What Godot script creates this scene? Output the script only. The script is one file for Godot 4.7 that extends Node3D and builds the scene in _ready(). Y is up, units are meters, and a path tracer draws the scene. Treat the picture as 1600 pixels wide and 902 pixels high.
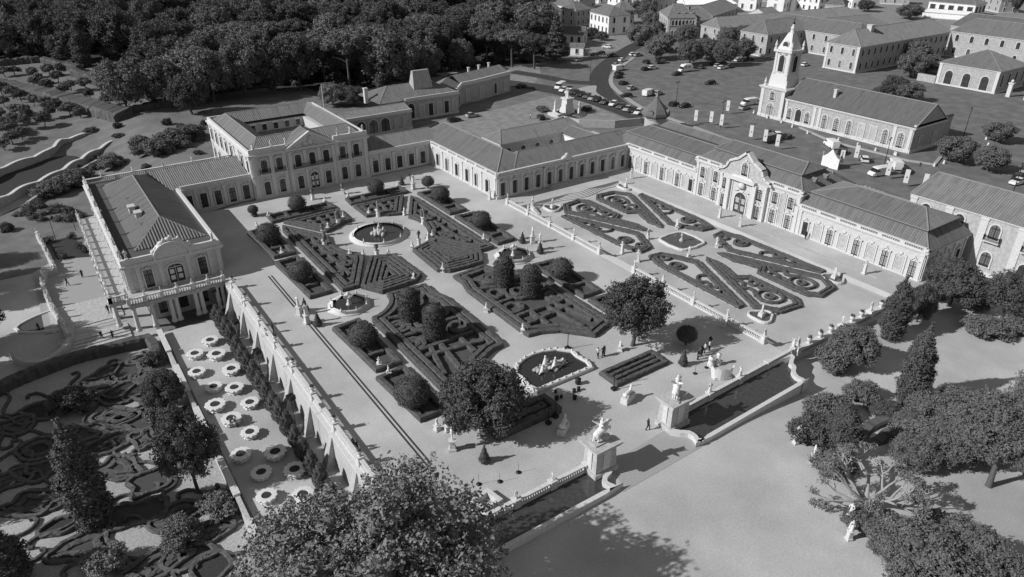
extends Node3D

func _ready() -> void:
	# ---- camera, sky, sun, exposure
	var cam := Camera3D.new()
	cam.name = "camera"
	add_child(cam)
	cam.position = Vector3(0, 56, 0)
	cam.rotation_degrees = Vector3(-28.3346, -34.5018, 0)
	cam.fov = 44.2605
	cam.near = 0.5
	cam.far = 4000.0
	var env := Environment.new()
	var sky := Sky.new()
	var sm := ProceduralSkyMaterial.new()
	sm.sky_top_color = Color(0.40, 0.40, 0.40)
	sm.sky_horizon_color = Color(0.62, 0.62, 0.62)
	sm.sky_curve = 0.18
	sm.ground_bottom_color = Color(0.2, 0.2, 0.2)
	sm.ground_horizon_color = Color(0.5, 0.5, 0.5)
	sm.sky_energy_multiplier = 1.2
	sky.sky_material = sm
	env.background_mode = Environment.BG_SKY
	env.sky = sky
	env.tonemap_mode = Environment.TONE_MAPPER_LINEAR
	env.tonemap_exposure = 1.0
	env.sdfgi_enabled = true; env.ssao_enabled = true; env.ssil_enabled = true
	var we := WorldEnvironment.new()
	we.name = "environment"
	we.environment = env
	add_child(we)
	var sun := DirectionalLight3D.new()
	sun.name = "sun"
	add_child(sun)
	sun.look_at_from_position(Vector3.ZERO, Vector3(1.45, -1.0, 0.43), Vector3.UP)
	sun.light_energy = 1.5
	sun.light_angular_distance = 0.55
	sun.shadow_enabled = true

	rng.seed = 7
	noise.seed = 3; noise.frequency = 0.02; noise.fractal_octaves = 3
	materials()
	terrain()
	palace_main()
	palace_west()
	palace_east()
	garden()
	malta_garden()
	front_pools()
	lower_terrace()
	west_court()
	statuary()
	topiary()
	trees()
	town()
	square()
	people()

func materials() -> void:
	var fine := tex(1, 0.09, 5, 0.90)
	var blot := tex(2, 0.014, 7, 0.84)
	var stain := tex(3, 0.02, 6, 0.86)
	var speck := tex(4, 0.16, 3, 0.66)
	var tile := tex(5, 0.05, 5, 0.82)
	var faint := tex(10, 0.025, 7, 0.90)
	mat("ground", 0.16, 0.95, blot, 60)
	mat("gravel", 0.505, 0.95, tex(6, 0.16, 5, 0.91), 26)
	mat("path", 0.42, 0.95, tex(7, 0.1, 6, 0.82), 20)
	var broadly := tex(9, 0.008, 6, 0.86)
	for k in ["gravel", "path"]:
		var gm: StandardMaterial3D = mats[k]
		gm.detail_enabled = true; gm.detail_albedo = broadly; gm.detail_blend_mode = BaseMaterial3D.BLEND_MODE_MUL; gm.detail_uv_layer = BaseMaterial3D.DETAIL_UV_2
		gm.uv2_triplanar = true; gm.uv2_world_triplanar = true; gm.uv2_scale = Vector3.ONE / 90.0
	mat("gravel_dark", 0.23, 0.95, blot, 24)
	mat("sand", 0.47, 0.95, fine, 12)
	mat("cobble", 0.15, 0.9, blot, 40)
	mat("asphalt", 0.055, 0.9, stain, 20)
	mat("paint", 0.55, 0.8)
	mat("kerb", 0.34, 0.9, stain, 6)
	mat("gutter_shade", 0.09, 0.9)  # dark gutter tone with shade painted in
	mat("soil", 0.045, 0.95, stain, 5)
	mat("groundcover", 0.08, 0.95, speck, 3)
	mat("lawn", 0.07, 0.95, speck, 6)
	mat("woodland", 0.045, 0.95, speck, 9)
	mat("pavers", 0.33, 0.95, tex(8, 0.12, 4, 0.82), 9)
	mat("wall", 0.50, 0.9, faint, 9)
	mat("wall_dim", 0.40, 0.9, stain, 9)
	mat("wall_pink", 0.36, 0.9, stain, 12)
	mat("stone", 0.56, 0.85, faint, 6)
	mat("stone_old", 0.42, 0.9, stain, 7)
	mat("plaster_white", 0.74, 0.9, stain, 12)
	mat("plaster_grey", 0.34, 0.9, stain, 12)
	mat("roof", 0.175, 0.9, tile, 5)
	mat("roof_dark", 0.14, 0.9, tile, 6)
	mat("roof_pale", 0.21, 0.9, tile, 5)
	for k in ["roof", "roof_pale", "roof_dark"]: mats[k].vertex_color_use_as_albedo = true
	mat("ridge_tile", 0.22, 0.9, stain, 3)
	mat("glass", 0.06, 0.08, null, 1, 0.5)
	mat("glass_mid", 0.16, 0.15, fine, 3, 0.5)
	mat("glass_curtain", 0.36, 0.25, fine, 3, 0.5)
	mat("frame", 0.035, 0.6)
	mat("frame_white", 0.62, 0.7)
	mat("door_leaf", 0.05, 0.7)
	mat("iron", 0.025, 0.5)
	mat("statue", 0.58, 0.85, faint, 2)
	mat("marble", 0.64, 0.8, faint, 2)
	mat("bronze", 0.05, 0.45)
	mat("lead", 0.16, 0.7, stain, 1.5)
	mat("hedge", 0.095, 0.95, speck, 2.5)
	mat("hedge_light", 0.11, 0.95, speck, 2.5)
	mat("leaf_dark", 0.11, 0.7, speck, 5)
	mat("leaf", 0.165, 0.7, speck, 5)
	mat("leaf_light", 0.22, 0.7, speck, 5)
	for k in ["leaf_dark", "leaf", "leaf_light"]:
		mats[k].backlight_enabled = true; mats[k].backlight = Color(0.35, 0.35, 0.35)
	for k in ["leaf_dark", "leaf", "leaf_light", "hedge", "hedge_light"]: mats[k].vertex_color_use_as_albedo = true
	mat("bark", 0.10, 0.95, stain, 1.5)
	mat("bark_pale", 0.30, 0.95, stain, 1.5)
	mat("water", 0.03, 0.06, null, 1, 0.5)
	mat("water_pool", 0.055, 0.12, blot, 5, 0.5)
	mat("water_green", 0.085, 0.1, blot, 6, 0.5)
	mat("tyre", 0.02, 0.9)
	mat("rim", 0.35, 0.4)
	mat("car_white", 0.72, 0.25, null, 1, 0.5)
	mat("car_silver", 0.36, 0.25, null, 1, 0.5)
	mat("car_dark", 0.025, 0.2, null, 1, 0.5)
	mat("car_grey", 0.10, 0.25, null, 1, 0.5)
	mat("car_glass", 0.02, 0.06, null, 1, 0.5)
	mat("lamp_glass", 0.75, 0.3)
	mat("tail", 0.12, 0.4)
	mat("banner", 0.60, 0.9)
	mat("banner_print", 0.45, 0.9)
	mat("skin", 0.36, 0.7)
	mat("cloth_dark", 0.03, 0.95)
	mat("cloth_light", 0.55, 0.95)
	mat("cloth_mid", 0.14, 0.95)
	mat("hair", 0.02, 0.8)
	mat("awning", 0.62, 0.9)

func sst(a: float, b: float, x: float) -> float:
	var t := clampf((x - a) / (b - a), 0, 1)
	return t * t * (3 - 2 * t)

func ht(x: float, z: float) -> float:
	if z > -150:
		if x >= 20:
			if z > -46.9: return -2.0 * sst(60, 88, x)
			if x > 80.2 and x < 109.0 and z > -115.0: return -0.9
			return 0.0
		if z > -113 and x > 8.3: return -5.0
		if z > -116: return -6.3
		if z > -123: return -5.2 - 1.1 * sst(-123, -116, z)
		return -5.2
	return (-5.2 + 4.2 * sst(-215, -290, z)) * (1 - sst(6, 33, x))

func zone(x: float, z: float) -> String:
	if z > -150 and x > 20 and x < 131: return "garden_gravel"
	if z > -48 and x > 20 and x < 260: return "garden_gravel"
	if x < 20 and x > 8.3 and z > -113: return "terrace_gravel"
	if x < 8.3 and z > -113: return "lower_garden_path"
	if x < 8.3 and z > -150: return "west_court"
	return "ground"

func terrain() -> void:
	var xs := []; var zs := []
	for x in [-900.0, -600.0, -400.0, -280.0, -200.0]: xs.append(x)
	var x := -150.0
	while x < 132: xs.append(x); x += 3.0
	for q in [8.2, 8.3, 19.9, 20.0, 80.15, 80.25, 108.95, 109.05, 131.0]: xs.append(q)
	for q in [140.0, 200.0, 260.0, 300.0, 450.0, 700.0, 1100.0]: xs.append(q)
	xs.sort()
	for q in [-2000.0, -1400.0, -1000.0, -700.0, -500.0, -400.0, -320.0]: zs.append(q)
	var z := -290.0
	while z < -110: zs.append(z); z += 3.0
	for q in [-150.0, -150.05, -115.05, -114.95, -113.05, -112.95, -116.0, -123.0, -46.95, -46.85, -48.0]: zs.append(q)
	for q in [-100.0, -80.0, -60.0, -40.0, -20.0, 0.0, 30.0, 80.0]: zs.append(q)
	zs.sort()
	var zm := {"ground": MB.new(), "garden_gravel": MB.new(), "terrace_gravel": MB.new(), "lower_garden_path": MB.new(), "west_court": MB.new()}
	for j in zs.size() - 1:
		for i in xs.size() - 1:
			var m: MB = zm[zone((xs[i] + xs[i + 1]) / 2, (zs[j] + zs[j + 1]) / 2)]
			var p := []; var nn := []
			for q in [[i, j], [i, j + 1], [i + 1, j + 1], [i + 1, j]]:
				var a: float = xs[q[0]]; var b: float = zs[q[1]]
				p.append(Vector3(a, ht(a, b) - 0.03, b))
				nn.append(Vector3(ht(a - 0.5, b) - ht(a + 0.5, b), 1.0, ht(a, b - 0.5) - ht(a, b + 0.5)).normalized())
			if absf(p[0].y - p[3].y) > 0.5 or absf(p[1].y - p[2].y) > 0.5 or absf(p[0].y - p[1].y) > 0.5 or nn[0].y < 0.9 or nn[1].y < 0.9 or nn[2].y < 0.9 or nn[3].y < 0.9: m.quad(p[0], p[1], p[2], p[3])
			else: m.squad(p[0], p[1], p[2], p[3], nn[0], nn[1], nn[2], nn[3])
	setting("ground", zm["ground"].mesh(), "ground")
	setting("garden_gravel", zm["garden_gravel"].mesh(), "gravel")
	setting("terrace_gravel", zm["terrace_gravel"].mesh(), "gravel")
	setting("lower_garden_path", zm["lower_garden_path"].mesh(), "path")
	setting("west_court", zm["west_court"].mesh(), "gravel")

# ---------------------------------------------------------------- helpers
class MB:
	var v := PackedVector3Array()
	var n := PackedVector3Array()
	var xf := Transform3D()
	var c := PackedColorArray()
	var tint := -1.0
	func tone(k: int) -> void:
		if tint >= 0:
			for i in k: c.append(Color(tint, tint, tint))
	func tri(a: Vector3, b: Vector3, c: Vector3) -> void:
		a = xf * a; b = xf * b; c = xf * c
		var q := (b - a).cross(c - a).normalized()
		v.append(a); v.append(c); v.append(b)
		n.append(q); n.append(q); n.append(q)
		tone(3)
	func quad(a: Vector3, b: Vector3, c: Vector3, d: Vector3) -> void:
		a = xf * a; b = xf * b; c = xf * c; d = xf * d
		var q := (c - a).cross(d - b).normalized()
		v.append(a); v.append(c); v.append(b); v.append(a); v.append(d); v.append(c)
		for i in 6: n.append(q)
		tone(6)
	func squad(a: Vector3, b: Vector3, c: Vector3, d: Vector3, na: Vector3, nb: Vector3, nc: Vector3, nd: Vector3) -> void:
		v.append(xf * a); v.append(xf * c); v.append(xf * b); v.append(xf * a); v.append(xf * d); v.append(xf * c)
		var m := xf.basis
		na = m * na; nb = m * nb; nc = m * nc; nd = m * nd
		n.append(na); n.append(nc); n.append(nb); n.append(na); n.append(nd); n.append(nc)
	# box between two corners, tx/tz shrink the top by that much on every side
	func box(a: Vector3, b: Vector3, tx := 0.0, tz := 0.0) -> void:
		var p := [Vector3(a.x, a.y, a.z), Vector3(b.x, a.y, a.z), Vector3(b.x, a.y, b.z), Vector3(a.x, a.y, b.z), Vector3(a.x + tx, b.y, a.z + tz), Vector3(b.x - tx, b.y, a.z + tz), Vector3(b.x - tx, b.y, b.z - tz), Vector3(a.x + tx, b.y, b.z - tz)]
		quad(p[4], p[7], p[6], p[5])
		quad(p[0], p[1], p[2], p[3])
		quad(p[3], p[2], p[6], p[7])
		quad(p[1], p[0], p[4], p[5])
		quad(p[2], p[1], p[5], p[6])
		quad(p[0], p[3], p[7], p[4])
	func cbox(c: Vector3, s: Vector3, tx := 0.0, tz := 0.0) -> void:
		box(c - s / 2, c + s / 2, tx, tz)
	# vertical prism over a polygon in x,z
	func prism(poly: PackedVector2Array, y0: float, y1: float) -> void:
		if poly.size() < 3: return
		if Geometry2D.is_polygon_clockwise(poly): poly.reverse()
		var m := poly.size()
		for i in m:
			var a := poly[i]; var b := poly[(i + 1) % m]
			quad(Vector3(b.x, y0, b.y), Vector3(a.x, y0, a.y), Vector3(a.x, y1, a.y), Vector3(b.x, y1, b.y))
		var t := Geometry2D.triangulate_polygon(poly)
		for i in range(0, t.size(), 3):
			var a := poly[t[i]]; var b := poly[t[i + 1]]; var c := poly[t[i + 2]]
			if (b - a).cross(c - a) > 0: tri(Vector3(a.x, y1, a.y), Vector3(c.x, y1, c.y), Vector3(b.x, y1, b.y))
			else: tri(Vector3(a.x, y1, a.y), Vector3(b.x, y1, b.y), Vector3(c.x, y1, c.y))
	# prof: flat [r, y, r, y ...] from bottom to top
	func lathe(o: Vector3, prof: Array, seg := 8, sx := 1.0, sz := 1.0) -> void:
		for k in range(0, prof.size() - 2, 2):
			var r0: float = prof[k]; var y0: float = prof[k + 1]; var r1: float = prof[k + 2]; var y1: float = prof[k + 3]
			var ny := (r0 - r1) / maxf(0.001, absf(y1 - y0) + absf(r0 - r1))
			for i in seg:
				var a := TAU * i / seg; var b := TAU * (i + 1) / seg
				var ca := Vector3(cos(a) * sx, 0, sin(a) * sz); var cb := Vector3(cos(b) * sx, 0, sin(b) * sz)
				var na := (ca + Vector3(0, ny, 0)).normalized(); var nb := (cb + Vector3(0, ny, 0)).normalized()
				squad(o + cb * r0 + Vector3(0, y0, 0), o + ca * r0 + Vector3(0, y0, 0), o + ca * r1 + Vector3(0, y1, 0), o + cb * r1 + Vector3(0, y1, 0), nb, na, na, nb)
	func tube(p: Array, r: Array, seg := 6) -> void:
		var rings := []
		for i in p.size():
			var d: Vector3 = (p[mini(i + 1, p.size() - 1)] - p[maxi(i - 1, 0)]).normalized()
			var u := d.cross(Vector3(0.31, 0.17, 0.93)).normalized()
			var w := d.cross(u)
			var ring := []
			for k in seg:
				var a := TAU * k / seg
				ring.append([p[i] + (u * cos(a) + w * sin(a)) * r[i], u * cos(a) + w * sin(a)])
			rings.append(ring)
		for i in p.size() - 1:
			for k in seg:
				var a: Array = rings[i][k]; var b: Array = rings[i][(k + 1) % seg]; var c: Array = rings[i + 1][(k + 1) % seg]; var e: Array = rings[i + 1][k]
				squad(a[0], b[0], c[0], e[0], a[1], b[1], c[1], e[1])
	func ball(o: Vector3, r: Vector3, seg := 8, rings := 5) -> void:
		for j in rings:
			var t0 := PI * j / rings - PI / 2; var t1 := PI * (j + 1) / rings - PI / 2
			for i in seg:
				var a := TAU * i / seg; var b := TAU * (i + 1) / seg
				var q := [Vector3(cos(b) * cos(t0), sin(t0), sin(b) * cos(t0)), Vector3(cos(a) * cos(t0), sin(t0), sin(a) * cos(t0)), Vector3(cos(a) * cos(t1), sin(t1), sin(a) * cos(t1)), Vector3(cos(b) * cos(t1), sin(t1), sin(b) * cos(t1))]
				squad(o + q[0] * r, o + q[1] * r, o + q[2] * r, o + q[3] * r, q[0], q[1], q[2], q[3])
	func mesh() -> ArrayMesh:
		var m := ArrayMesh.new()
		if v.is_empty(): return m
		var a := []; a.resize(Mesh.ARRAY_MAX)
		a[Mesh.ARRAY_VERTEX] = v; a[Mesh.ARRAY_NORMAL] = n
		if c.size() > 0:
			while c.size() < v.size(): c.append(Color(0.7, 0.7, 0.7))
			a[Mesh.ARRAY_COLOR] = c
		m.add_surface_from_arrays(Mesh.PRIMITIVE_TRIANGLES, a)
		return m

var mats := {}
var count := {}
var cache := {}
var rng := RandomNumberGenerator.new()
var noise := FastNoiseLite.new()

func tex(seed_: int, freq: float, oct: int, lo: float, hi := 1.0, kind := FastNoiseLite.TYPE_SIMPLEX_SMOOTH, px := 512) -> NoiseTexture2D:
	var f := FastNoiseLite.new()
	f.seed = seed_; f.frequency = freq; f.noise_type = kind
	f.fractal_octaves = oct; f.fractal_gain = 0.62
	var t := NoiseTexture2D.new()
	t.width = px; t.height = px; t.seamless = true; t.noise = f; t.normalize = true
	var g := Gradient.new()
	g.set_color(0, Color(lo, lo, lo)); g.set_color(1, Color(hi, hi, hi))
	g.set_offset(0, 0.15); g.set_offset(1, 0.85)
	t.color_ramp = g
	t.set_meta("mean", pow((lo + hi) / 2, 2.2))
	return t

func mat(key: String, grey: float, rough := 0.9, t: Texture2D = null, size := 8.0, spec := 0.3) -> StandardMaterial3D:
	var m := StandardMaterial3D.new()
	m.resource_name = key
	if t: grey = minf(grey / float(t.get_meta("mean")), 1.0)
	m.albedo_color = Color(grey, grey, grey).linear_to_srgb()
	m.roughness = rough
	m.metallic_specular = spec
	if t:
		m.albedo_texture = t
		m.uv1_triplanar = true; m.uv1_world_triplanar = true
		m.uv1_scale = Vector3.ONE / size
	mats[key] = m
	return m

func numbered(s: String) -> String:
	var k: int = count.get(s, 0)
	count[s] = k + 1
	return s if k == 0 else "%s_%03d" % [s, k]

func tag(o: Node3D, label: String, cat: String, group := "", kind := "") -> Node3D:
	if label: o.set_meta("label", label)
	if cat: o.set_meta("category", cat)
	if group: o.set_meta("group", group)
	if kind: o.set_meta("kind", kind)
	return o

func thing(called: String, label: String, cat: String, at := Vector3.ZERO, turn := 0.0, group := "") -> Node3D:
	var o := Node3D.new()
	o.name = numbered(called)
	o.position = at; o.rotation.y = turn
	add_child(o)
	tag(o, label, cat, group)
	return o

func part(p: Node3D, called: String, m: Mesh, material: String, at := Vector3.ZERO, turn := 0.0, sc := Vector3.ONE) -> MeshInstance3D:
	var o := MeshInstance3D.new()
	o.name = called
	o.mesh = m
	o.material_override = mats[material]
	o.position = at; o.rotation.y = turn; o.scale = sc
	p.add_child(o, true)
	return o

func setting(called: String, m: Mesh, material: String) -> MeshInstance3D:
	var o := MeshInstance3D.new()
	o.name = called; o.mesh = m; o.material_override = mats[material]
	o.set_meta("kind", "structure")
	add_child(o, true)
	return o

func copy(o: Node3D, at: Vector3, turn := 0.0, sc := Vector3.ONE, label := "", group := "") -> Node3D:
	var c: Node3D = o.duplicate()
	var s := String(o.name)
	if s.length() > 4 and s[s.length() - 4] == "_" and s.right(3).is_valid_int(): s = s.left(s.length() - 4)
	c.name = numbered(s)
	c.position = at; c.rotation = Vector3(0, turn, 0); c.scale = sc
	add_child(c)
	if label: c.set_meta("label", label)
	if group: c.set_meta("group", group)
	return c

func v2(a: Array) -> PackedVector2Array:
	var p := PackedVector2Array()
	for i in range(0, a.size(), 2): p.append(Vector2(a[i], a[i + 1]))
	return p

func mirror(p: PackedVector2Array, x: float) -> PackedVector2Array:
	var q := PackedVector2Array()
	for a in p: q.append(Vector2(2 * x - a.x, a.y))
	return q

func mirror_z(p: PackedVector2Array, z: float) -> PackedVector2Array:
	var q := PackedVector2Array()
	for a in p: q.append(Vector2(a.x, 2 * z - a.y))
	return q

# a flat sheet over a polygon
func sheet(called: String, p: PackedVector2Array, y: float, material: String) -> MeshInstance3D:
	var m := MB.new()
	var t := Geometry2D.triangulate_polygon(p)
	for i in range(0, t.size(), 3):
		var a := p[t[i]]; var b := p[t[i + 1]]; var c := p[t[i + 2]]
		if (b - a).cross(c - a) > 0: m.tri(Vector3(a.x, y, a.y), Vector3(c.x, y, c.y), Vector3(b.x, y, b.y))
		else: m.tri(Vector3(a.x, y, a.y), Vector3(b.x, y, b.y), Vector3(c.x, y, c.y))
	return setting(called, m.mesh(), material)

func circle(c: Vector2, r: float, k := 32, rz := 0.0) -> PackedVector2Array:
	var p := PackedVector2Array()
	for i in k: p.append(c + Vector2(cos(TAU * i / k) * r, sin(TAU * i / k) * (rz if rz > 0 else r)))
	return p

func smooth_path(p: PackedVector2Array, closed: bool, step := 0.8) -> PackedVector2Array:
	var q := PackedVector2Array()
	var m := p.size()
	for i in (m if closed else m - 1):
		var a := p[(i - 1 + m) % m] if closed or i > 0 else p[0]
		var b := p[i]; var c := p[(i + 1) % m]
		var d := p[(i + 2) % m] if closed or i + 2 < m else p[m - 1]
		var k := maxi(1, int(b.distance_to(c) / step))
		for j in k: q.append(b.cubic_interpolate(c, a, d, float(j) / k))
	if not closed: q.append(p[m - 1])
	return q

func resample(p: PackedVector2Array, closed: bool, step := 0.7) -> PackedVector2Array:
	var q := PackedVector2Array()
	var m := p.size()
	for i in (m if closed else m - 1):
		var b := p[i]; var c := p[(i + 1) % m]
		var k := maxi(1, int(round(b.distance_to(c) / step)))
		for j in k: q.append(b.lerp(c, float(j) / k))
	if not closed: q.append(p[m - 1])
	return q

# a wall, kerb or hedge swept along a path; jit makes it leafy
func sweep(m: MB, p: PackedVector2Array, closed: bool, w: float, y0: float, y1: float, jit := 0.0, rnd := 0.25, step := 0.7) -> void:
	if jit > 0: p = resample(p, closed, step)
	var k := p.size()
	var rows := []
	for i in k:
		var a := p[(i - 1 + k) % k] if closed or i > 0 else p[i]
		var b := p[(i + 1) % k] if closed or i < k - 1 else p[i]
		var d1 := (p[i] - a).normalized() if p[i] != a else (b - p[i]).normalized()
		var d2 := (b - p[i]).normalized() if b != p[i] else d1
		var d := (d1 + d2).normalized()
		var s := 1.0 / maxf(0.5, sqrt((1 + d1.dot(d2)) / 2))
		var o := Vector2(-d.y, d.x) * s * w / 2
		var t := p[i]
		var row := [Vector3(t.x + o.x, y0, t.y + o.y), Vector3(t.x + o.x, lerpf(y0, y1, 1 - rnd), t.y + o.y), Vector3(t.x + o.x * 0.72, y1, t.y + o.y * 0.72), Vector3(t.x - o.x * 0.72, y1, t.y - o.y * 0.72), Vector3(t.x - o.x, lerpf(y0, y1, 1 - rnd), t.y - o.y), Vector3(t.x - o.x, y0, t.y - o.y)]
		if rnd == 0:
			row = [row[0], Vector3(t.x + o.x, y1, t.y + o.y), Vector3(t.x - o.x, y1, t.y - o.y), row[5]]
		if jit > 0:
			for j in row.size(): row[j] += Vector3(rng.randf_range(-jit, jit), rng.randf_range(-jit, jit), rng.randf_range(-jit, jit))
		rows.append(row)
	for i in (k if closed else k - 1):
		var r0: Array = rows[i]; var r1: Array = rows[(i + 1) % k]
		for j in r0.size() - 1:
			if jit > 0: m.tint = rng.randf_range(0.7, 1.25)
			m.quad(r0[j], r0[j + 1], r1[j + 1], r1[j])
	if not closed:
		for e in [0, k - 1]:
			var r: Array = rows[e]
			for j in range(1, r.size() - 1):
				if e == 0: m.tri(r[0], r[j + 1], r[j])
				else: m.tri(r[0], r[j], r[j + 1])

# barrel-tiled roof face: convex polygon whose first edge a->b is the eave
func roof_face(m: MB, q: Array, pitch := 0.42, hgt := 0.11) -> void:
	var a: Vector3 = q[0]; var b: Vector3 = q[1]
	var u := (b - a).normalized()
	var nn := u.cross((q[2] as Vector3) - a).normalized()
	if nn.y < 0: nn = -nn
	var w := nn.cross(u)
	if w.y < 0: w = -w
	var pl := []
	var smin := 1e9; var smax := -1e9
	for p: Vector3 in q:
		var s := (p - a).dot(u)
		pl.append(Vector2(s, (p - a).dot(w)))
		smin = minf(smin, s); smax = maxf(smax, s)
	var k := maxi(1, int(round((smax - smin) / pitch)))
	var ps := (smax - smin) / k
	var tones := []
	var prev := []
	for i in k * 4 + 1:
		var s := smin + ps * i / 4.0
		var ss := clampf(s, smin + 0.002, smax - 0.002)
		var lo := 1e9; var hi := -1e9
		for e in pl.size():
			var p0: Vector2 = pl[e]; var p1: Vector2 = pl[(e + 1) % pl.size()]
			if (p0.x - ss) * (p1.x - ss) <= 0 and absf(p0.x - p1.x) > 1e-5:
				var t := p0.y + (p1.y - p0.y) * (ss - p0.x) / (p1.x - p0.x)
				lo = minf(lo, t); hi = maxf(hi, t)
		if hi < lo: continue
		var o: float = [0.0, 0.75, 1.0, 0.75][i % 4] * hgt
		var cur := [a + u * s + w * lo + nn * o, a + u * s + w * hi + nn * o]
		if prev: 
			var c1 := (cur[1] as Vector3)
			var c0 := (cur[0] as Vector3)
			var fn := ((prev[0] as Vector3) - c0).cross(c1 - c0)
			var sg := maxi(1, int(c0.distance_to(c1) / 1.6))
			var p0 := (prev[0] as Vector3); var p1 := (prev[1] as Vector3)
			for k2 in sg:
				if i % 4 == 1 or tones.size() < sg: tones.append(clampf(rng.randfn(0.93, 0.09), 0.66, 1.22))
				m.tint = tones[tones.size() - 1 - k2] * (0.9 if rng.randf() < 0.06 else 1.0)
				var f0 := float(k2) / sg; var f1 := float(k2 + 1) / sg
				if fn.dot(nn) > 0: m.quad(c0.lerp(c1, f0), p0.lerp(p1, f0), p0.lerp(p1, f1), c0.lerp(c1, f1))
				else: m.quad(p0.lerp(p1, f0), c0.lerp(c1, f0), c0.lerp(c1, f1), p0.lerp(p1, f1))
			m.tint = -1.0
		prev = cur

func ridge(m: MB, a: Vector3, b: Vector3, r := 0.16) -> void:
	m.tube([a, b], [r, r], 6)

# hipped roof over a rectangle; along = "x" or "z" the ridge direction; h0/h1: hip length at either end
func hip(p: Node3D, x0: float, x1: float, z0: float, z1: float, y: float, yr: float, along: String, h0: float, h1: float, material := "roof", over := 0.35) -> void:
	var m := MB.new(); var rd := MB.new()
	x0 -= over; x1 += over; z0 -= over; z1 += over
	var a := Vector3(x0, y, z0); var b := Vector3(x1, y, z0); var c := Vector3(x1, y, z1); var d := Vector3(x0, y, z1)
	var e: Vector3; var f: Vector3
	if along == "z":
		e = Vector3((x0 + x1) / 2, yr, z0 + h0); f = Vector3((x0 + x1) / 2, yr, z1 - h1)
		roof_face(m, [d, a, e, f]); roof_face(m, [b, c, f, e])
		if h0 > 0.01: roof_face(m, [a, b, e])
		if h1 > 0.01: roof_face(m, [c, d, f])
		for w in [[a, e], [b, e], [c, f], [d, f], [e, f]]: ridge(rd, w[0], w[1])
	else:
		e = Vector3(x0 + h0, yr, (z0 + z1) / 2); f = Vector3(x1 - h1, yr, (z0 + z1) / 2)
		roof_face(m, [a, b, f, e]); roof_face(m, [c, d, e, f])
		if h0 > 0.01: roof_face(m, [d, a, e])
		if h1 > 0.01: roof_face(m, [b, c, f])
		for w in [[a, e], [d, e], [b, f], [c, f], [e, f]]: ridge(rd, w[0], w[1])
	if h0 <= 0.01 or h1 <= 0.01:
		var g := MB.new(); var g2 := MB.new()
		if h0 <= 0.01:
			if along == "z": g.tri(a, b, e)
			else: g.tri(d, a, e)
		if h1 <= 0.01:
			var gg := g2 if g.v.size() > 0 else g
			if along == "z": gg.tri(c, d, f)
			else: gg.tri(b, c, f)
		part(p, "gable", g.mesh(), "wall_pink" if String(p.name).begins_with("church") else "wall")
		if g2.v.size() > 0: part(p, "gable", g2.mesh(), "wall_pink" if String(p.name).begins_with("church") else "wall")
	var o := part(p, "roof", m.mesh(), material)
	part(o, "ridge", rd.mesh(), "ridge_tile")

# turn that carries local +z onto an outward normal
func facing(nrm: Vector3) -> float:
	return atan2(nrm.x, nrm.z)

# a row of balusters from a to b (bottom height y), returns into mesh
func balusters(m: MB, a: Vector3, b: Vector3, h: float, step := 0.34, r := 0.085, seg := 5) -> void:
	var k := maxi(1, int(a.distance_to(b) / step))
	for i in k:
		var o := a.lerp(b, (i + 0.5) / k)
		m.lathe(o, [r * 0.8, 0, r * 1.1, h * 0.3, r * 0.5, h * 0.62, r * 0.8, h], seg)

# a sheet draped over the terrain inside a polygon
func drape(called: String, poly: PackedVector2Array, up: float, material: String, step := 5.0) -> void:
	var r := Rect2(poly[0], Vector2.ZERO)
	for p in poly: r = r.expand(p)
	var m := MB.new()
	for i in int(r.size.x / step) + 1:
		for j in int(r.size.y / step) + 1:
			var x := r.position.x + i * step; var z := r.position.y + j * step
			if not Geometry2D.is_point_in_polygon(Vector2(x + step / 2, z + step / 2), poly): continue
			m.quad(Vector3(x, ht(x, z) + up, z), Vector3(x, ht(x, z + step) + up, z + step), Vector3(x + step, ht(x + step, z + step) + up, z + step), Vector3(x + step, ht(x + step, z) + up, z))
	setting(called, m.mesh(), material)

# ---------------------------------------------------------------- windows and facades
func outline(w: float, h: float, rise: float) -> Array:
	var p := [Vector2(-w / 2, 0), Vector2(-w / 2, h - rise)]
	if rise > 0.01:
		for i in range(1, 8):
			var a := PI - PI * i / 8.0
			p.append(Vector2(cos(a) * w / 2, h - rise + sin(a) * rise))
	p.append(Vector2(w / 2, h - rise)); p.append(Vector2(w / 2, 0))
	return p

func band(m: MB, p: Array, bw: float, z0: float, z1: float) -> void:
	var out := []
	for i in p.size():
		var a: Vector2 = p[maxi(i - 1, 0)]; var b: Vector2 = p[mini(i + 1, p.size() - 1)]
		var d1: Vector2 = (p[i] - a).normalized(); var d2: Vector2 = (b - p[i]).normalized()
		if d1 == Vector2.ZERO: d1 = d2
		if d2 == Vector2.ZERO: d2 = d1
		var d := (d1 + d2).normalized()
		out.append(p[i] + Vector2(-d.y, d.x) * bw / maxf(0.5, sqrt((1 + d1.dot(d2)) / 2)))
	for i in p.size() - 1:
		var a: Vector2 = p[i]; var b: Vector2 = p[i + 1]; var c: Vector2 = out[i + 1]; var d: Vector2 = out[i]
		m.quad(Vector3(a.x, a.y, z1), Vector3(b.x, b.y, z1), Vector3(c.x, c.y, z1), Vector3(d.x, d.y, z1))
		m.quad(Vector3(d.x, d.y, z1), Vector3(c.x, c.y, z1), Vector3(c.x, c.y, z0), Vector3(d.x, d.y, z0))
		m.quad(Vector3(b.x, b.y, z1), Vector3(a.x, a.y, z1), Vector3(a.x, a.y, z0), Vector3(b.x, b.y, z0))

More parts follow.
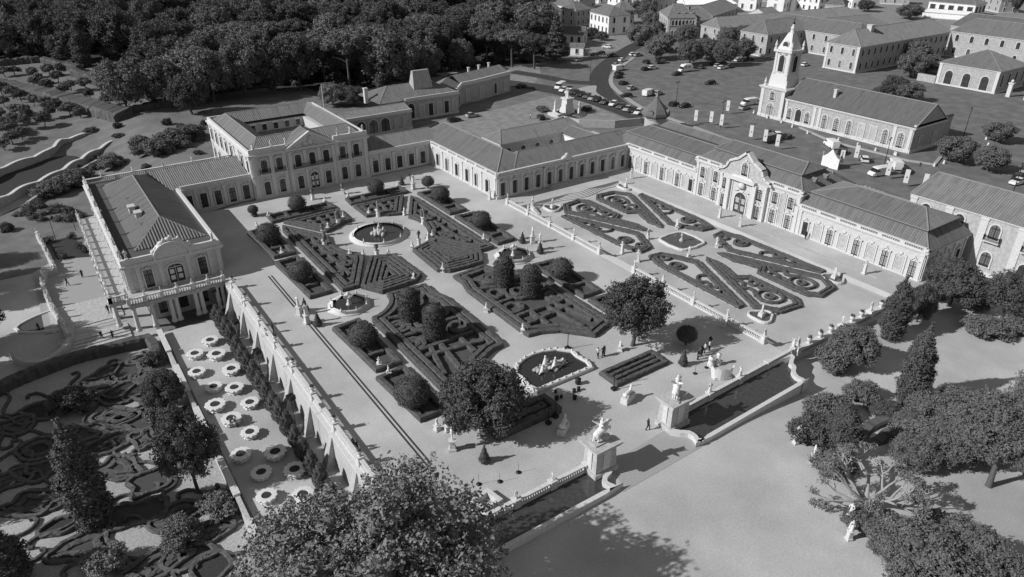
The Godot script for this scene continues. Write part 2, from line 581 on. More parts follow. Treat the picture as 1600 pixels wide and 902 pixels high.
func fill(m: MB, p: Array, z: float) -> void:
	var c := Vector3(0, (p[1].y) * 0.5, z)
	for i in p.size() - 1:
		m.tri(c, Vector3(p[i + 1].x, p[i + 1].y, z), Vector3(p[i].x, p[i].y, z))
	m.tri(c, Vector3(p[0].x, p[0].y, z), Vector3(p[-1].x, p[-1].y, z))

func win_meshes(w: float, h: float, style: String, crest: int) -> Array:
	var key := "win%.2f_%.2f_%s_%d" % [w, h, style, crest]
	if cache.has(key): return cache[key]
	var rise := 0.0
	if style == "arch" or style == "arcdoor" or style == "farch": rise = w * 0.5
	if style == "seg" or style == "segdoor": rise = w * 0.22
	var p := outline(w, h, rise)
	var s := MB.new(); var f := MB.new(); var g := MB.new()
	var bw := clampf(w * 0.16, 0.1, 0.24)
	band(s, p, bw, 0.0, 0.16)
	if crest < 4: s.box(Vector3(-w / 2 - bw * 1.3, -0.16, 0), Vector3(w / 2 + bw * 1.3, 0, 0.24))
	if crest == 1:   # ogee hood with a keystone
		var hp := [Vector2(-w / 2 - bw * 1.6, h + bw * 0.9), Vector2(-w * 0.28, h + bw * 1.5), Vector2(0, h + bw * 3.6), Vector2(w * 0.28, h + bw * 1.5), Vector2(w / 2 + bw * 1.6, h + bw * 0.9)]
		band(s, hp, 0.15, 0.0, 0.34)
		s.cbox(Vector3(0, h + bw * 1.4, 0.16), Vector3(w * 0.34, bw * 1.7, 0.3), 0.06, 0.06)
	elif crest == 2: # straight cornice
		s.box(Vector3(-w / 2 - bw * 1.6, h + bw * 1.1, 0), Vector3(w / 2 + bw * 1.6, h + bw * 1.9, 0.36))
	elif crest == 3: # scroll
		s.ball(Vector3(0, h + bw * 1.4, 0.1), Vector3(w * 0.24, bw * 1.5, 0.2), 6, 4)
		s.cbox(Vector3(-w * 0.36, h + bw * 1.1, 0.1), Vector3(w * 0.3, 0.12, 0.24)); s.cbox(Vector3(w * 0.36, h + bw * 1.1, 0.1), Vector3(w * 0.3, 0.12, 0.24))
	fill(g, p, 0.03)
	if style == "panel":
		var q := outline(w - 0.5, h - 0.5, 0)
		for i in q.size(): q[i] += Vector2(0, 0.25)
		q.append(q[0])
		band(f, q, 0.1, 0.0, 0.1)
	elif style.ends_with("door"):
		f.box(Vector3(-0.035, 0, 0.03), Vector3(0.035, h - rise * 0.4, 0.09))
		f.box(Vector3(-w / 2, h - rise - 0.05, 0.03), Vector3(w / 2, h - rise + 0.05, 0.09))
		for sx in [-0.25, 0.25]:
			for y in [0.16, 0.5]:
				f.box(Vector3(sx * w - w * 0.14, h * y, 0.03), Vector3(sx * w + w * 0.14, h * (y + 0.24), 0.06))
	else:
		var e := 0.07
		f.box(Vector3(-w / 2, 0, 0.03), Vector3(-w / 2 + e, h - rise, 0.1)); f.box(Vector3(w / 2 - e, 0, 0.03), Vector3(w / 2, h - rise, 0.1))
		f.box(Vector3(-w / 2 + e, h - rise * 0.7 - e, 0.03), Vector3(w / 2 - e, h - rise * 0.7, 0.1))
		f.box(Vector3(-0.06, 0, 0.03), Vector3(0.06, h - rise * 0.05, 0.12))
		f.box(Vector3(-w / 2 + e, h * 0.68, 0.03), Vector3(w / 2 - e, h * 0.68 + 0.1, 0.115))
		if style != "plain" and style != "farch":
			f.box(Vector3(-w / 2 + e, 0, 0.03), Vector3(w / 2 - e, h * 0.16, 0.095))
			for sx in [-0.25, 0.25]:
				f.box(Vector3(sx * w - 0.018, h * 0.16, 0.03), Vector3(sx * w + 0.018, h - rise - e, 0.075))
			for i in 4:
				var y := h * (0.16 + 0.13 * (i + 1))
				f.box(Vector3(-w / 2 + e, y - 0.018, 0.03), Vector3(w / 2 - e, y + 0.018, 0.07))
	cache[key] = [s.mesh(), f.mesh(), g.mesh()]
	return cache[key]

func window(b: Node3D, at: Vector3, nrm: Vector3, w: float, h: float, style := "tall", crest := 0, glass := "glass", stone := "stone", frame := "frame") -> Node3D:
	var k := win_meshes(w, h, style, crest)
	var called := "window"
	if glass == "glass":
		var v := rng.randf()
		if v < 0.22: glass = "glass_mid"
		elif v < 0.3: glass = "glass_curtain"
	if style == "panel": called = "wall_panel"
	elif style.ends_with("door"): called = "door"
	var o := part(b, called, k[0], stone, at, facing(nrm))
	part(o, "frame", k[1], frame if style != "panel" else stone)
	part(o, "glass" if style != "panel" and not style.ends_with("door") else "leaf", k[2], glass)
	return o

# rows of openings along a wall. o: wall foot at its start; nrm outward; list of [s, y, w, h, style, crest]
func openings(b: Node3D, o: Vector3, nrm: Vector3, list: Array, glass := "glass", stone := "stone", frame := "frame") -> void:
	var d := Vector3.UP.cross(nrm)
	for q in list:
		var gl := glass
		if String(q[4]) == "panel": gl = "wall_dim"
		elif String(q[4]).ends_with("door"): gl = "door_leaf"
		window(b, o + d * float(q[0]) + Vector3(0, q[1], 0) + nrm * 0.02, nrm, q[2], q[3], q[4], q[5], gl, stone, frame)

func spread(n: int, len_: float, y: float, w: float, h: float, style: String, crest: int, skip := []) -> Array:
	var r := []
	for i in n:
		if i in skip: continue
		r.append([len_ * (i + 0.5) / n, y, w, h, style, crest])
	return r

# block of wall with plinth, cornice and corner pilasters
func block(b: Node3D, x0: float, x1: float, z0: float, z1: float, y0: float, y1: float, wall := "wall", cornice := 0.35, plinth := 0.6) -> void:
	var m := MB.new()
	m.box(Vector3(x0, y0, z0), Vector3(x1, y1, z1))
	part(b, "wall", m.mesh(), wall)
	if plinth > 0:
		var q := MB.new()
		q.box(Vector3(x0 - 0.12, y0 - 0.3, z0 - 0.12), Vector3(x1 + 0.12, y0 + plinth, z1 + 0.12))
		part(b, "plinth", q.mesh(), "stone")
	if cornice > 0:
		var c := MB.new()
		c.box(Vector3(x0 - cornice * 0.6, y1 - cornice, z0 - cornice * 0.6), Vector3(x1 + cornice * 0.6, y1 - cornice * 0.45, z1 + cornice * 0.6))
		c.box(Vector3(x0 - cornice, y1 - cornice * 0.45, z0 - cornice), Vector3(x1 + cornice, y1 + 0.02, z1 + cornice))
		part(b, "cornice", c.mesh(), "stone")

func pilasters(b: Node3D, o: Vector3, nrm: Vector3, ss: Array, h: float, w := 0.7, material := "stone") -> void:
	var key := "pil%.2f_%.2f" % [h, w]
	if not cache.has(key):
		var m := MB.new()
		m.box(Vector3(-w / 2, 0, 0), Vector3(w / 2, h, 0.16))
		m.box(Vector3(-w / 2 - 0.1, 0, 0), Vector3(w / 2 + 0.1, 0.55, 0.24))
		m.box(Vector3(-w / 2 - 0.1, h - 0.4, 0), Vector3(w / 2 + 0.1, h, 0.26))
		cache[key] = m.mesh()
	var d := Vector3.UP.cross(nrm)
	for s in ss: part(b, "pilaster", cache[key], material, o + d * float(s), facing(nrm))

# parapet of piers and balusters between two points
func parapet(b: Node3D, a: Vector3, c: Vector3, h := 0.95, bay := 4.2, solid := false) -> void:
	var d := (c - a).normalized(); var L := a.distance_to(c)
	var m := MB.new(); var bl := MB.new()
	var t := facing(d.cross(Vector3.UP))
	m.xf = Transform3D(Basis(Vector3.UP, t), a)
	var sg := 1.0 if (m.xf.basis * Vector3(1, 0, 0)).dot(d) > 0 else -1.0
	if solid:
		m.box(Vector3(minf(0, L * sg), 0, -0.2), Vector3(maxf(0, L * sg), h, 0.2))
	else:
		m.box(Vector3(minf(0, L * sg), 0, -0.22), Vector3(maxf(0, L * sg), 0.18, 0.22))
		var k := maxi(1, int(round(L / bay)))
		for i in k + 1:
			var s := sg * L * i / k
			m.box(Vector3(s - 0.42, 0.18, -0.24), Vector3(s + 0.42, h - 0.16, 0.24))
		for i in k:
			balusters(bl, a + d * (L * i / k + 0.45) + Vector3(0, 0.18, 0), a + d * (L * (i + 1) / k - 0.45) + Vector3(0, 0.18, 0), h - 0.34, 0.36, 0.1, 4)
		m.box(Vector3(minf(0, L * sg), h - 0.16, -0.26), Vector3(maxf(0, L * sg), h, 0.26))
	part(b, "parapet", m.mesh(), "stone")
	if not solid:
		var o := part(b, "balusters", bl.mesh(), "stone"); o.set_meta("kind", "stuff")

func chimney(b: Node3D, at: Vector3, w := 0.8, d := 1.2, h := 2.0) -> void:
	var m := MB.new()
	m.box(at + Vector3(-w / 2, -1.0, -d / 2), at + Vector3(w / 2, h - 0.25, d / 2))
	m.box(at + Vector3(-w / 2 - 0.12, h - 0.25, -d / 2 - 0.12), at + Vector3(w / 2 + 0.12, h, d / 2 + 0.12))
	part(b, "chimney", m.mesh(), "wall")

func dormer(b: Node3D, at: Vector3, turn: float, w := 1.0) -> void:
	if not cache.has("dorm"):
		var m := MB.new()
		m.box(Vector3(-0.5, -0.3, -1.0), Vector3(0.5, 0.5, 0))
		m.quad(Vector3(-0.6, 0.45, 0.1), Vector3(0, 0.85, 0.1), Vector3(0, 0.85, -1.4), Vector3(-0.6, 0.45, -1.4))
		m.quad(Vector3(0, 0.85, 0.1), Vector3(0.6, 0.45, 0.1), Vector3(0.6, 0.45, -1.4), Vector3(0, 0.85, -1.4))
		m.tri(Vector3(-0.5, 0.5, 0), Vector3(0.5, 0.5, 0), Vector3(0, 0.82, 0))
		cache["dorm"] = m.mesh()
	part(b, "dormer", cache["dorm"], "roof", at, turn, Vector3.ONE * w)

# ---------------------------------------------------------------- bodies: tapered capsules joined smoothly and meshed as surface nets
func sdf(bones: Array, cell: float, k := 0.04) -> MB:
	var lo := Vector3(1e9, 1e9, 1e9); var hi := -lo
	for b in bones:
		var r := maxf(b[2], b[3]) + cell * 2.5
		for q: Vector3 in [b[0], b[1]]:
			lo = lo.min(q - Vector3.ONE * r); hi = hi.max(q + Vector3.ONE * r)
	var d := Vector3i(((hi - lo) / cell).ceil()) + Vector3i.ONE
	var fld := PackedFloat32Array(); fld.resize(d.x * d.y * d.z); fld.fill(1.0)
	for b in bones:
		var p0: Vector3 = b[0]; var p1: Vector3 = b[1]; var r0: float = b[2]; var r1: float = b[3]
		var r := maxf(r0, r1) + k + cell * 2
		var a := Vector3i(((p0.min(p1) - Vector3.ONE * r - lo) / cell).floor()).clamp(Vector3i.ZERO, d - Vector3i.ONE)
		var e := Vector3i(((p0.max(p1) + Vector3.ONE * r - lo) / cell).ceil()).clamp(Vector3i.ZERO, d - Vector3i.ONE)
		var ax := p1 - p0; var l2 := maxf(ax.length_squared(), 1e-9)
		for z in range(a.z, e.z + 1):
			for y in range(a.y, e.y + 1):
				var row := (z * d.y + y) * d.x
				for x in range(a.x, e.x + 1):
					var q := lo + Vector3(x, y, z) * cell - p0
					var t := clampf(q.dot(ax) / l2, 0, 1)
					var s := (q - ax * t).length() - lerpf(r0, r1, t)
					var o := fld[row + x]
					var h := maxf(k - absf(o - s), 0) / k
					fld[row + x] = minf(o, s) - h * h * k * 0.25
	var m := MB.new()
	var idx := {}
	var nb := [Vector3i(0, 0, 0), Vector3i(1, 0, 0), Vector3i(0, 1, 0), Vector3i(1, 1, 0), Vector3i(0, 0, 1), Vector3i(1, 0, 1), Vector3i(0, 1, 1), Vector3i(1, 1, 1)]
	var ed := [[0, 1], [2, 3], [4, 5], [6, 7], [0, 2], [1, 3], [4, 6], [5, 7], [0, 4], [1, 5], [2, 6], [3, 7]]
	var sy := d.x; var sz := d.x * d.y
	var of := [0, 1, sy, sy + 1, sz, sz + 1, sz + sy, sz + sy + 1]
	var pos := []; var nrm := []
	for z in d.z - 1:
		for y in d.y - 1:
			var base := (z * d.y + y) * d.x
			for x in d.x - 1:
				var i0 := base + x
				var c := 0
				for q in 8:
					if fld[i0 + of[q]] < 0: c += 1
				if c == 0 or c == 8: continue
				var s := Vector3.ZERO; var kx := 0
				for e in ed:
					var va := fld[i0 + of[e[0]]]; var vb := fld[i0 + of[e[1]]]
					if (va < 0) != (vb < 0):
						s += Vector3(nb[e[0]]).lerp(Vector3(nb[e[1]]), va / (va - vb)); kx += 1
				idx[i0] = pos.size()
				pos.append(lo + (Vector3(x, y, z) + s / kx) * cell)
				nrm.append(Vector3(fld[i0 + 1] - fld[i0], fld[i0 + sy] - fld[i0], fld[i0 + sz] - fld[i0]).normalized())
	for i0: int in idx:
		var st := [1, sy, sz]
		for ax in 3:
			var j: int = i0 + st[ax]
			if (fld[i0] < 0) == (fld[j] < 0): continue
			var u: int = st[(ax + 1) % 3]; var w: int = st[(ax + 2) % 3]
			if not (idx.has(i0 - u) and idx.has(i0 - w) and idx.has(i0 - u - w)): continue
			var q := [idx[i0], idx[i0 - u], idx[i0 - u - w], idx[i0 - w]]
			if fld[i0] >= 0: q.reverse()
			m.squad(pos[q[0]], pos[q[3]], pos[q[2]], pos[q[1]], nrm[q[0]], nrm[q[3]], nrm[q[2]], nrm[q[1]]) if false else m.squad(pos[q[0]], pos[q[1]], pos[q[2]], pos[q[3]], nrm[q[0]], nrm[q[1]], nrm[q[2]], nrm[q[3]])
	return m

# ---------------------------------------------------------------- foliage
func rdir() -> Vector3:
	var z := rng.randf_range(-1, 1); var a := rng.randf() * TAU; var r := sqrt(1 - z * z)
	return Vector3(r * cos(a), z, r * sin(a))

func leaf(m: MB, p: Vector3, nn: Vector3, s: float) -> void:
	var u := nn.cross(rdir()).normalized()
	var w := nn.cross(u)
	m.v.append(p - u * s); m.v.append(p + w * s * 0.55); m.v.append(p + u * s)
	m.v.append(p - u * s); m.v.append(p + u * s); m.v.append(p - w * s * 0.55)
	for i in 6: m.n.append(nn)
	m.tone(6)

# lumps: [centre, radii]; sprigs of leaves spread through the outer part of the lumps, over an uneven inside
func crown(lumps: Array, leaves: int, size: float, depth := 0.25, core := 0.8, tilt := 0.9) -> ArrayMesh:
	var m := MB.new()
	var area := []; var tot := 0.0
	for l in lumps:
		var r: Vector3 = l[1]
		tot += pow((pow(r.x * r.y, 1.6) + pow(r.x * r.z, 1.6) + pow(r.y * r.z, 1.6)) / 3, 0.625); area.append(tot)
	var tries := 0
	var done := 0
	var per := 6
	var fr := 3.2 / maxf(size, 0.06)
	while done < leaves and tries < leaves:
		tries += 1
		var pick := rng.randf() * tot
		var i := 0
		while i < area.size() - 1 and area[i] < pick: i += 1
		var c: Vector3 = lumps[i][0]; var r: Vector3 = lumps[i][1]
		var d := rdir()
		var bump := 1.0 + 0.35 * depth * noise.get_noise_3dv((c + d * r) * fr) * 2.5
		var p := c + d * r * (bump - rng.randf() * depth)
		var inside := false
		for j in lumps.size():
			if j == i: continue
			var q: Vector3 = (p - lumps[j][0]) / lumps[j][1]
			if q.length_squared() < 0.6: inside = true; break
		if inside: continue
		var out := (d / r * r.x + Vector3(0, 0.25, 0)).normalized()
		m.tint = rng.randf_range(0.72, 1.0) if rng.randf() < 0.75 else rng.randf_range(1.0, 1.5)
		for k in per:
			leaf(m, p + rdir() * size * 1.9 * rng.randf(), (out + rdir() * tilt).normalized(), size * rng.randf_range(0.55, 1.25))
		done += per
	m.tint = -1.0
	if core > 0:
		for l in lumps:
			var r: Vector3 = l[1] * core
			var st := m.v.size()
			m.ball(l[0], r, 8, 5)
			for q in range(st, m.v.size()):
				var o: Vector3 = m.v[q] - l[0]
				m.v[q] = l[0] + o * (1.0 + 0.25 * noise.get_noise_3dv((l[0] + o) * 60.0))
	return m.mesh()

func limbs(h: float, r: float, spread_: float, top: float, k: int) -> MB:
	var m := MB.new()
	var bend := Vector3(rng.randf_range(-0.3, 0.3), 0, rng.randf_range(-0.3, 0.3))
	m.tube([Vector3(0, -0.3, 0), Vector3(0, 0.2, 0) + bend * 0.1, Vector3(0, h * 0.5, 0) + bend, Vector3(0, h, 0) + bend], [r * 1.5, r * 1.1, r * 0.85, r * 0.7], 8)
	for i in k:
		var a := TAU * i / k + rng.randf_range(-0.4, 0.4)
		var e := Vector3(cos(a) * spread_, h + (top - h) * rng.randf_range(0.45, 0.9), sin(a) * spread_) * rng.randf_range(0.75, 1.0)
		var s := Vector3(0, h * rng.randf_range(0.7, 0.98), 0) + bend
		m.tube([s, s.lerp(e, 0.45) + Vector3(0, (top - h) * 0.08, 0), e], [r * 0.5, r * 0.34, r * 0.1], 5)
	return m

func blob_lumps(rx: float, ry: float, rz: float, cy: float, k: int, lr: float, flat := 0.85, low := -0.55) -> Array:
	var a := [[Vector3(0, cy, 0), Vector3(rx, ry, rz) * 0.72]]
	for i in k:
		var y := 1.0 - 2.0 * (i + 0.5) / k
		var t := i * 2.39996 + rng.randf_range(-0.3, 0.3)
		var q := sqrt(1 - y * y)
		if y < low: continue
		var d := Vector3(cos(t) * q, y, sin(t) * q)
		var s := lr * rng.randf_range(0.75, 1.25)
		a.append([Vector3(0, cy, 0) + d * Vector3(rx, ry, rz) * rng.randf_range(0.62, 0.82), Vector3(s, s * flat, s)])
	return a

# ---------------------------------------------------------------- the palace
const W := Vector3(-1, 0, 0)
const S := Vector3(0, 0, 1)
const E := Vector3(1, 0, 0)
const N := Vector3(0, 0, -1)

func balcony(b: Node3D, at: Vector3, nrm: Vector3, w: float) -> void:
	var key := "balc%.2f" % w
	if not cache.has(key):
		var m := MB.new()
		m.box(Vector3(-w / 2, -0.18, 0), Vector3(w / 2, 0, 0.75))
		cache[key] = m.mesh()
		var r := MB.new()
		for i in int(w / 0.18) + 1:
			var x := -w / 2 + 0.05 + i * (w - 0.1) / int(w / 0.18)
			r.box(Vector3(x - 0.02, 0, 0.66), Vector3(x + 0.02, 0.95, 0.7))
		r.box(Vector3(-w / 2, 0.93, 0.64), Vector3(w / 2, 0.99, 0.72))
		for s in [-1, 1]:
			r.box(Vector3(s * w / 2 - 0.03, 0.93, 0.05), Vector3(s * w / 2 + 0.03, 0.99, 0.64))
			for i in 4: r.box(Vector3(s * w / 2 - 0.02, 0, 0.1 + i * 0.15), Vector3(s * w / 2 + 0.02, 0.93, 0.13 + i * 0.15))
		cache[key + "r"] = r.mesh()
	var o := part(b, "balcony", cache[key], "stone", at, facing(nrm))
	part(o, "railing", cache[key + "r"], "iron")

func palace_main() -> void:
	var b := thing("ceremonial_palace", "tall two-storey palace pavilion with triangular pediment around a roofed courtyard", "palace", Vector3.ZERO)
	var x0 := 36.2; var x1 := 62.8; var z0 := -184.0; var z1 := -150.0
	# four ranges round a court
	var cx0 := 43.0; var cx1 := 57.0; var cz0 := -175.5; var cz1 := -160.0
	var m := MB.new()
	m.box(Vector3(x0, -1, z0), Vector3(x1, 9.6, cz0)); m.box(Vector3(x0, -1, cz1), Vector3(x1, 9.6, z1))
	m.box(Vector3(x0 + 0.003, -1, cz0), Vector3(cx0, 9.6, cz1)); m.box(Vector3(cx1, -1, cz0), Vector3(x1 - 0.003, 9.6, cz1))
	m.box(Vector3(cx0, -1, cz0), Vector3(cx1, 0.1, cz1))
	part(b, "wall", m.mesh(), "wall")
	var c := MB.new()
	for q in [[0.18, 5.0, 5.25], [0.3, 9.3, 9.6], [0.5, 9.6, 9.85]]:
		c.box(Vector3(x0 - q[0], q[1], z1 - 0.3), Vector3(x1 + q[0], q[2], z1 + q[0])); c.box(Vector3(x0 - q[0], q[1], z0 - q[0]), Vector3(x1 + q[0], q[2], z0 + 0.3))
		c.box(Vector3(x0 - q[0], q[1], z0 + 0.3), Vector3(x0 + 0.3, q[2], z1 - 0.3)); c.box(Vector3(x1 - 0.3, q[1], z0 + 0.3), Vector3(x1 + q[0], q[2], z1 - 0.3))
	c.box(Vector3(x0 - 0.15, -1, z0 - 0.15), Vector3(x1 + 0.15, 0.5, cz0 - 0.1)); c.box(Vector3(x0 - 0.15, -1, cz1 + 0.1), Vector3(x1 + 0.15, 0.5, z1 + 0.15))
	c.box(Vector3(x0 - 0.15, -1, cz0 - 0.1), Vector3(x0 + 0.2, 0.5, cz1 + 0.1)); c.box(Vector3(x1 - 0.2, -1, cz0 - 0.1), Vector3(x1 + 0.15, 0.5, cz1 + 0.1))
	part(b, "cornice", c.mesh(), "stone")
	# parapet wall round the roof
	var pw := MB.new()
	pw.box(Vector3(x0 - 0.1, 9.85, z1 - 0.5), Vector3(44.0, 11.0, z1 + 0.05)); pw.box(Vector3(54.8, 9.85, z1 - 0.5), Vector3(x1 + 0.1, 11.0, z1 + 0.05))
	pw.box(Vector3(x0 - 0.1, 9.85, z0), Vector3(x0 + 0.35, 10.7, z1 - 0.5)); pw.box(Vector3(x1 - 0.35, 9.85, z0), Vector3(x1 + 0.1, 10.7, z1 - 0.5))
	pw.box(Vector3(x0 + 0.35, 9.85, z0), Vector3(x1 - 0.35, 10.7, z0 + 0.45))
	part(b, "parapet", pw.mesh(), "stone")
	# roofs of the ranges: outer slope, ridge, inner slope to the court
	var r := MB.new(); var rd := MB.new()
	var ye := 10.1; var yr := 12.0; var yi := 10.2
	var o := [Vector3(x0 + 0.9, ye, z0 + 0.9), Vector3(x1 - 0.9, ye, z0 + 0.9), Vector3(x1 - 0.9, ye, z1 - 0.9), Vector3(x0 + 0.9, ye, z1 - 0.9)]
	var rx := [39.6, 60.0, -179.6, -155.0]
	var t := [Vector3(rx[0], yr, rx[2]), Vector3(rx[1], yr, rx[2]), Vector3(rx[1], yr, rx[3]), Vector3(rx[0], yr, rx[3])]
	var q := [Vector3(cx0 - 0.4, yi, cz0 - 0.4), Vector3(cx1 + 0.4, yi, cz0 - 0.4), Vector3(cx1 + 0.4, yi, cz1 + 0.4), Vector3(cx0 - 0.4, yi, cz1 + 0.4)]
	for i in 4:
		var j := (i + 1) % 4
		roof_face(r, [o[i], o[j], t[j], t[i]])
		roof_face(r, [q[i], q[j], t[j], t[i]])
		ridge(rd, t[i], t[j]); ridge(rd, o[i], t[i], 0.12)
	var ro := part(b, "roof", r.mesh(), "roof_pale")
	part(ro, "ridge", rd.mesh(), "ridge_tile")
	# second, lower eave round the court
	var r2 := MB.new()
	var q2 := [Vector3(cx0 + 2.2, 6.2, cz0 + 2.2), Vector3(cx1 - 2.2, 6.2, cz0 + 2.2), Vector3(cx1 - 2.2, 6.2, cz1 - 2.2), Vector3(cx0 + 2.2, 6.2, cz1 - 2.2)]
	var t2 := [Vector3(cx0, 7.4, cz0), Vector3(cx1, 7.4, cz0), Vector3(cx1, 7.4, cz1), Vector3(cx0, 7.4, cz1)]
	for i in 4: roof_face(r2, [q2[i], q2[(i + 1) % 4], t2[(i + 1) % 4], t2[i]])
	part(b, "court_roof", r2.mesh(), "roof_pale")
	# pediment over the middle
	var pd := MB.new()
	pd.box(Vector3(43.9, -0.5, z1), Vector3(54.9, 9.6, z1 + 0.35))
	part(b, "avant_corps", pd.mesh(), "wall")
	var pg := MB.new()
	for z in [z1 + 0.45]:
		pg.tri(Vector3(43.8, 9.9, z - 0.15), Vector3(55, 9.9, z - 0.15), Vector3(49.4, 12.9, z - 0.15))
		pg.quad(Vector3(43.6, 9.9, z + 0.2), Vector3(44.6, 9.9, z + 0.2), Vector3(49.4, 12.5, z + 0.2), Vector3(49.4, 13.2, z + 0.2))
		pg.quad(Vector3(54.2, 9.9, z + 0.2), Vector3(55.2, 9.9, z + 0.2), Vector3(49.4, 13.2, z + 0.2), Vector3(49.4, 12.5, z + 0.2))
		pg.quad(Vector3(43.6, 9.9, z + 0.2), Vector3(49.4, 13.2, z + 0.2), Vector3(49.4, 13.2, z - 0.4), Vector3(43.6, 9.9, z - 0.4))
		pg.quad(Vector3(49.4, 13.2, z + 0.2), Vector3(55.2, 9.9, z + 0.2), Vector3(55.2, 9.9, z - 0.4), Vector3(49.4, 13.2, z - 0.4))
		pg.quad(Vector3(44.6, 9.9, z + 0.2), Vector3(44.6, 9.9, z - 0.15), Vector3(49.4, 12.5, z - 0.15), Vector3(49.4, 12.5, z + 0.2))
		pg.quad(Vector3(54.2, 9.9, z - 0.15), Vector3(54.2, 9.9, z + 0.2), Vector3(49.4, 12.5, z + 0.2), Vector3(49.4, 12.5, z - 0.15))
		pg.box(Vector3(43.6, 9.55, z - 0.3), Vector3(55.2, 9.9, z + 0.3))
	part(b, "pediment", pg.mesh(), "stone")
	var pr := MB.new()
	roof_face(pr, [Vector3(43.6, 9.85, z1 + 0.05), Vector3(43.6, 9.85, -155.0), Vector3(49.4, 13.1, -155.0), Vector3(49.4, 13.1, z1 + 0.05)]); roof_face(pr, [Vector3(55.2, 9.85, -155.0), Vector3(55.2, 9.85, z1 + 0.05), Vector3(49.4, 13.1, z1 + 0.05), Vector3(49.4, 13.1, -155.0)]); pr.tri(Vector3(43.6, 9.85, -155), Vector3(49.4, 13.1, -155), Vector3(55.2, 9.85, -155))
	part(b, "pediment_roof", pr.mesh(), "roof_pale")
	var em := MB.new()
	em.ball(Vector3(49.4, 10.9, z1 + 0.35), Vector3(0.7, 0.9, 0.25), 8, 5); em.ball(Vector3(48.2, 10.5, z1 + 0.35), Vector3(0.8, 0.5, 0.2), 7, 4); em.ball(Vector3(50.6, 10.5, z1 + 0.35), Vector3(0.8, 0.5, 0.2), 7, 4); em.ball(Vector3(49.4, 11.9, z1 + 0.35), Vector3(0.45, 0.3, 0.25), 7, 4)
	part(b, "coat_of_arms", em.mesh(), "stone")
	# garden front: two storeys of seven windows
	var xsn := [38.9, 42.2, 46.2, 49.4, 52.6, 56.6, 59.9]
	for i in 7:
		var zz := z1 + (0.35 if i in [2, 3, 4] else 0.0)
		window(b, Vector3(xsn[i], 5.75, zz + 0.02), S, 1.35, 2.7, "seg", 1, "glass", "stone")
		if i != 3:
			window(b, Vector3(xsn[i], 0.75, zz + 0.02), S, 1.3, 2.9, "seg", 3)
			if i in [0, 1, 5, 6]: balcony(b, Vector3(xsn[i], 5.55, zz), S, 2.1)
	balcony(b, Vector3(49.4, 5.5, z1 + 0.35), S, 8.6)
	window(b, Vector3(49.4, 0.3, z1 + 0.37), S, 1.9, 3.7, "arcdoor", 3, "door_leaf", "stone", "frame_white")
	pilasters(b, Vector3(0, 0.3, z1), S, [36.8, 40.55, 43.4, 55.4, 58.25, 62.2], 9.0, 0.8)
	pilasters(b, Vector3(0, 0.3, z1 + 0.35), S, [44.5, 47.8, 51.0, 54.3], 9.0, 0.6)
	# west flank
	openings(b, Vector3(x0, 0, z0), W, spread(8, 34, 5.6, 1.3, 2.6, "seg", 1, [5]) + spread(8, 34, 0.7, 1.3, 2.8, "seg", 3, [5]) + [[23.4, 0.2, 1.8, 7.2, "panel", 0]])
	pilasters(b, Vector3(x0, 0.3, 0), W, [z0 + 0.6, z0 + 21.5, z0 + 25.3, z1 - 0.6], 9.0, 0.8)
	openings(b, Vector3(x1, 0, z1), E, spread(7, 34, 5.6, 1.3, 2.6, "seg", 1) + spread(7, 34, 0.7, 1.3, 2.8, "seg", 3))
	openings(b, Vector3(cx0, 0, cz0), S, spread(5, 14, 7.7, 1.1, 1.5, "plain", 0) + spread(5, 14, 1.0, 1.2, 2.4, "plain", 0))
	openings(b, Vector3(cx0, 0, cz1), E, spread(5, 15.5, 1.0, 1.2, 2.4, "plain", 0))
	for s in [[37.2, z1 - 0.2], [41.0, z1 - 0.2], [44.2, z1 - 0.2], [56.0, z1 - 0.2], [58.9, z1 - 0.2], [62.0, z1 - 0.2]]:
		statue_spots.append([Vector3(s[0], 11.0, s[1]), 1.5, "white statue on the parapet of the pedimented palace", "statues on the palace parapet"])

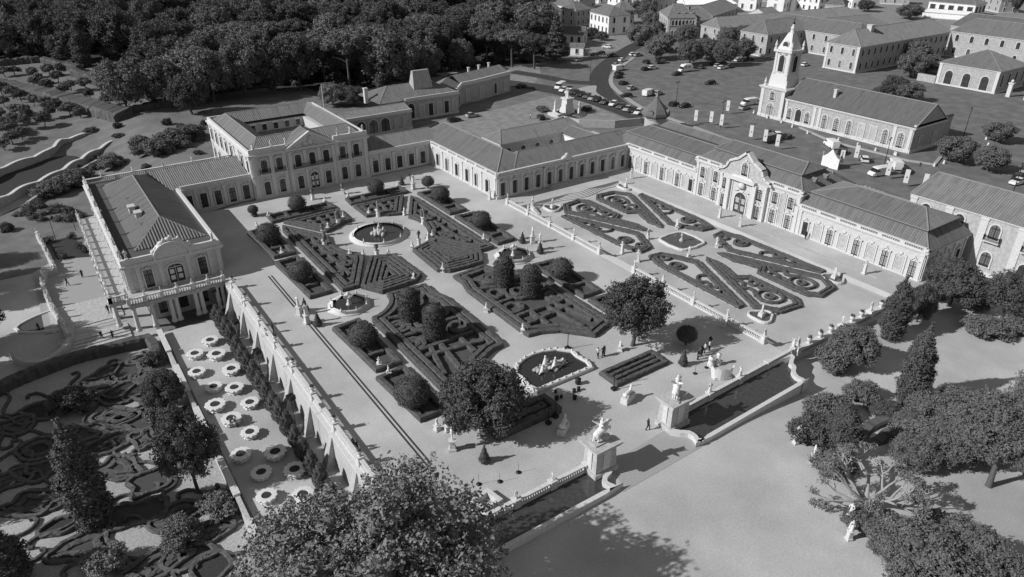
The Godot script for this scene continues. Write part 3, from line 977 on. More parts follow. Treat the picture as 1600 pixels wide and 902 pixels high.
func palace_west() -> void:
	# low wing between the tall palace and the corner pavilion
	var b := thing("west_wing", "low single-storey palace wing with a ribbed tile roof beside the tall pedimented palace", "palace wing")
	block(b, 21.5, 36.05, -165.6, -151.0, -6.0, 4.9, "wall", 0.3, 6.4)
	var r := MB.new(); var rd := MB.new()
	roof_face(r, [Vector3(20.2, 4.95, -151.6), Vector3(36.0, 4.95, -151.6), Vector3(36.0, 7.0, -160.8), Vector3(17.5, 7.0, -160.8)])
	roof_face(r, [Vector3(36.0, 5.2, -165.2), Vector3(21.6, 5.2, -165.2), Vector3(17.5, 7.0, -160.8), Vector3(36.0, 7.0, -160.8)])
	ridge(rd, Vector3(17.5, 7.0, -160.8), Vector3(36, 7.0, -160.8))
	var ro := part(b, "roof", r.mesh(), "roof_pale"); part(ro, "ridge", rd.mesh(), "ridge_tile")
	parapet(b, Vector3(21.8, 4.95, -151.1), Vector3(36.0, 4.95, -151.1), 0.75, 4.8, true)
	parapet(b, Vector3(6.3, 4.95, -165.8), Vector3(36.0, 4.95, -165.8), 1.1, 6.0)
	openings(b, Vector3(21.5, 0, -151.0), S, spread(5, 14.5, 0.4, 1.35, 3.1, "tall", 3))
	pilasters(b, Vector3(21.5, 0.2, -151), S, [0.5, 2.95, 5.8, 8.7, 11.6, 14.1], 4.4, 0.6)
	for s in [9.5, 15.5, 21.6, 27.6, 33.5]: statue_spots.append([Vector3(s, 6.05, -165.8), 1.1, "small stone urn figure on the rear balustrade of the low west wing", "urn figures on the rear balustrade"])
	# corner pavilion above the lower terrace
	b = thing("corner_pavilion", "ornate corner pavilion with hipped tile roof and columned loggias above the lower terrace", "pavilion")
	var m := MB.new()
	m.box(Vector3(6.2, 0, -165.4), Vector3(21.3, 4.9, -119.6))
	m.box(Vector3(8.8, -6, -165.4), Vector3(21.3, 0, -119.6))
	part(b, "wall", m.mesh(), "wall")
	var c := MB.new()
	c.box(Vector3(5.95, 4.3, -165.7), Vector3(21.6, 4.6, -119.3)); c.box(Vector3(5.7, 4.6, -165.9), Vector3(21.8, 4.95, -119.05))
	part(b, "cornice", c.mesh(), "stone")
	var pw := MB.new()
	pw.box(Vector3(5.95, 4.95, -165.7), Vector3(6.5, 6.0, -119.3)); pw.box(Vector3(20.9, 4.95, -150.6), Vector3(21.4, 5.7, -119.3))
	pw.box(Vector3(6.5, 4.95, -119.8), Vector3(11.2, 6.0, -119.3)); pw.box(Vector3(16.2, 4.95, -119.8), Vector3(20.9, 6.0, -119.3))
	part(b, "parapet", pw.mesh(), "stone")
	var gt := MB.new(); gt.quad(Vector3(6.5, 4.97, -119.8), Vector3(20.9, 4.97, -119.8), Vector3(20.9, 4.97, -165.4), Vector3(6.5, 4.97, -165.4)); part(b, "gutter", gt.mesh(), "gutter_shade")  # gutter floor; the shade between parapet and eave is painted into its dark tone
	# arched attic over the garden door, with reclining figures
	var at := MB.new()
	for i in 10:
		var a0 := PI * i / 10; var a1 := PI * (i + 1) / 10
		var p0 := Vector3(13.7 + cos(a0) * 2.6, 4.95 + sin(a0) * 2.3, -119.2); var p1 := Vector3(13.7 + cos(a1) * 2.6, 4.95 + sin(a1) * 2.3, -119.2)
		at.quad(p1, p0, p0 + N * 1.1, p1 + N * 1.1); at.tri(Vector3(13.7, 4.95, -119.2), p0, p1); at.tri(Vector3(13.7, 4.95, -120.3), p1 + N * 1.1, p0 + N * 1.1)
		var w0 := Vector3(13.7 + cos(a0) * 3.0, 4.95 + sin(a0) * 2.7, -119.0); var w1 := Vector3(13.7 + cos(a1) * 3.0, 4.95 + sin(a1) * 2.7, -119.0)
		at.quad(w1, w0, w0 + N * 1.4, w1 + N * 1.4); at.quad(p1 + S * 0.2, p0 + S * 0.2, w0, w1)
	part(b, "attic_arch", at.mesh(), "stone")
	var sc := MB.new()
	for q in [[12.6, 7.4, 0.6], [14.9, 7.3, 0.6], [13.7, 7.9, 0.5], [11.2, 6.3, 0.5], [16.3, 6.3, 0.5]]:
		sc.ball(Vector3(q[0], q[1], -119.6), Vector3(q[2] * 1.3, q[2] * 0.8, q[2] * 0.7), 7, 5); sc.ball(Vector3(q[0] + 0.3, q[1] + q[2] * 0.9, -119.6), Vector3.ONE * q[2] * 0.45, 6, 4)
	part(b, "carving", sc.mesh(), "statue")
	# roof
	r = MB.new(); rd = MB.new()
	var A := Vector3(8.9, 4.95, -162.5); var B := Vector3(20.4, 4.95, -162.5); var C := Vector3(20.4, 4.95, -124.6); var D := Vector3(8.9, 4.95, -124.6)
	var e := Vector3(14.6, 7.6, -158.0); var f := Vector3(14.6, 7.6, -131.5)
	roof_face(r, [D, A, e, f]); roof_face(r, [B, C, f, e]); roof_face(r, [C, D, f], 0.5, 0.2); roof_face(r, [A, B, e])
	for w in [[A, e], [B, e], [C, f], [D, f], [e, f]]: ridge(rd, w[0], w[1])
	ro = part(b, "roof", r.mesh(), "roof"); part(ro, "ridge", rd.mesh(), "ridge_tile")
	for q in [[11.4, -141.0], [11.9, -137.2]]:
		chimney(b, Vector3(q[0], 6.0, q[1]), 1.0, 1.5, 1.3)
	for z in [-148.0, -133.0]: dormer(b, Vector3(11.5, 6.0, z), -PI / 2, 0.7)
	# garden front over the balcony
	openings(b, Vector3(6.2, 0, -119.6), S, [[3.3, 0.3, 1.3, 3.2, "tall", 3], [11.8, 0.3, 1.3, 3.2, "tall", 3]])
	window(b, Vector3(13.7, 0.1, -119.58), S, 2.4, 3.3, "segdoor", 0, "door_leaf", "stone", "frame_white")
	pilasters(b, Vector3(6.2, 0, -119.6), S, [0.5, 1.9, 5.3, 9.7, 13.2, 14.6], 4.3, 0.6)
	openings(b, Vector3(6.2, 0, -165.4), W, spread(11, 45.8, 0.3, 1.3, 3.0, "tall", 3))
	openings(b, Vector3(21.3, 0, -119.6), E, spread(7, 31.0, 0.4, 1.3, 3.0, "tall", 3))
	pilasters(b, Vector3(6.2, 0, -165.4), W, [2.0, 6.2, 10.4, 14.6, 18.7, 22.9, 27.0, 31.2, 35.4, 39.5, 43.7], 4.3, 0.55)
	# lower storey openings behind the columns
	openings(b, Vector3(8.8, -5, -119.6), S, [[1.6, 0.1, 1.3, 3.4, "tall", 0], [4.9, 0.1, 1.5, 3.6, "door", 0], [8.3, 0.1, 1.3, 3.4, "tall", 0], [11.3, 0.1, 1.3, 3.4, "tall", 0]])
	openings(b, Vector3(8.8, -5, -165.4), W, spread(9, 45.8, 0.1, 1.4, 3.4, "arch", 0))
	# balcony on columns along the south front and the west side
	var dk := MB.new()
	dk.box(Vector3(5.3, -0.75, -119.6), Vector3(20.0, 0, -115.3)); dk.box(Vector3(2.9, -0.75, -160.0), Vector3(8.8, -0.004, -119.6)); dk.box(Vector3(2.9, -0.7, -119.6), Vector3(5.3, -0.008, -117.6))
	dk.box(Vector3(5.1, -0.3, -119.0), Vector3(20.2, -0.12, -115.1))
	part(b, "balcony", dk.mesh(), "stone_old")
	var col := MB.new()
	col.lathe(Vector3.ZERO, [0.5, 0, 0.5, 0.3, 0.36, 0.45, 0.31, 3.9, 0.46, 4.1, 0.46, 4.3], 12)
	var cm := col.mesh()
	for x in [5.8, 8.4, 11.3, 12.2, 15.2, 16.1, 18.7, 19.6]: part(b, "column", cm, "stone", Vector3(x, -5.05, -115.8))
	for i in 13: part(b, "column", cm, "stone", Vector3(3.4, -5.05, -159.4 + i * 3.35))
	var bl := MB.new(); var rl := MB.new()
	var runs := [[Vector3(5.4, 0, -115.5), Vector3(20.0, 0, -115.5), 6], [Vector3(3.05, 0, -160.0), Vector3(3.05, 0, -117.8), 12], [Vector3(3.05, 0, -117.8), Vector3(5.4, 0, -117.8), 1]]
	for q in runs:
		var a: Vector3 = q[0]; var z: Vector3 = q[1]
		balusters(bl, a, z, 0.85, 0.38, 0.1, 4)
		var d := (z - a).normalized() * 0.15
		rl.box(Vector3(minf(a.x, z.x) - 0.15, 0.85, minf(a.z, z.z) - 0.15), Vector3(maxf(a.x, z.x) + 0.15, 1.02, maxf(a.z, z.z) + 0.15))
		for i in int(q[2]) + 1:
			var p := a.lerp(z, float(i) / q[2])
			rl.box(p + Vector3(-0.28, 0, -0.28), p + Vector3(0.28, 1.12, 0.28))
			statue_spots.append([p + Vector3(0, 1.12, 0), 0.85, "small stone urn on the balcony of the corner pavilion", "urns on the pavilion balcony"])
	part(b, "handrail", rl.mesh(), "stone")
	var o := part(b, "balusters", bl.mesh(), "stone"); o.set_meta("kind", "stuff")
	for z in [-163.0, -155.0, -148.0, -141.0, -134.0, -127.0, -120.5]: statue_spots.append([Vector3(6.2, 6.0, z), 1.6, "trophy figure on the west parapet of the corner pavilion", "figures on the pavilion parapet"])
	for x in [20.4, 7.0]: statue_spots.append([Vector3(x, 6.0, -119.6), 1.7, "tall trophy at a front corner of the pavilion roof", "trophies at the pavilion corners"])
	# pavilion steps and pavement on the west side
	var st := thing("lion_stairs", "broad flight of stone steps below the corner pavilion", "stairs")
	for i in 8:
		var q := MB.new()
		var zz := -123.0 + i * 0.85 + (1.4 if i > 2 else 0.0)
		q.box(Vector3(-6.0 + i * 0.12, -6.5, zz - 9), Vector3(4.6, -5.12 - i * 0.15, zz))
		part(st, "step", q.mesh(), "stone_old")
	st.position = Vector3(0, 0.05, 0)

func two_slope(b: Node3D, x0: float, x1: float, z0: float, z1: float, y: float, yb: float, yr: float, ins: float, zi0: float, zi1: float, material := "roof") -> void:
	var r := MB.new(); var rd := MB.new()
	var o := [Vector3(x0, y, z0), Vector3(x1, y, z0), Vector3(x1, y, z1), Vector3(x0, y, z1)]
	var a := ins if zi0 > 0 else 0.0; var c := ins if zi1 > 0 else 0.0
	var t := [Vector3(x0 + ins, yb, z0 + a), Vector3(x1 - ins, yb, z0 + a), Vector3(x1 - ins, yb, z1 - c), Vector3(x0 + ins, yb, z1 - c)]
	for i in 4:
		if (i == 0 and zi0 <= 0) or (i == 2 and zi1 <= 0): continue
		roof_face(r, [o[i], o[(i + 1) % 4], t[(i + 1) % 4], t[i]])
	var up := Vector3(0, 0.35, 0)
	var k := 0.35
	var u := [t[0] + up + Vector3(-k, 0, -k if zi0 > 0 else 0.0), t[1] + up + Vector3(k, 0, -k if zi0 > 0 else 0.0), t[2] + up + Vector3(k, 0, k if zi1 > 0 else 0.0), t[3] + up + Vector3(-k, 0, k if zi1 > 0 else 0.0)]
	var xm := (x0 + x1) / 2
	var e := Vector3(xm, yr, z0 + maxf(zi0, 0)); var f := Vector3(xm, yr, z1 - maxf(zi1, 0))
	roof_face(r, [u[3], u[0], e, f]); roof_face(r, [u[1], u[2], f, e])
	if zi0 > 0: roof_face(r, [u[0], u[1], e])
	if zi1 > 0: roof_face(r, [u[2], u[3], f])
	var sk := MB.new()
	for i in 4: sk.quad(t[i] - up, t[(i + 1) % 4] - up, u[(i + 1) % 4], u[i])
	for w in [[e, f], [u[0], e], [u[1], e], [u[2], f], [u[3], f]]: ridge(rd, w[0], w[1])
	for i in 4:
		ridge(rd, u[i], u[(i + 1) % 4], 0.1)
		if not ((i in [0, 1] and zi0 <= 0) or (i in [2, 3] and zi1 <= 0)): ridge(rd, o[i], t[i], 0.13)
	if zi0 <= 0: sk.tri(u[0], u[1], e)
	if zi1 <= 0: sk.tri(u[2], u[3], f)
	var ro := part(b, "roof", r.mesh(), material)
	part(ro, "ridge", rd.mesh(), "ridge_tile")
	part(ro, "fascia", sk.mesh(), "roof_dark")

func palace_east() -> void:
	# link wing in line with the tall palace
	var b := thing("link_wing", "low palace wing with dark roof between the tall palace and the corner range", "palace wing")
	block(b, 63.0, 79.6, -160.0, -150.6, 0, 5.2, "wall", 0.3)
	hip(b, 63.0, 85.0, -160.0, -150.9, 5.3, 7.6, "x", 0.0, 4.0, "roof_pale")
	parapet(b, Vector3(63.0, 5.2, -150.5), Vector3(79.5, 5.2, -150.5), 0.7, 4, true)
	openings(b, Vector3(63.0, 0, -150.6), S, spread(5, 15.6, 0.3, 1.35, 3.2, "tall", 3, [2]) + [[7.8, 0.2, 1.4, 3.3, "door", 3]])
	pilasters(b, Vector3(63.0, 0.2, -150.6), S, [0.5, 3.1, 6.25, 9.4, 12.5, 15.4], 4.6, 0.6)
	# L-shaped corner range
	b = thing("corner_range", "L-shaped single-storey palace range with sunlit west front and shaded south front", "palace wing")
	block(b, 79.2, 91.5, -152.0, -121.0, 0, 5.0, "wall", 0.32)
	block(b, 91.5, 117.0, -131.0, -121.0, 0, 4.997, "wall", 0.32)
	hip(b, 79.6, 91.2, -158.0, -121.6, 5.1, 8.5, "z", 4.0, 6.5, "roof", 0.1)
	hip(b, 84.0, 123.0, -131.0, -121.6, 5.1, 7.7, "x", 4.5, 4.0, "roof", 0.1)
	parapet(b, Vector3(79.3, 5.02, -150.0), Vector3(79.3, 5.02, -121.1), 0.8, 4.2)
	parapet(b, Vector3(79.3, 5.02, -121.1), Vector3(117.0, 5.02, -121.1), 0.8, 4.2)
	openings(b, Vector3(79.2, 0, -150), W, [[3.2, 0.3, 1.25, 3.1, "tall", 3], [7.6, 0.3, 1.25, 3.1, "tall", 3], [12.2, 0.3, 1.25, 3.1, "tall", 3], [16.8, 0.3, 1.25, 3.1, "tall", 3], [20.6, 0.3, 0.9, 3.1, "door", 3], [25.3, 0.3, 1.25, 3.1, "tall", 3]])
	pilasters(b, Vector3(79.2, 0.2, -150), W, [0.6, 5.4, 9.9, 14.5, 18.9, 22.8, 28.4], 4.5, 0.6)
	openings(b, Vector3(79.2, 0, -121.0), S, spread(12, 37.8, 0.3, 1.35, 3.2, "tall", 1))
	var ps := []
	for i in 13: ps.append(0.5 + i * 3.06)
	pilasters(b, Vector3(79.2, 0.2, -121.0), S, ps, 4.5, 0.5)
	for i in 12: window(b, Vector3(79.2 + 37.8 * (i + 1.0) / 12 - 0.75, 0.7, -120.98), S, 0.55, 2.9, "panel", 0, "wall_dim")
	# raised centrepiece on that front
	var cr := MB.new()
	cr.ball(Vector3(98.1, 6.0, -120.9), Vector3(1.7, 0.7, 0.3), 10, 5); cr.ball(Vector3(98.1, 6.6, -120.9), Vector3(0.6, 0.5, 0.3), 8, 5)
	part(b, "crest", cr.mesh(), "stone")
	var sp := MB.new()
	for i in 3: sp.box(Vector3(93.5 - i * 0.4, -0.1, -121), Vector3(102.5 + i * 0.4, 0.48 - i * 0.16, -119.9 + i * 0.4))
	part(b, "step", sp.mesh(), "stone_old")
	# small court range behind
	b = thing("court_range", "low tiled service range closing the small court behind the corner range", "palace wing")
	block(b, 94.0, 117.0, -150.0, -141.5, 0, 4.4, "wall_dim", 0.25)
	hip(b, 94.0, 120.0, -150.0, -141.5, 4.5, 6.6, "x", 3.0, 2.0, "roof_pale")
	openings(b, Vector3(94, 0, -141.5), S, spread(5, 22, 0.6, 1.4, 2.7, "farch", 0))
	block(b, 113.0, 119.0, -141.5, -131.2, 0, 4.2, "plaster_white", 0.25)
	hip(b, 113.0, 119.0, -141.5, -131.0, 4.3, 5.8, "z", 0.0, 0.0, "roof")
	b = thing("court_wall", "plain garden wall between the small court and the monument square", "wall")
	var gw := MB.new()
	sweep(gw, v2([115.97,-157.65,128.78,-160.93,130.04,-155.11,137.92,-148.88,145.85,-146.7]), false, 0.5, 0, 2.2, 0, 0)
	part(b, "wall", gw.mesh(), "wall_dim")
	# east range on the sunken garden: north arm, tall centre, south arm
	b = thing("ballroom_north_arm", "low north arm of the sunlit east range beside the sunken garden", "palace wing")
	block(b, 117.0, 130.5, -121.4, -99.4, -0.3, 5.4, "wall", 0.4)
	two_slope(b, 116.8, 130.8, -126.0, -99.4, 5.5, 7.6, 9.3, 2.4, 5.0, -1, "roof")
	parapet(b, Vector3(116.9, 5.42, -121.0), Vector3(116.9, 5.42, -99.5), 0.75, 4.2)
	openings(b, Vector3(117.0, 0, -121.4), W, [[1.6, 0, 1.2, 3.2, "tall", 1], [4.3, 0.4, 1.5, 3.0, "panel", 3], [7.0, 0, 1.2, 3.2, "tall", 1], [9.6, 0.4, 1.5, 3.0, "panel", 3], [12.2, 0, 1.2, 3.2, "tall", 1], [14.6, 0.4, 1.5, 3.0, "panel", 3], [17.0, 0, 1.2, 3.2, "tall", 1], [19.2, 0.4, 1.5, 3.0, "panel", 3], [21.0, 0, 1.1, 3.0, "door", 1]], "glass_curtain")
	b = thing("ballroom_centre", "tall centre of the east range with a curved gable over its arched door", "palace")
	block(b, 117.0, 129.5, -99.4, -73.2, -0.3, 7.9, "wall", 0.4)
	two_slope(b, 116.8, 129.7, -99.6, -73.0, 8.0, 10.3, 12.0, 2.8, 4.2, 4.2, "roof")
	parapet(b, Vector3(116.9, 7.92, -99.3), Vector3(116.9, 7.92, -92.6), 0.75, 3.4); parapet(b, Vector3(116.9, 7.92, -80.0), Vector3(116.9, 7.92, -73.3), 0.75, 3.4)
	openings(b, Vector3(117.0, 0, -99.4), W, [[2.0, 0, 1.25, 3.0, "tall", 1], [5.6, 0, 1.25, 3.0, "tall", 1], [9.0, 0, 1.25, 3.0, "tall", 1], [17.2, 0, 1.25, 3.0, "tall", 1], [20.6, 0, 1.25, 3.0, "tall", 1], [24.2, 0, 1.25, 3.0, "tall", 1], [2.0, 4.3, 1.25, 2.4, "seg", 0], [5.6, 4.3, 1.25, 2.4, "seg", 0], [20.6, 4.3, 1.25, 2.4, "seg", 0], [24.2, 4.3, 1.25, 2.4, "seg", 0], [3.8, 0.6, 1.1, 6.2, "panel", 3], [22.4, 0.6, 1.1, 6.2, "panel", 3]], "glass_curtain")
	var g := MB.new()
	g.box(Vector3(116.3, -0.3, -92.2), Vector3(117.0, 7.4, -80.4))
	part(b, "avant_corps", g.mesh(), "wall")
	openings(b, Vector3(116.3, 0, -92.2), W, [[1.5, 4.0, 1.25, 2.4, "seg", 0], [10.3, 4.0, 1.25, 2.4, "seg", 0], [1.5, 0, 1.1, 2.8, "tall", 1], [10.3, 0, 1.1, 2.8, "tall", 1], [5.9, 8.0, 1.5, 2.7, "arch", 3]], "glass_curtain")
	window(b, Vector3(116.28, -0.2, -86.3), W, 2.9, 4.6, "arcdoor", 1, "door_leaf", "stone", "glass_curtain")
	pilasters(b, Vector3(116.3, -0.2, -92.2), W, [0.35, 3.2, 8.6, 11.4], 7.4, 0.6)
	pilasters(b, Vector3(117.0, -0.2, -99.4), W, [0.4, 7.0, 19.3, 25.8], 7.8, 0.6)
	# curved gable
	var prof := [[-6.4, 7.4], [-6.2, 7.9], [-5.2, 8.2], [-4.4, 8.9], [-3.9, 10.0], [-3.0, 10.5], [-1.8, 11.0], [-0.9, 11.8], [0, 12.6], [0.9, 11.8], [1.8, 11.0], [3.0, 10.5], [3.9, 10.0], [4.4, 8.9], [5.2, 8.2], [6.2, 7.9], [6.4, 7.4]]
	var gb := MB.new(); var gm := MB.new()
	for i in prof.size() - 1:
		var z0: float = -86.3 + prof[i][0]; var z1: float = -86.3 + prof[i + 1][0]; var y0: float = prof[i][1]; var y1: float = prof[i + 1][1]
		gb.quad(Vector3(116.3, 7.4, z0), Vector3(116.3, 7.4, z1), Vector3(116.3, y1, z1), Vector3(116.3, y0, z0))
		gb.quad(Vector3(117.1, 7.4, z1), Vector3(117.1, 7.4, z0), Vector3(117.1, y0, z0), Vector3(117.1, y1, z1))
		var nn := Vector3(0, z1 - z0, y0 - y1).normalized() * 0.45
		gm.quad(Vector3(115.95, y0, z0) + nn, Vector3(115.95, y1, z1) + nn, Vector3(117.3, y1, z1) + nn, Vector3(117.3, y0, z0) + nn)
		gm.quad(Vector3(115.95, y0, z0), Vector3(115.95, y1, z1), Vector3(115.95, y1, z1) + nn, Vector3(115.95, y0, z0) + nn)
		gm.quad(Vector3(115.95, y1, z1), Vector3(115.95, y0, z0), Vector3(116.35, y0, z0), Vector3(116.35, y1, z1))
		gm.quad(Vector3(117.3, y1, z1) - nn * 0.2, Vector3(117.3, y0, z0) - nn * 0.2, Vector3(117.3, y0, z0) + nn, Vector3(117.3, y1, z1) + nn)
	part(b, "gable", gb.mesh(), "wall_dim"); part(b, "gable_moulding", gm.mesh(), "stone")
	var hood := MB.new()
	hood.box(Vector3(115.3, 6.9, -89.6), Vector3(116.3, 7.5, -83.0)); hood.box(Vector3(115.6, 7.5, -89.2), Vector3(116.3, 7.9, -83.4), 0.2, 0.9)
	hood.box(Vector3(115.6, -0.3, -90.0), Vector3(116.3, 6.9, -89.1)); hood.box(Vector3(115.6, -0.3, -83.5), Vector3(116.3, 6.9, -82.6))
	hood.ball(Vector3(115.9, 5.9, -86.3), Vector3(0.4, 0.8, 0.9), 8, 5)
	part(b, "portal", hood.mesh(), "stone")
	var rr := MB.new()
	rr.box(Vector3(117.1, 7.6, -88.2), Vector3(122.5, 10.8, -84.4), 0, 1.2)
	part(b, "gable_roof", rr.mesh(), "roof_dark")
	for z in [-95.5, -78.0]: dormer(b, Vector3(119.2, 9.6, z), -PI / 2, 0.8)
	dormer(b, Vector3(121.5, 9.6, -73.6), 0, 0.7); dormer(b, Vector3(125.0, 9.6, -73.6), 0, 0.7)
	b = thing("ballroom_south_arm", "low south arm of the sunlit east range with a stepped hipped roof", "palace wing")
	block(b, 117.0, 130.5, -73.2, -48.6, -0.3, 5.4, "wall", 0.4)
	two_slope(b, 116.8, 130.8, -74.5, -48.3, 5.5, 8.0, 10.2, 2.2, 8.0, 5.5, "roof")
	parapet(b, Vector3(116.9, 5.42, -73.0), Vector3(116.9, 5.42, -48.8), 0.75, 4.4)
	openings(b, Vector3(117.0, 0, -73.2), W, [[2.0, 0, 1.1, 3.0, "door", 1], [4.6, 0.4, 1.7, 3.0, "panel", 3], [7.2, 0, 1.25, 3.2, "tall", 1], [9.9, 0.4, 1.7, 3.0, "panel", 3], [12.6, 0, 1.25, 3.2, "tall", 1], [15.3, 0.4, 1.7, 3.0, "panel", 3], [18.0, 0, 1.25, 3.2, "tall", 1], [20.6, 0.4, 1.7, 3.0, "panel", 3], [23.0, 0, 1.25, 3.2, "tall", 1]], "glass_curtain")
	openings(b, Vector3(117.0, 0, -48.6), S, [[2.6, 0.4, 1.5, 3.0, "panel", 3], [5.2, 0.4, 1.5, 3.0, "panel", 3], [7.8, 0.4, 1.5, 3.0, "panel", 3], [11.2, 0, 1.3, 3.2, "tall", 1]])
	pilasters(b, Vector3(117.0, -0.2, -48.6), S, [0.5, 3.9, 6.5, 9.4, 13.0], 5.2, 0.5)
	pilasters(b, Vector3(117.0, -0.2, -73.2), W, [0.5, 24.1], 5.2, 0.6)
	# roofs behind the east range, towards the street
	b = thing("stable_range", "long plain tiled range behind the east palace along the street", "palace wing")
	block(b, 131.0, 139.0, -128.0, -76.0, 0, 4.8, "wall_dim", 0.25)
	hip(b, 131.0, 139.0, -128.0, -100.0, 4.9, 7.6, "z", 3.0, 0.0, "roof")
	hip(b, 131.0, 139.0, -99.2, -76.0, 4.9, 7.4, "z", 0.0, 3.0, "roof_dark")
	b = thing("side_range", "small tiled range between the gabled centre and the street wall", "palace wing")
	block(b, 130.8, 139.5, -75.0, -50.5, 0, 4.2, "wall_dim", 0.25)
	hip(b, 130.8, 139.5, -75.0, -62.0, 4.3, 6.2, "z", 3.0, 0.0, "roof_dark")
	hip(b, 130.8, 138.0, -61.5, -50.5, 4.3, 5.8, "z", 0.0, 2.0, "roof")

# ---------------------------------------------------------------- upper garden
var statue_spots := []

func arc(c: Vector2, r: float, a0: float, a1: float, k: int) -> PackedVector2Array:
	var p := PackedVector2Array()
	for i in k + 1:
		var a := deg_to_rad(lerpf(a0, a1, float(i) / k))
		p.append(c + Vector2(cos(a), sin(a)) * r)
	return p

# one clipped box bed. rings: hedge rows inside the outline; lines: extra rows clipped to the inside
func bed(called: String, label: String, group: String, poly: PackedVector2Array, y: float, rings: int, w := 0.62, gap := 0.5, h := 0.75, lines := [], floor_mat := "soil") -> Node3D:
	var b := thing(called, label, "hedge bed", Vector3.ZERO, 0, group)
	var fl := MB.new()
	fl.prism(poly, y - 0.05, y + 0.03)
	part(b, "soil", fl.mesh(), floor_mat)
	var inset := w / 2
	var last: Array = [poly]
	for k in rings:
		var rows := Geometry2D.offset_polygon(poly, -inset, Geometry2D.JOIN_MITER)
		if rows.is_empty(): break
		for q: PackedVector2Array in rows:
			var m := MB.new()
			sweep(m, q, true, w, y, y + h * rng.randf_range(0.94, 1.06), 0.05, 0.22, 0.42)
			part(b, "hedge", m.mesh(), "hedge")
		inset += w + gap
	var inner := Geometry2D.offset_polygon(poly, -(inset - gap - w * 0.3))
	for l in lines:
		for q: PackedVector2Array in inner:
			for seg in Geometry2D.intersect_polyline_with_polygon(l, q):
				if seg.size() < 2 or seg[0].distance_to(seg[-1]) < 0.3 and seg.size() < 4: continue
				var m := MB.new()
				sweep(m, seg, false, w * 0.9, y, y + h * rng.randf_range(0.9, 1.0), 0.05, 0.22, 0.42)
				part(b, "hedge", m.mesh(), "hedge")
	return b

func ring_line(c: Vector2, r: float, rz := 0.0, k := 16) -> PackedVector2Array:
	var p := circle(c, r, k, rz)
	p.append(p[0])
	return p

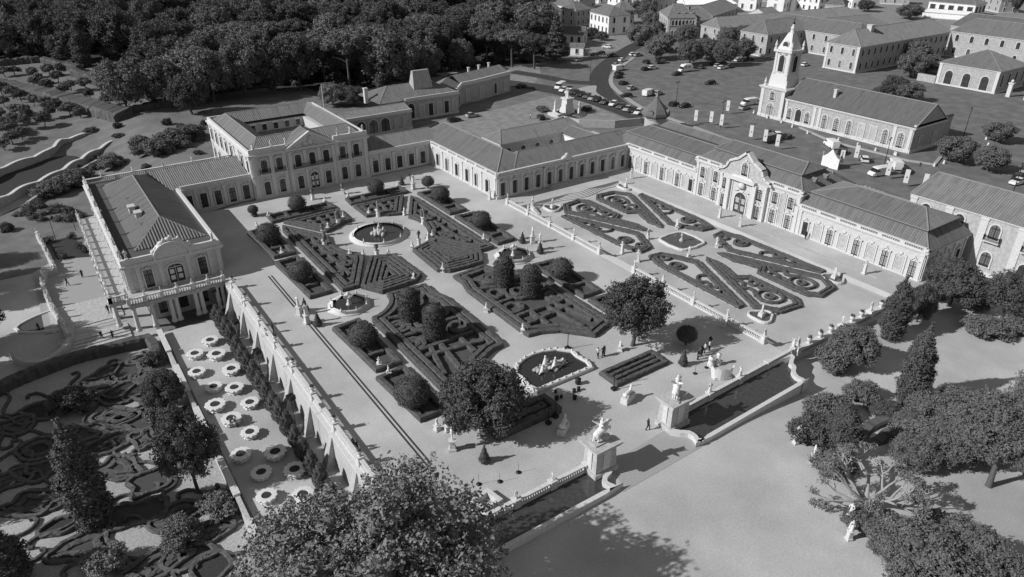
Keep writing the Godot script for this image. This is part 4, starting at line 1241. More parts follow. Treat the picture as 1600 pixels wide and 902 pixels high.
func garden() -> void:
	var F := Vector2(50, -118.2)
	var C := Vector2(65.9, -95.5)
	for side in [1, -1]:
		var nm := "east" if side == 1 else "west"
		var mr := func(p: PackedVector2Array) -> PackedVector2Array: return p if side == 1 else mirror(p, 50.0)
		var nb := v2([51.6, -134.3, 63.4, -134.0, 58.1, -124.6])
		nb.append_array(arc(F, 9.3, -52, -80, 5))
		var ln := []
		for i in 5: ln.append(mr.call(v2([52.5 + i * 2.3, -135, 53.6 + i * 1.2, -123])))
		ln.append(mr.call(v2([51, -130.6, 62, -130.6]))); ln.append(mr.call(v2([53.5, -124, 63, -133.5])))
		bed("box_bed", "barred box hedge bed between palace front and round pool, %s of the axis" % nm, "", mr.call(nb), 0, 2, 0.78, 0.2, 0.66, ln, "groundcover")
		var eb := v2([64.2, -132.6, 64.9, -129.9, 64.9, -100.3, 61.9, -100.2, 57.0, -109.3])
		eb.append_array(arc(F, 9.4, 48, -26, 9))
		ln = []
		for i in 6: ln.append(mr.call(v2([58 + i * 0.4, -127.5 + i * 4.2, 66, -127.0 + i * 4.0])))
		ln.append(mr.call(v2([61.6, -130, 61.6, -103]))); ln.append(mr.call(v2([59.5, -112, 63.5, -104])))
		for i in 3: ln.append(mr.call(ring_line(Vector2(60.4, -120.5 + i * 5.6), 0.9)))
		bed("box_bed", "long box hedge bed with little square cells flanking the round pool on the %s" % nm, "", mr.call(eb), 0, 2, 0.78, 0.2, 0.66, ln, "groundcover")
		var mz := v2([51.8, -107.7, 55.9, -109.3, 61.9, -99.7, 60.6, -97.4, 59.8, -95.9, 53.2, -96.3, 51.5, -97.8])
		bed("maze_bed", "tight maze of concentric box hedges south of the round pool, %s of the axis" % nm, "", mr.call(mz), 0, 6, 0.64, 0.22, 0.72)
		var sb := v2([52.6, -94.4])
		sb.append_array(arc(C, 6.4, 176, 100, 8))
		sb.append_array(v2([65.0, -88.2, 65.0, -67.5, 60.2, -66.0, 58.9, -67.6, 56.8, -70.0, 54.2, -71.3, 52.2, -71.6, 52.0, -73.0, 51.9, -88.6, 52.7, -91.6]))
		ln = []
		for q in [[57.5, -90.0, 1.6], [62.4, -84.5, 1.5], [55.3, -85.0, 1.3], [62.8, -79.0, 1.5], [55.0, -79.6, 1.4], [58.8, -83.6, 2.4], [58.8, -83.6, 1.2], [57.5, -90.0, 0.7], [62.4, -84.5, 0.7], [62.8, -79.0, 0.7]]: ln.append(mr.call(ring_line(Vector2(q[0], q[1]), q[2])))
		for q in [[53.2, -77.2, 64, -77.2], [53.2, -74.2, 64, -75.4], [56.4, -77.2, 56.6, -71], [59.6, -77.2, 60.6, -68], [61.2, -77, 63.4, -68], [53.4, -88.0, 58.0, -86.4], [58.0, -86.4, 64.0, -88.0], [53.4, -82.2, 56.5, -82.2], [61.0, -81.8, 64.0, -81.8], [53, -93, 58, -88]]: ln.append(mr.call(v2(q)))
		bed("scroll_bed", "large box hedge bed of scrolls between the %s pool and the sculpture basin" % ("octagonal" if side == -1 else "hidden"), "", mr.call(sb), 0, 2, 0.85, 0.2, 0.68, ln, "groundcover")
		# outer strips with clipped domes
		var n2 := v2([51.9, -139.2, 65.2, -139.3, 65.2, -135.2, 51.6, -135.3])
		bed("border_bed", "narrow bed with a clipped dome along the palace walk, %s of the axis" % nm, "", mr.call(n2), 0, 1, 0.7, 0.4, 0.6, [mr.call(v2([55.5, -140, 55.5, -134])), mr.call(v2([61.5, -140, 61.5, -134]))], "groundcover")
		for q in [[-133.4, -118.8, "beside the round pool"], [-117.2, -101.0, "near the cross path"], [-90.3, -76.0, "below the cross path"], [-75.0, -63.2, "by the sculpture basin"]]:
			var p := v2([66.3, q[0], 70.9, q[0] + 0.4, 70.2, q[1], 66.2, q[1]])
			bed("border_bed", "narrow hedged border with a clipped dome %s, on the %s edge" % [q[2], nm], "", mr.call(p), 0, 1, 0.8, 0.4, 0.65, [mr.call(v2([65.5, q[0] + 4, 71, q[0] + 4])), mr.call(v2([65.5, q[1] - 4, 71, q[1] - 4]))], "groundcover")
	# drain channel along the terrace
	var dr := MB.new()
	for x in [26.85, 27.35]: dr.box(Vector3(x - 0.1, -0.02, -113), Vector3(x + 0.1, 0.012, -56))
	var o := setting("drain_path", dr.mesh(), "soil")
	# round pool
	var b := thing("round_fountain", "large round pool with stone rim and a rocky sculpture group in the water", "fountain", Vector3(50, 0, -118.2))
	var m := MB.new()
	m.lathe(Vector3.ZERO, [5.7, 0, 5.7, 0.12, 5.25, 0.14, 5.25, 0.42, 5.3, 0.5, 4.75, 0.5, 4.75, 0.1], 40)
	part(b, "rim", m.mesh(), "stone")
	m = MB.new(); m.prism(circle(Vector2.ZERO, 4.78, 40), -0.02, 0.16); part(b, "water", m.mesh(), "water")
	m = MB.new()
	for i in 14:
		var a := i * 2.4; var r := 0.15 + 0.09 * i
		m.ball(Vector3(cos(a) * r, 0.9 - i * 0.055, sin(a) * r), Vector3(0.42, 0.5, 0.42) * rng.randf_range(0.8, 1.2), 7, 5)
	part(b, "rockwork", m.mesh(), "stone_old")
	var sp := sdf([[Vector3(0, 1.0, 0), Vector3(0.1, 1.8, 0), 0.26, 0.2], [Vector3(0.1, 1.8, 0), Vector3(0.1, 2.1, 0), 0.2, 0.12], [Vector3(0.12, 2.25, 0), Vector3(0.12, 2.3, 0), 0.14, 0.13], [Vector3(0.1, 1.85, 0), Vector3(0.6, 2.2, 0.2), 0.1, 0.05], [Vector3(0.1, 1.8, 0), Vector3(-0.45, 1.5, 0.2), 0.1, 0.06], [Vector3(0.6, 0.8, 0.4), Vector3(0.8, 1.4, 0.5), 0.22, 0.14], [Vector3(-0.6, 0.7, -0.3), Vector3(-0.7, 1.3, -0.4), 0.22, 0.14], [Vector3(0.8, 1.5, 0.5), Vector3(0.82, 1.6, 0.5), 0.13, 0.11], [Vector3(-0.7, 1.42, -0.4), Vector3(-0.7, 1.5, -0.4), 0.13, 0.11]], 0.07, 0.08)
	part(b, "sculpture", sp.mesh(), "statue")
	for i in 8:
		var a := TAU * (i + 0.3) / 8
		statue_spots.append([Vector3(50 + cos(a) * 5.0, 0.5, -118.2 + sin(a) * 5.0), 0.8, "small figure seated on the rim of the round pool", "figures on the round pool rim", "bust"])
	# octagonal pools on the cross axis
	for q in [[34.2, "octagonal pool with a sculpture on a stem beside the terrace walk", 0], [65.9, "octagonal pool with a sculpture on a stem near the tall clipped drums", 1]]:
		b = thing("octagonal_fountain", q[1], "fountain", Vector3(q[0], 0, -95.5))
		m = MB.new()
		m.lathe(Vector3.ZERO, [3.6, 0, 3.6, 0.1, 3.1, 0.12, 3.05, 0.55, 3.2, 0.62, 2.7, 0.62, 2.7, 0.1], 8)
		part(b, "rim", m.mesh(), "stone")
		m = MB.new(); m.prism(circle(Vector2.ZERO, 2.75, 8), -0.02, 0.3); part(b, "water", m.mesh(), "water")
		m = MB.new(); m.lathe(Vector3.ZERO, [0.6, 0.1, 0.3, 0.6, 0.2, 1.3, 0.75, 1.7, 0.8, 1.8], 10); m.ball(Vector3(0, 2.1, 0), Vector3(0.35, 0.45, 0.3)); m.ball(Vector3(0.3, 1.9, 0.2), Vector3(0.3, 0.3, 0.2)); m.ball(Vector3(-0.3, 1.9, -0.2), Vector3(0.3, 0.25, 0.2))
		part(b, "stem", m.mesh(), "statue")
		for i in 8:
			var a := TAU * i / 8
			statue_spots.append([Vector3(q[0] + cos(a) * 3.05, 0.62, -95.5 + sin(a) * 3.05), 0.7, ["small finial on the rim of the octagonal pool by the terrace walk", "small finial on the rim of the octagonal pool by the clipped drums"][q[2]], ["finials on the terrace pool", "finials on the drum pool"][q[2]], "bust"])
	# sculpture basin in front
	b = thing("sculpture_basin", "broad shaped pool with a white marble sculpture group on a rock and a spiked rim", "fountain", Vector3(50, 0, -63.6))
	var bp := v2([-4.6, 3.4, 4.6, 3.4, 5.0, 2.0, 4.7, 0.2, 4.9, -1.2, 3.4, -2.9, 1.6, -3.6, 0, -3.8, -1.6, -3.6, -3.4, -2.9, -4.9, -1.2, -4.7, 0.2, -5.0, 2.0])
	m = MB.new(); sweep(m, bp, true, 0.6, 0, 0.5, 0, 0.2); part(b, "rim", m.mesh(), "stone")
	m = MB.new(); m.prism(bp, -0.02, 0.2); part(b, "water", m.mesh(), "water")
	m = MB.new()
	for i in 26:
		var p := resample(bp, true, 1.15)
		if i < p.size(): m.lathe(Vector3(p[i].x, 0.5, p[i].y), [0.2, 0, 0.12, 0.14, 0.02, 0.3], 5)
	part(b, "rim_finials", m.mesh(), "stone")
	m = MB.new()
	for i in 70:
		var rq := rng.randf_range(-2.5, 2.3)
		m.ball(Vector3(rq, rng.randf_range(0.0, 0.55), rng.randf_range(-1.0, 1.0) * (1.2 - absf(rq) * 0.3)), Vector3(0.34, 0.22, 0.3) * rng.randf_range(0.5, 1.5), 5, 4)
	part(b, "rockwork", m.mesh(), "plaster_grey")
	var bones := []
	for q in [[-1.7, 0.5, 0.5, 0.9], [-0.6, 0.7, -0.4, 1.2], [0.6, 0.6, 0.3, 1.0], [1.8, 0.4, 0.5, 0.7], [0.2, 0.8, 0.7, 0.8]]:
		var p := Vector3(q[0], q[1], q[2])
		bones.append([p, p + Vector3(0.1, q[3] * 0.6, 0), 0.3, 0.2]); bones.append([p + Vector3(0.1, q[3], 0), p + Vector3(0.1, q[3] + 0.06, 0), 0.14, 0.13])
		bones.append([p + Vector3(0.1, q[3] * 0.6, 0), p + Vector3(0.1, q[3], 0), 0.17, 0.09]); bones.append([p + Vector3(0.1, q[3] * 0.6, 0), p + Vector3(0.55, q[3] * 0.7, 0.2), 0.1, 0.06]); bones.append([p, p + Vector3(0.8, -0.1, 0.2), 0.2, 0.08]); bones.append([p, p + Vector3(-0.7, -0.1, 0.3), 0.2, 0.08])
	part(b, "sculpture", sdf(bones, 0.08, 0.1).mesh(), "marble")

# free-standing stone balustrade; piers at given parameters along it
func balustrade(label: String, a: Vector3, c: Vector3, n: int, h := 1.05, found := 0.6) -> Node3D:
	var b := thing("balustrade", label, "balustrade")
	var d := (c - a).normalized(); var L := a.distance_to(c)
	var m := MB.new()
	m.xf = Transform3D(Basis(d, Vector3.UP, d.cross(Vector3.UP)), a)
	m.box(Vector3(0, -found, -0.28), Vector3(L, 0.22, 0.28))
	part(b, "plinth", m.mesh(), "stone")
	var r := MB.new(); r.xf = m.xf
	r.box(Vector3(0, h - 0.17, -0.24), Vector3(L, h, 0.24))
	part(b, "handrail", r.mesh(), "stone")
	var p := MB.new()
	p.box(Vector3(-0.34, -found, -0.34), Vector3(0.34, h + 0.05, 0.34)); p.box(Vector3(-0.42, h + 0.05, -0.42), Vector3(0.42, h + 0.18, 0.42)); p.box(Vector3(-0.42, -found, -0.42), Vector3(0.42, 0.3, 0.42))
	var pm := p.mesh()
	for i in n + 1: part(b, "pier", pm, "stone", a.lerp(c, float(i) / n), atan2(-d.z, d.x))
	for i in n:
		var bl := MB.new()
		balusters(bl, a.lerp(c, float(i) / n) + d * 0.5 + Vector3(0, 0.22, 0), a.lerp(c, float(i + 1) / n) - d * 0.5 + Vector3(0, 0.22, 0), h - 0.39, 0.3, 0.1, 5)
		var o := part(b, "balusters", bl.mesh(), "stone"); o.set_meta("kind", "stuff")
	return b

func malta_garden() -> void:
	# wall and balustrade above the sunken garden, in two runs
	balustrade("white balustrade above the sunken garden, run nearest the palace", Vector3(79.6, 0, -117.4), Vector3(79.6, 0, -87.6), 4)
	balustrade("white balustrade above the sunken garden, run ending at the gravel forecourt", Vector3(79.6, 0, -78.4), Vector3(79.6, 0, -51.2), 4)
	for z in [-117.4, -109.95, -102.5, -95.05, -87.6]: statue_spots.append([Vector3(79.6, 1.2, z), 1.25, "small white figure on a pier of the sunken garden balustrade towards the palace", "figures on the north balustrade", "fig"])
	for z in [-78.4, -71.6, -64.8, -58.0, -51.2]: statue_spots.append([Vector3(79.6, 1.2, z), 1.25, "small white figure on a pier of the sunken garden balustrade towards the forecourt", "figures on the south balustrade", "fig"])
	var w := thing("garden_wall", "low retaining wall along the sunken garden under its balustrade", "wall")
	var m := MB.new()
	m.box(Vector3(79.35, -1.2, -117.6), Vector3(80.24, 0.02, -87.2)); m.box(Vector3(79.35, -1.2, -78.8), Vector3(80.24, 0.02, -51.0))
	part(w, "wall", m.mesh(), "stone")
	var st := thing("cross_steps", "stone steps in the gap of the sunken garden balustrade", "stairs")
	for i in 5:
		var q := MB.new(); q.box(Vector3(79.3, -1.2, -87.2), Vector3(80.3 + i * 0.42, 0.01 - i * 0.17, -78.8)); part(st, "step", q.mesh(), "stone")
	# curved steps at the head of the garden
	st = thing("curved_steps", "winding flight of steps at the palace end of the sunken garden", "stairs")
	var cp := v2([83.0, -110.6, 83.6, -112.6, 85.6, -114.2, 88.6, -114.6, 91.5, -114.4, 94.4, -113.6, 97.3, -113.2, 100.2, -113.6, 103.1, -114.4, 106.0, -114.6, 109.0, -114.2])
	for i in 5:
		var q := MB.new()
		var pp := smooth_path(cp, false, 0.8)
		for k in pp.size(): pp[k] += Vector2(0, -0.42 * i)
		sweep(q, pp, false, 0.5, -1.0, -0.74 + i * 0.17, 0, 0)
		part(st, "step", q.mesh(), "stone")
	var fb := MB.new()
	fb.box(Vector3(80.2, -1.0, -117.0), Vector3(110.0, -0.035, -116.35))
	part(st, "landing", fb.mesh(), "stone")
	# long steps in front of the east range
	st = thing("long_steps", "long straight stone steps between the sunken garden and the east range", "stairs")
	for i in 6:
		var q := MB.new(); q.box(Vector3(109.0 + i * 0.62, -1.2, -113.5 + i * 0.1), Vector3(112.8, -0.76 + i * 0.15, -52.5 - i * 0.1)); part(st, "step", q.mesh(), "stone_old")
	# eight beds
	var cx := 97.25; var cz := -83.7
	var A := v2([85.7, -106.8, 87.0, -106.8, 93.4, -91.4, 91.9, -88.0, 90.3, -85.0, 87.3, -84.6, 86.0, -88.4])
	var B := v2([87.7, -108.2, 90.0, -111.7, 94.6, -112.2, 96.4, -110.2, 96.4, -100.4, 94.4, -99.2, 96.0, -94.6, 95.8, -90.8, 94.6, -92.0])
	var words := [["palace end", "balustrade side"], ["palace end", "east range side"], ["forecourt end", "balustrade side"], ["forecourt end", "east range side"]]
	for k in 4:
		var fl := func(p: PackedVector2Array) -> PackedVector2Array:
			if k % 2 == 1: p = mirror(p, cx)
			if k >= 2: p = mirror_z(p, cz)
			return p
		var ln := []
		for q in [[88.6, -90.5, 1.25], [88.6, -90.5, 0.35], [89.3, -87.0, 0.8]]: ln.append(fl.call(ring_line(Vector2(q[0], q[1]), q[2], 0, 14)))
		for q in [[87.0, -99.5, 88.3, -98.0, 87.2, -96.8, 88.8, -95.4, 90.4, -96.2], [86.8, -101.5, 88.4, -101.0, 88.0, -99.6]]: ln.append(fl.call(smooth_path(v2(q), false, 0.4)))
		bed("wedge_bed", "long wedge-shaped clipped bed, sunken garden, %s, %s" % words[k], "", fl.call(A), -0.9, 2, 0.55, 0.12, 0.5, ln, "sand")
		ln = []
		for q in [[93.0, -107.2, 2.1], [93.0, -107.2, 0.7], [94.6, -102.6, 0.8]]: ln.append(fl.call(ring_line(Vector2(q[0], q[1]), q[2], 0, 16)))
		for q in [[91.2, -105.8, 92.6, -103.8, 91.8, -102.6, 93.4, -101.2, 92.8, -100.0], [94.4, -105.4, 94.2, -104.0, 95.4, -103.8]]: ln.append(fl.call(smooth_path(v2(q), false, 0.4)))
		bed("scroll_bed", "ornate clipped bed with a ring, sunken garden, %s, %s" % words[k], "", fl.call(B), -0.9, 2, 0.55, 0.12, 0.5, ln, "sand")
	# central basin
	var b := thing("shaped_fountain", "low lobed basin with a small spout figure in the middle of the sunken garden", "fountain", Vector3(97.4, -0.9, -84.1))
	var p := PackedVector2Array()
	for i in 40:
		var a := TAU * i / 40
		var r := 3.7 + 0.32 * cos(4 * a + PI) + 0.12 * cos(8 * a)
		p.append(Vector2(cos(a), sin(a)) * r)
	m = MB.new(); sweep(m, p, true, 0.5, 0, 0.4, 0, 0.2); part(b, "rim", m.mesh(), "stone")
	m = MB.new(); m.prism(p, -0.02, 0.22); part(b, "water", m.mesh(), "water_green")
	m = MB.new(); m.lathe(Vector3.ZERO, [0.5, 0, 0.45, 0.5, 0.2, 0.7, 0.14, 1.2, 0.3, 1.4, 0.1, 1.9], 8); part(b, "spout", m.mesh(), "stone_old")
	for q in [[109.0, -112.4, "palace end by the east range"], [87.2, -111.6, "palace end by the balustrade"], [86.6, -56.9, "forecourt end by the balustrade"], [107.6, -58.2, "forecourt end by the east range"]]:
		b = thing("corner_fountain", "small lobed corner basin with a statue, %s" % q[2], "fountain", Vector3(q[0], -0.9, q[1]))
		p = PackedVector2Array()
		for i in 28:
			var a := TAU * i / 28
			p.append(Vector2(cos(a), sin(a)) * (1.75 + 0.25 * cos(3 * a)))
		m = MB.new(); sweep(m, p, true, 0.35, 0, 0.45, 0, 0.2); part(b, "rim", m.mesh(), "stone")
		m = MB.new(); m.prism(p, -0.02, 0.25); part(b, "water", m.mesh(), "water_green")
		m = MB.new(); m.box(Vector3(-0.45, 0, -0.45), Vector3(0.45, 0.9, 0.45), 0.08, 0.08); part(b, "plinth", m.mesh(), "stone")
		statue_spots.append([Vector3(q[0], 0.0, q[1]), 1.5, "white statue in the corner basin, %s" % q[2], "", "fig"])
	# forecourt wall with urns
	w = thing("forecourt_wall", "retaining wall with coping and urns between sunken garden and forecourt", "wall")
	m = MB.new()
	m.box(Vector3(82.4, -2.6, -47.9), Vector3(130, -0.45, -47.2)); part(w, "wall", m.mesh(), "stone_old")
	m = MB.new(); m.box(Vector3(82.3, -0.45, -48.0), Vector3(130, -0.2, -47.1)); part(w, "coping", m.mesh(), "stone")
	m = MB.new()
	for x in [82.6, 93.5, 101.0, 111.0]: m.box(Vector3(x - 0.5, -2.6, -48.1), Vector3(x + 0.5, 0.2, -47.0), 0.06, 0.06)
	part(w, "piers", m.mesh(), "stone")
	for x in [82.6, 93.5, 101.0, 111.0]: statue_spots.append([Vector3(x, 0.2, -47.55), 1.5, "white statue on a pier of the forecourt wall", "statues on the forecourt wall", "fig"])
	for x in [85.3, 88.0, 90.6, 96.0, 98.5, 104.0, 107.0]: statue_spots.append([Vector3(x, -0.2, -47.55), 1.15, "planted stone urn on the coping of the forecourt wall", "urns on the forecourt wall", "urn"])

func front_pools() -> void:
	# the two great pedestals with rearing horses
	var hz := sdf([
		[Vector3(-0.75, 1.15, 0), Vector3(0.35, 1.75, 0), 0.42, 0.44], [Vector3(0.35, 1.8, 0), Vector3(0.85, 2.45, 0), 0.32, 0.2], [Vector3(0.85, 2.5, 0), Vector3(1.3, 2.35, 0), 0.19, 0.12],
		[Vector3(0.35, 1.6, 0.22), Vector3(0.95, 1.75, 0.25), 0.17, 0.11], [Vector3(0.95, 1.75, 0.25), Vector3(1.05, 1.3, 0.25), 0.1, 0.07], [Vector3(0.35, 1.55, -0.22), Vector3(1.0, 1.5, -0.25), 0.17, 0.11], [Vector3(1.0, 1.5, -0.25), Vector3(0.95, 1.05, -0.25), 0.1, 0.07],
		[Vector3(-0.8, 1.0, 0.22), Vector3(-0.55, 0.6, 0.25), 0.25, 0.14], [Vector3(-0.55, 0.6, 0.25), Vector3(-0.8, 0.3, 0.25), 0.12, 0.09], [Vector3(-0.8, 0.3, 0.25), Vector3(-0.7, 0.0, 0.25), 0.09, 0.1],
		[Vector3(-0.8, 1.0, -0.22), Vector3(-0.6, 0.6, -0.25), 0.25, 0.14], [Vector3(-0.6, 0.6, -0.25), Vector3(-0.85, 0.3, -0.25), 0.12, 0.09], [Vector3(-0.85, 0.3, -0.25), Vector3(-0.75, 0.0, -0.25), 0.09, 0.1],
		[Vector3(-1.1, 1.1, 0), Vector3(-1.35, 0.4, 0), 0.14, 0.08],
		[Vector3(-0.15, 2.0, 0), Vector3(-0.1, 2.75, 0), 0.24, 0.2], [Vector3(-0.1, 2.75, 0), Vector3(-0.08, 2.95, 0), 0.13, 0.08], [Vector3(-0.06, 3.1, 0), Vector3(-0.05, 3.16, 0), 0.14, 0.13], [Vector3(-0.1, 2.7, 0.2), Vector3(0.45, 3.0, 0.4), 0.1, 0.06], [Vector3(-0.1, 2.7, -0.2), Vector3(0.3, 2.4, -0.35), 0.1, 0.06],
		[Vector3(-0.1, 1.95, 0.25), Vector3(0.2, 1.3, 0.5), 0.15, 0.08], [Vector3(-0.1, 1.95, -0.25), Vector3(0.2, 1.3, -0.5), 0.15, 0.08],
		[Vector3(-0.1, 2.1, 0.3), Vector3(-0.9, 2.7, 0.75), 0.2, 0.07], [Vector3(-0.1, 2.1, -0.3), Vector3(-0.9, 2.7, -0.75), 0.2, 0.07]], 0.07, 0.09)
	var hm := hz.mesh()
	for q in [[42.6, -44.6, "great stone pedestal at the end of the forecourt pool in tree shade", "winged rearing horse and rider on the pedestal by the shaded pool", 0.0], [55.2, -45.6, "great stone pedestal at the corner of the open forecourt pool", "winged rearing horse and rider on the pedestal by the open pool", 0.6]]:
		var b := thing("great_pedestal", q[2], "pedestal", Vector3(q[0], 0, q[1]))
		var m := MB.new(); m.box(Vector3(-1.7, -0.6, -1.3), Vector3(1.7, 0.7, 1.3)); part(b, "base", m.mesh(), "stone_old")
		m = MB.new(); m.box(Vector3(-1.5, 0.7, -1.1), Vector3(1.5, 3.6, 1.1), 0.1, 0.1); part(b, "die", m.mesh(), "stone_old")
		m = MB.new(); m.box(Vector3(-1.75, 3.6, -1.35), Vector3(1.75, 3.85, 1.35)); m.box(Vector3(-1.9, 3.85, -1.5), Vector3(1.9, 4.1, 1.5)); part(b, "cap", m.mesh(), "stone_old")
		m = MB.new(); m.box(Vector3(-1.56, 0.9, -0.35), Vector3(-1.4, 3.4, 0.35)); m.box(Vector3(-0.5, 0.9, 1.0), Vector3(0.5, 3.4, 1.16)); part(b, "panel", m.mesh(), "stone")
		var h := thing("horse_statue", q[3], "statue", Vector3(q[0], 4.1, q[1]), q[4])
		m = MB.new(); m.box(Vector3(-1.3, 0, -0.6), Vector3(0.6, 0.16, 0.6)); m.ball(Vector3(0.5, 0.3, 0), Vector3(0.7, 0.5, 0.5)); part(h, "rock", m.mesh(), "stone_old")
		part(h, "horse_and_rider", hm, "marble", Vector3(0, 0.12, 0), 0, Vector3.ONE * 0.95)
	balustrade("white balustrade above the shaded forecourt pool", Vector3(22.0, 0, -45.2), Vector3(41.2, 0, -45.2), 4)
	balustrade("white balustrade above the open forecourt pool", Vector3(56.6, 0, -46.2), Vector3(80.6, 0, -46.9), 4)
	for q in [26.8, 31.6, 36.4]: statue_spots.append([Vector3(q, 1.2, -45.2), 1.1, "small figure on the balustrade above the shaded pool", "figures above the shaded pool", "fig"])
	for q in [[62.6, -46.4], [68.6, -46.55], [80.4, -46.9]]: statue_spots.append([Vector3(q[0], 1.2, q[1]), 1.5, "white figure on the balustrade above the open pool", "figures above the open pool", "fig"])
	for q in [[v2([14, -45.6, 14, -41.0, 40.2, -41.0, 41.3, -41.0, 41.6, -41.3, 41.3, -42.1, 41.9, -42.8, 42.8, -43.1, 43.2, -43.8, 43.0, -45.6]), "long shaded pool under the forecourt balustrade with a stone coping", "pool in tree shade"], [v2([53.7, -45.2, 53.6, -44.4, 54.3, -43.5, 55.1, -42.8, 55.2, -41.9, 54.9, -41.2, 55.3, -41.0, 56.5, -41.0, 74.4, -41.4, 75.4, -41.4, 75.6, -41.7, 75.5, -42.6, 76.1, -43.6, 77.1, -44.2, 77.5, -45.0, 77.7, -46.6, 55.0, -46.2]), "open sunlit pool under the forecourt balustrade with a curved stone coping", ""]]:
		var b := thing("forecourt_pool", q[1], "pool")
		var m := MB.new(); m.prism(q[0], -1.6, 0.1); part(b, "water", m.mesh(), "water_pool")
		m = MB.new()
		var edge: PackedVector2Array = q[0]
		var outer := edge.slice(1, edge.size() - 1) if edge[0].x < 20 else edge.slice(0, edge.size() - 1)
		sweep(m, smooth_path(outer, false, 0.4), false, 0.55, -1.6, 0.68, 0, 0.0); part(b, "coping", m.mesh(), "stone")
		m = MB.new()
		if edge[0].x < 20: m.box(Vector3(14, -1.6, -45.75), Vector3(42, 0.05, -45.35))
		else: m.box(Vector3(56, -1.6, -46.75), Vector3(79.8, 0.0, -46.4))
		part(b, "back_wall", m.mesh(), "stone_old")
	# pale stone frame on the gravel near the shaded balustrade
	var s := thing("stone_kerb_frame", "pale stone frame standing on the gravel beside the balustrade", "kerb", Vector3(29.2, 0, -47.3), 0.2)
	var m2 := MB.new()
	for q in [[-1.3, -1.2, 1.3, -0.7], [-1.3, 0.7, 1.3, 1.2], [-1.3, -0.7, -0.8, 0.7], [0.8, -0.7, 1.3, 0.7]]: m2.box(Vector3(q[0], 0, q[1]), Vector3(q[2], 0.7, q[3]))
	part(s, "kerb", m2.mesh(), "stone")

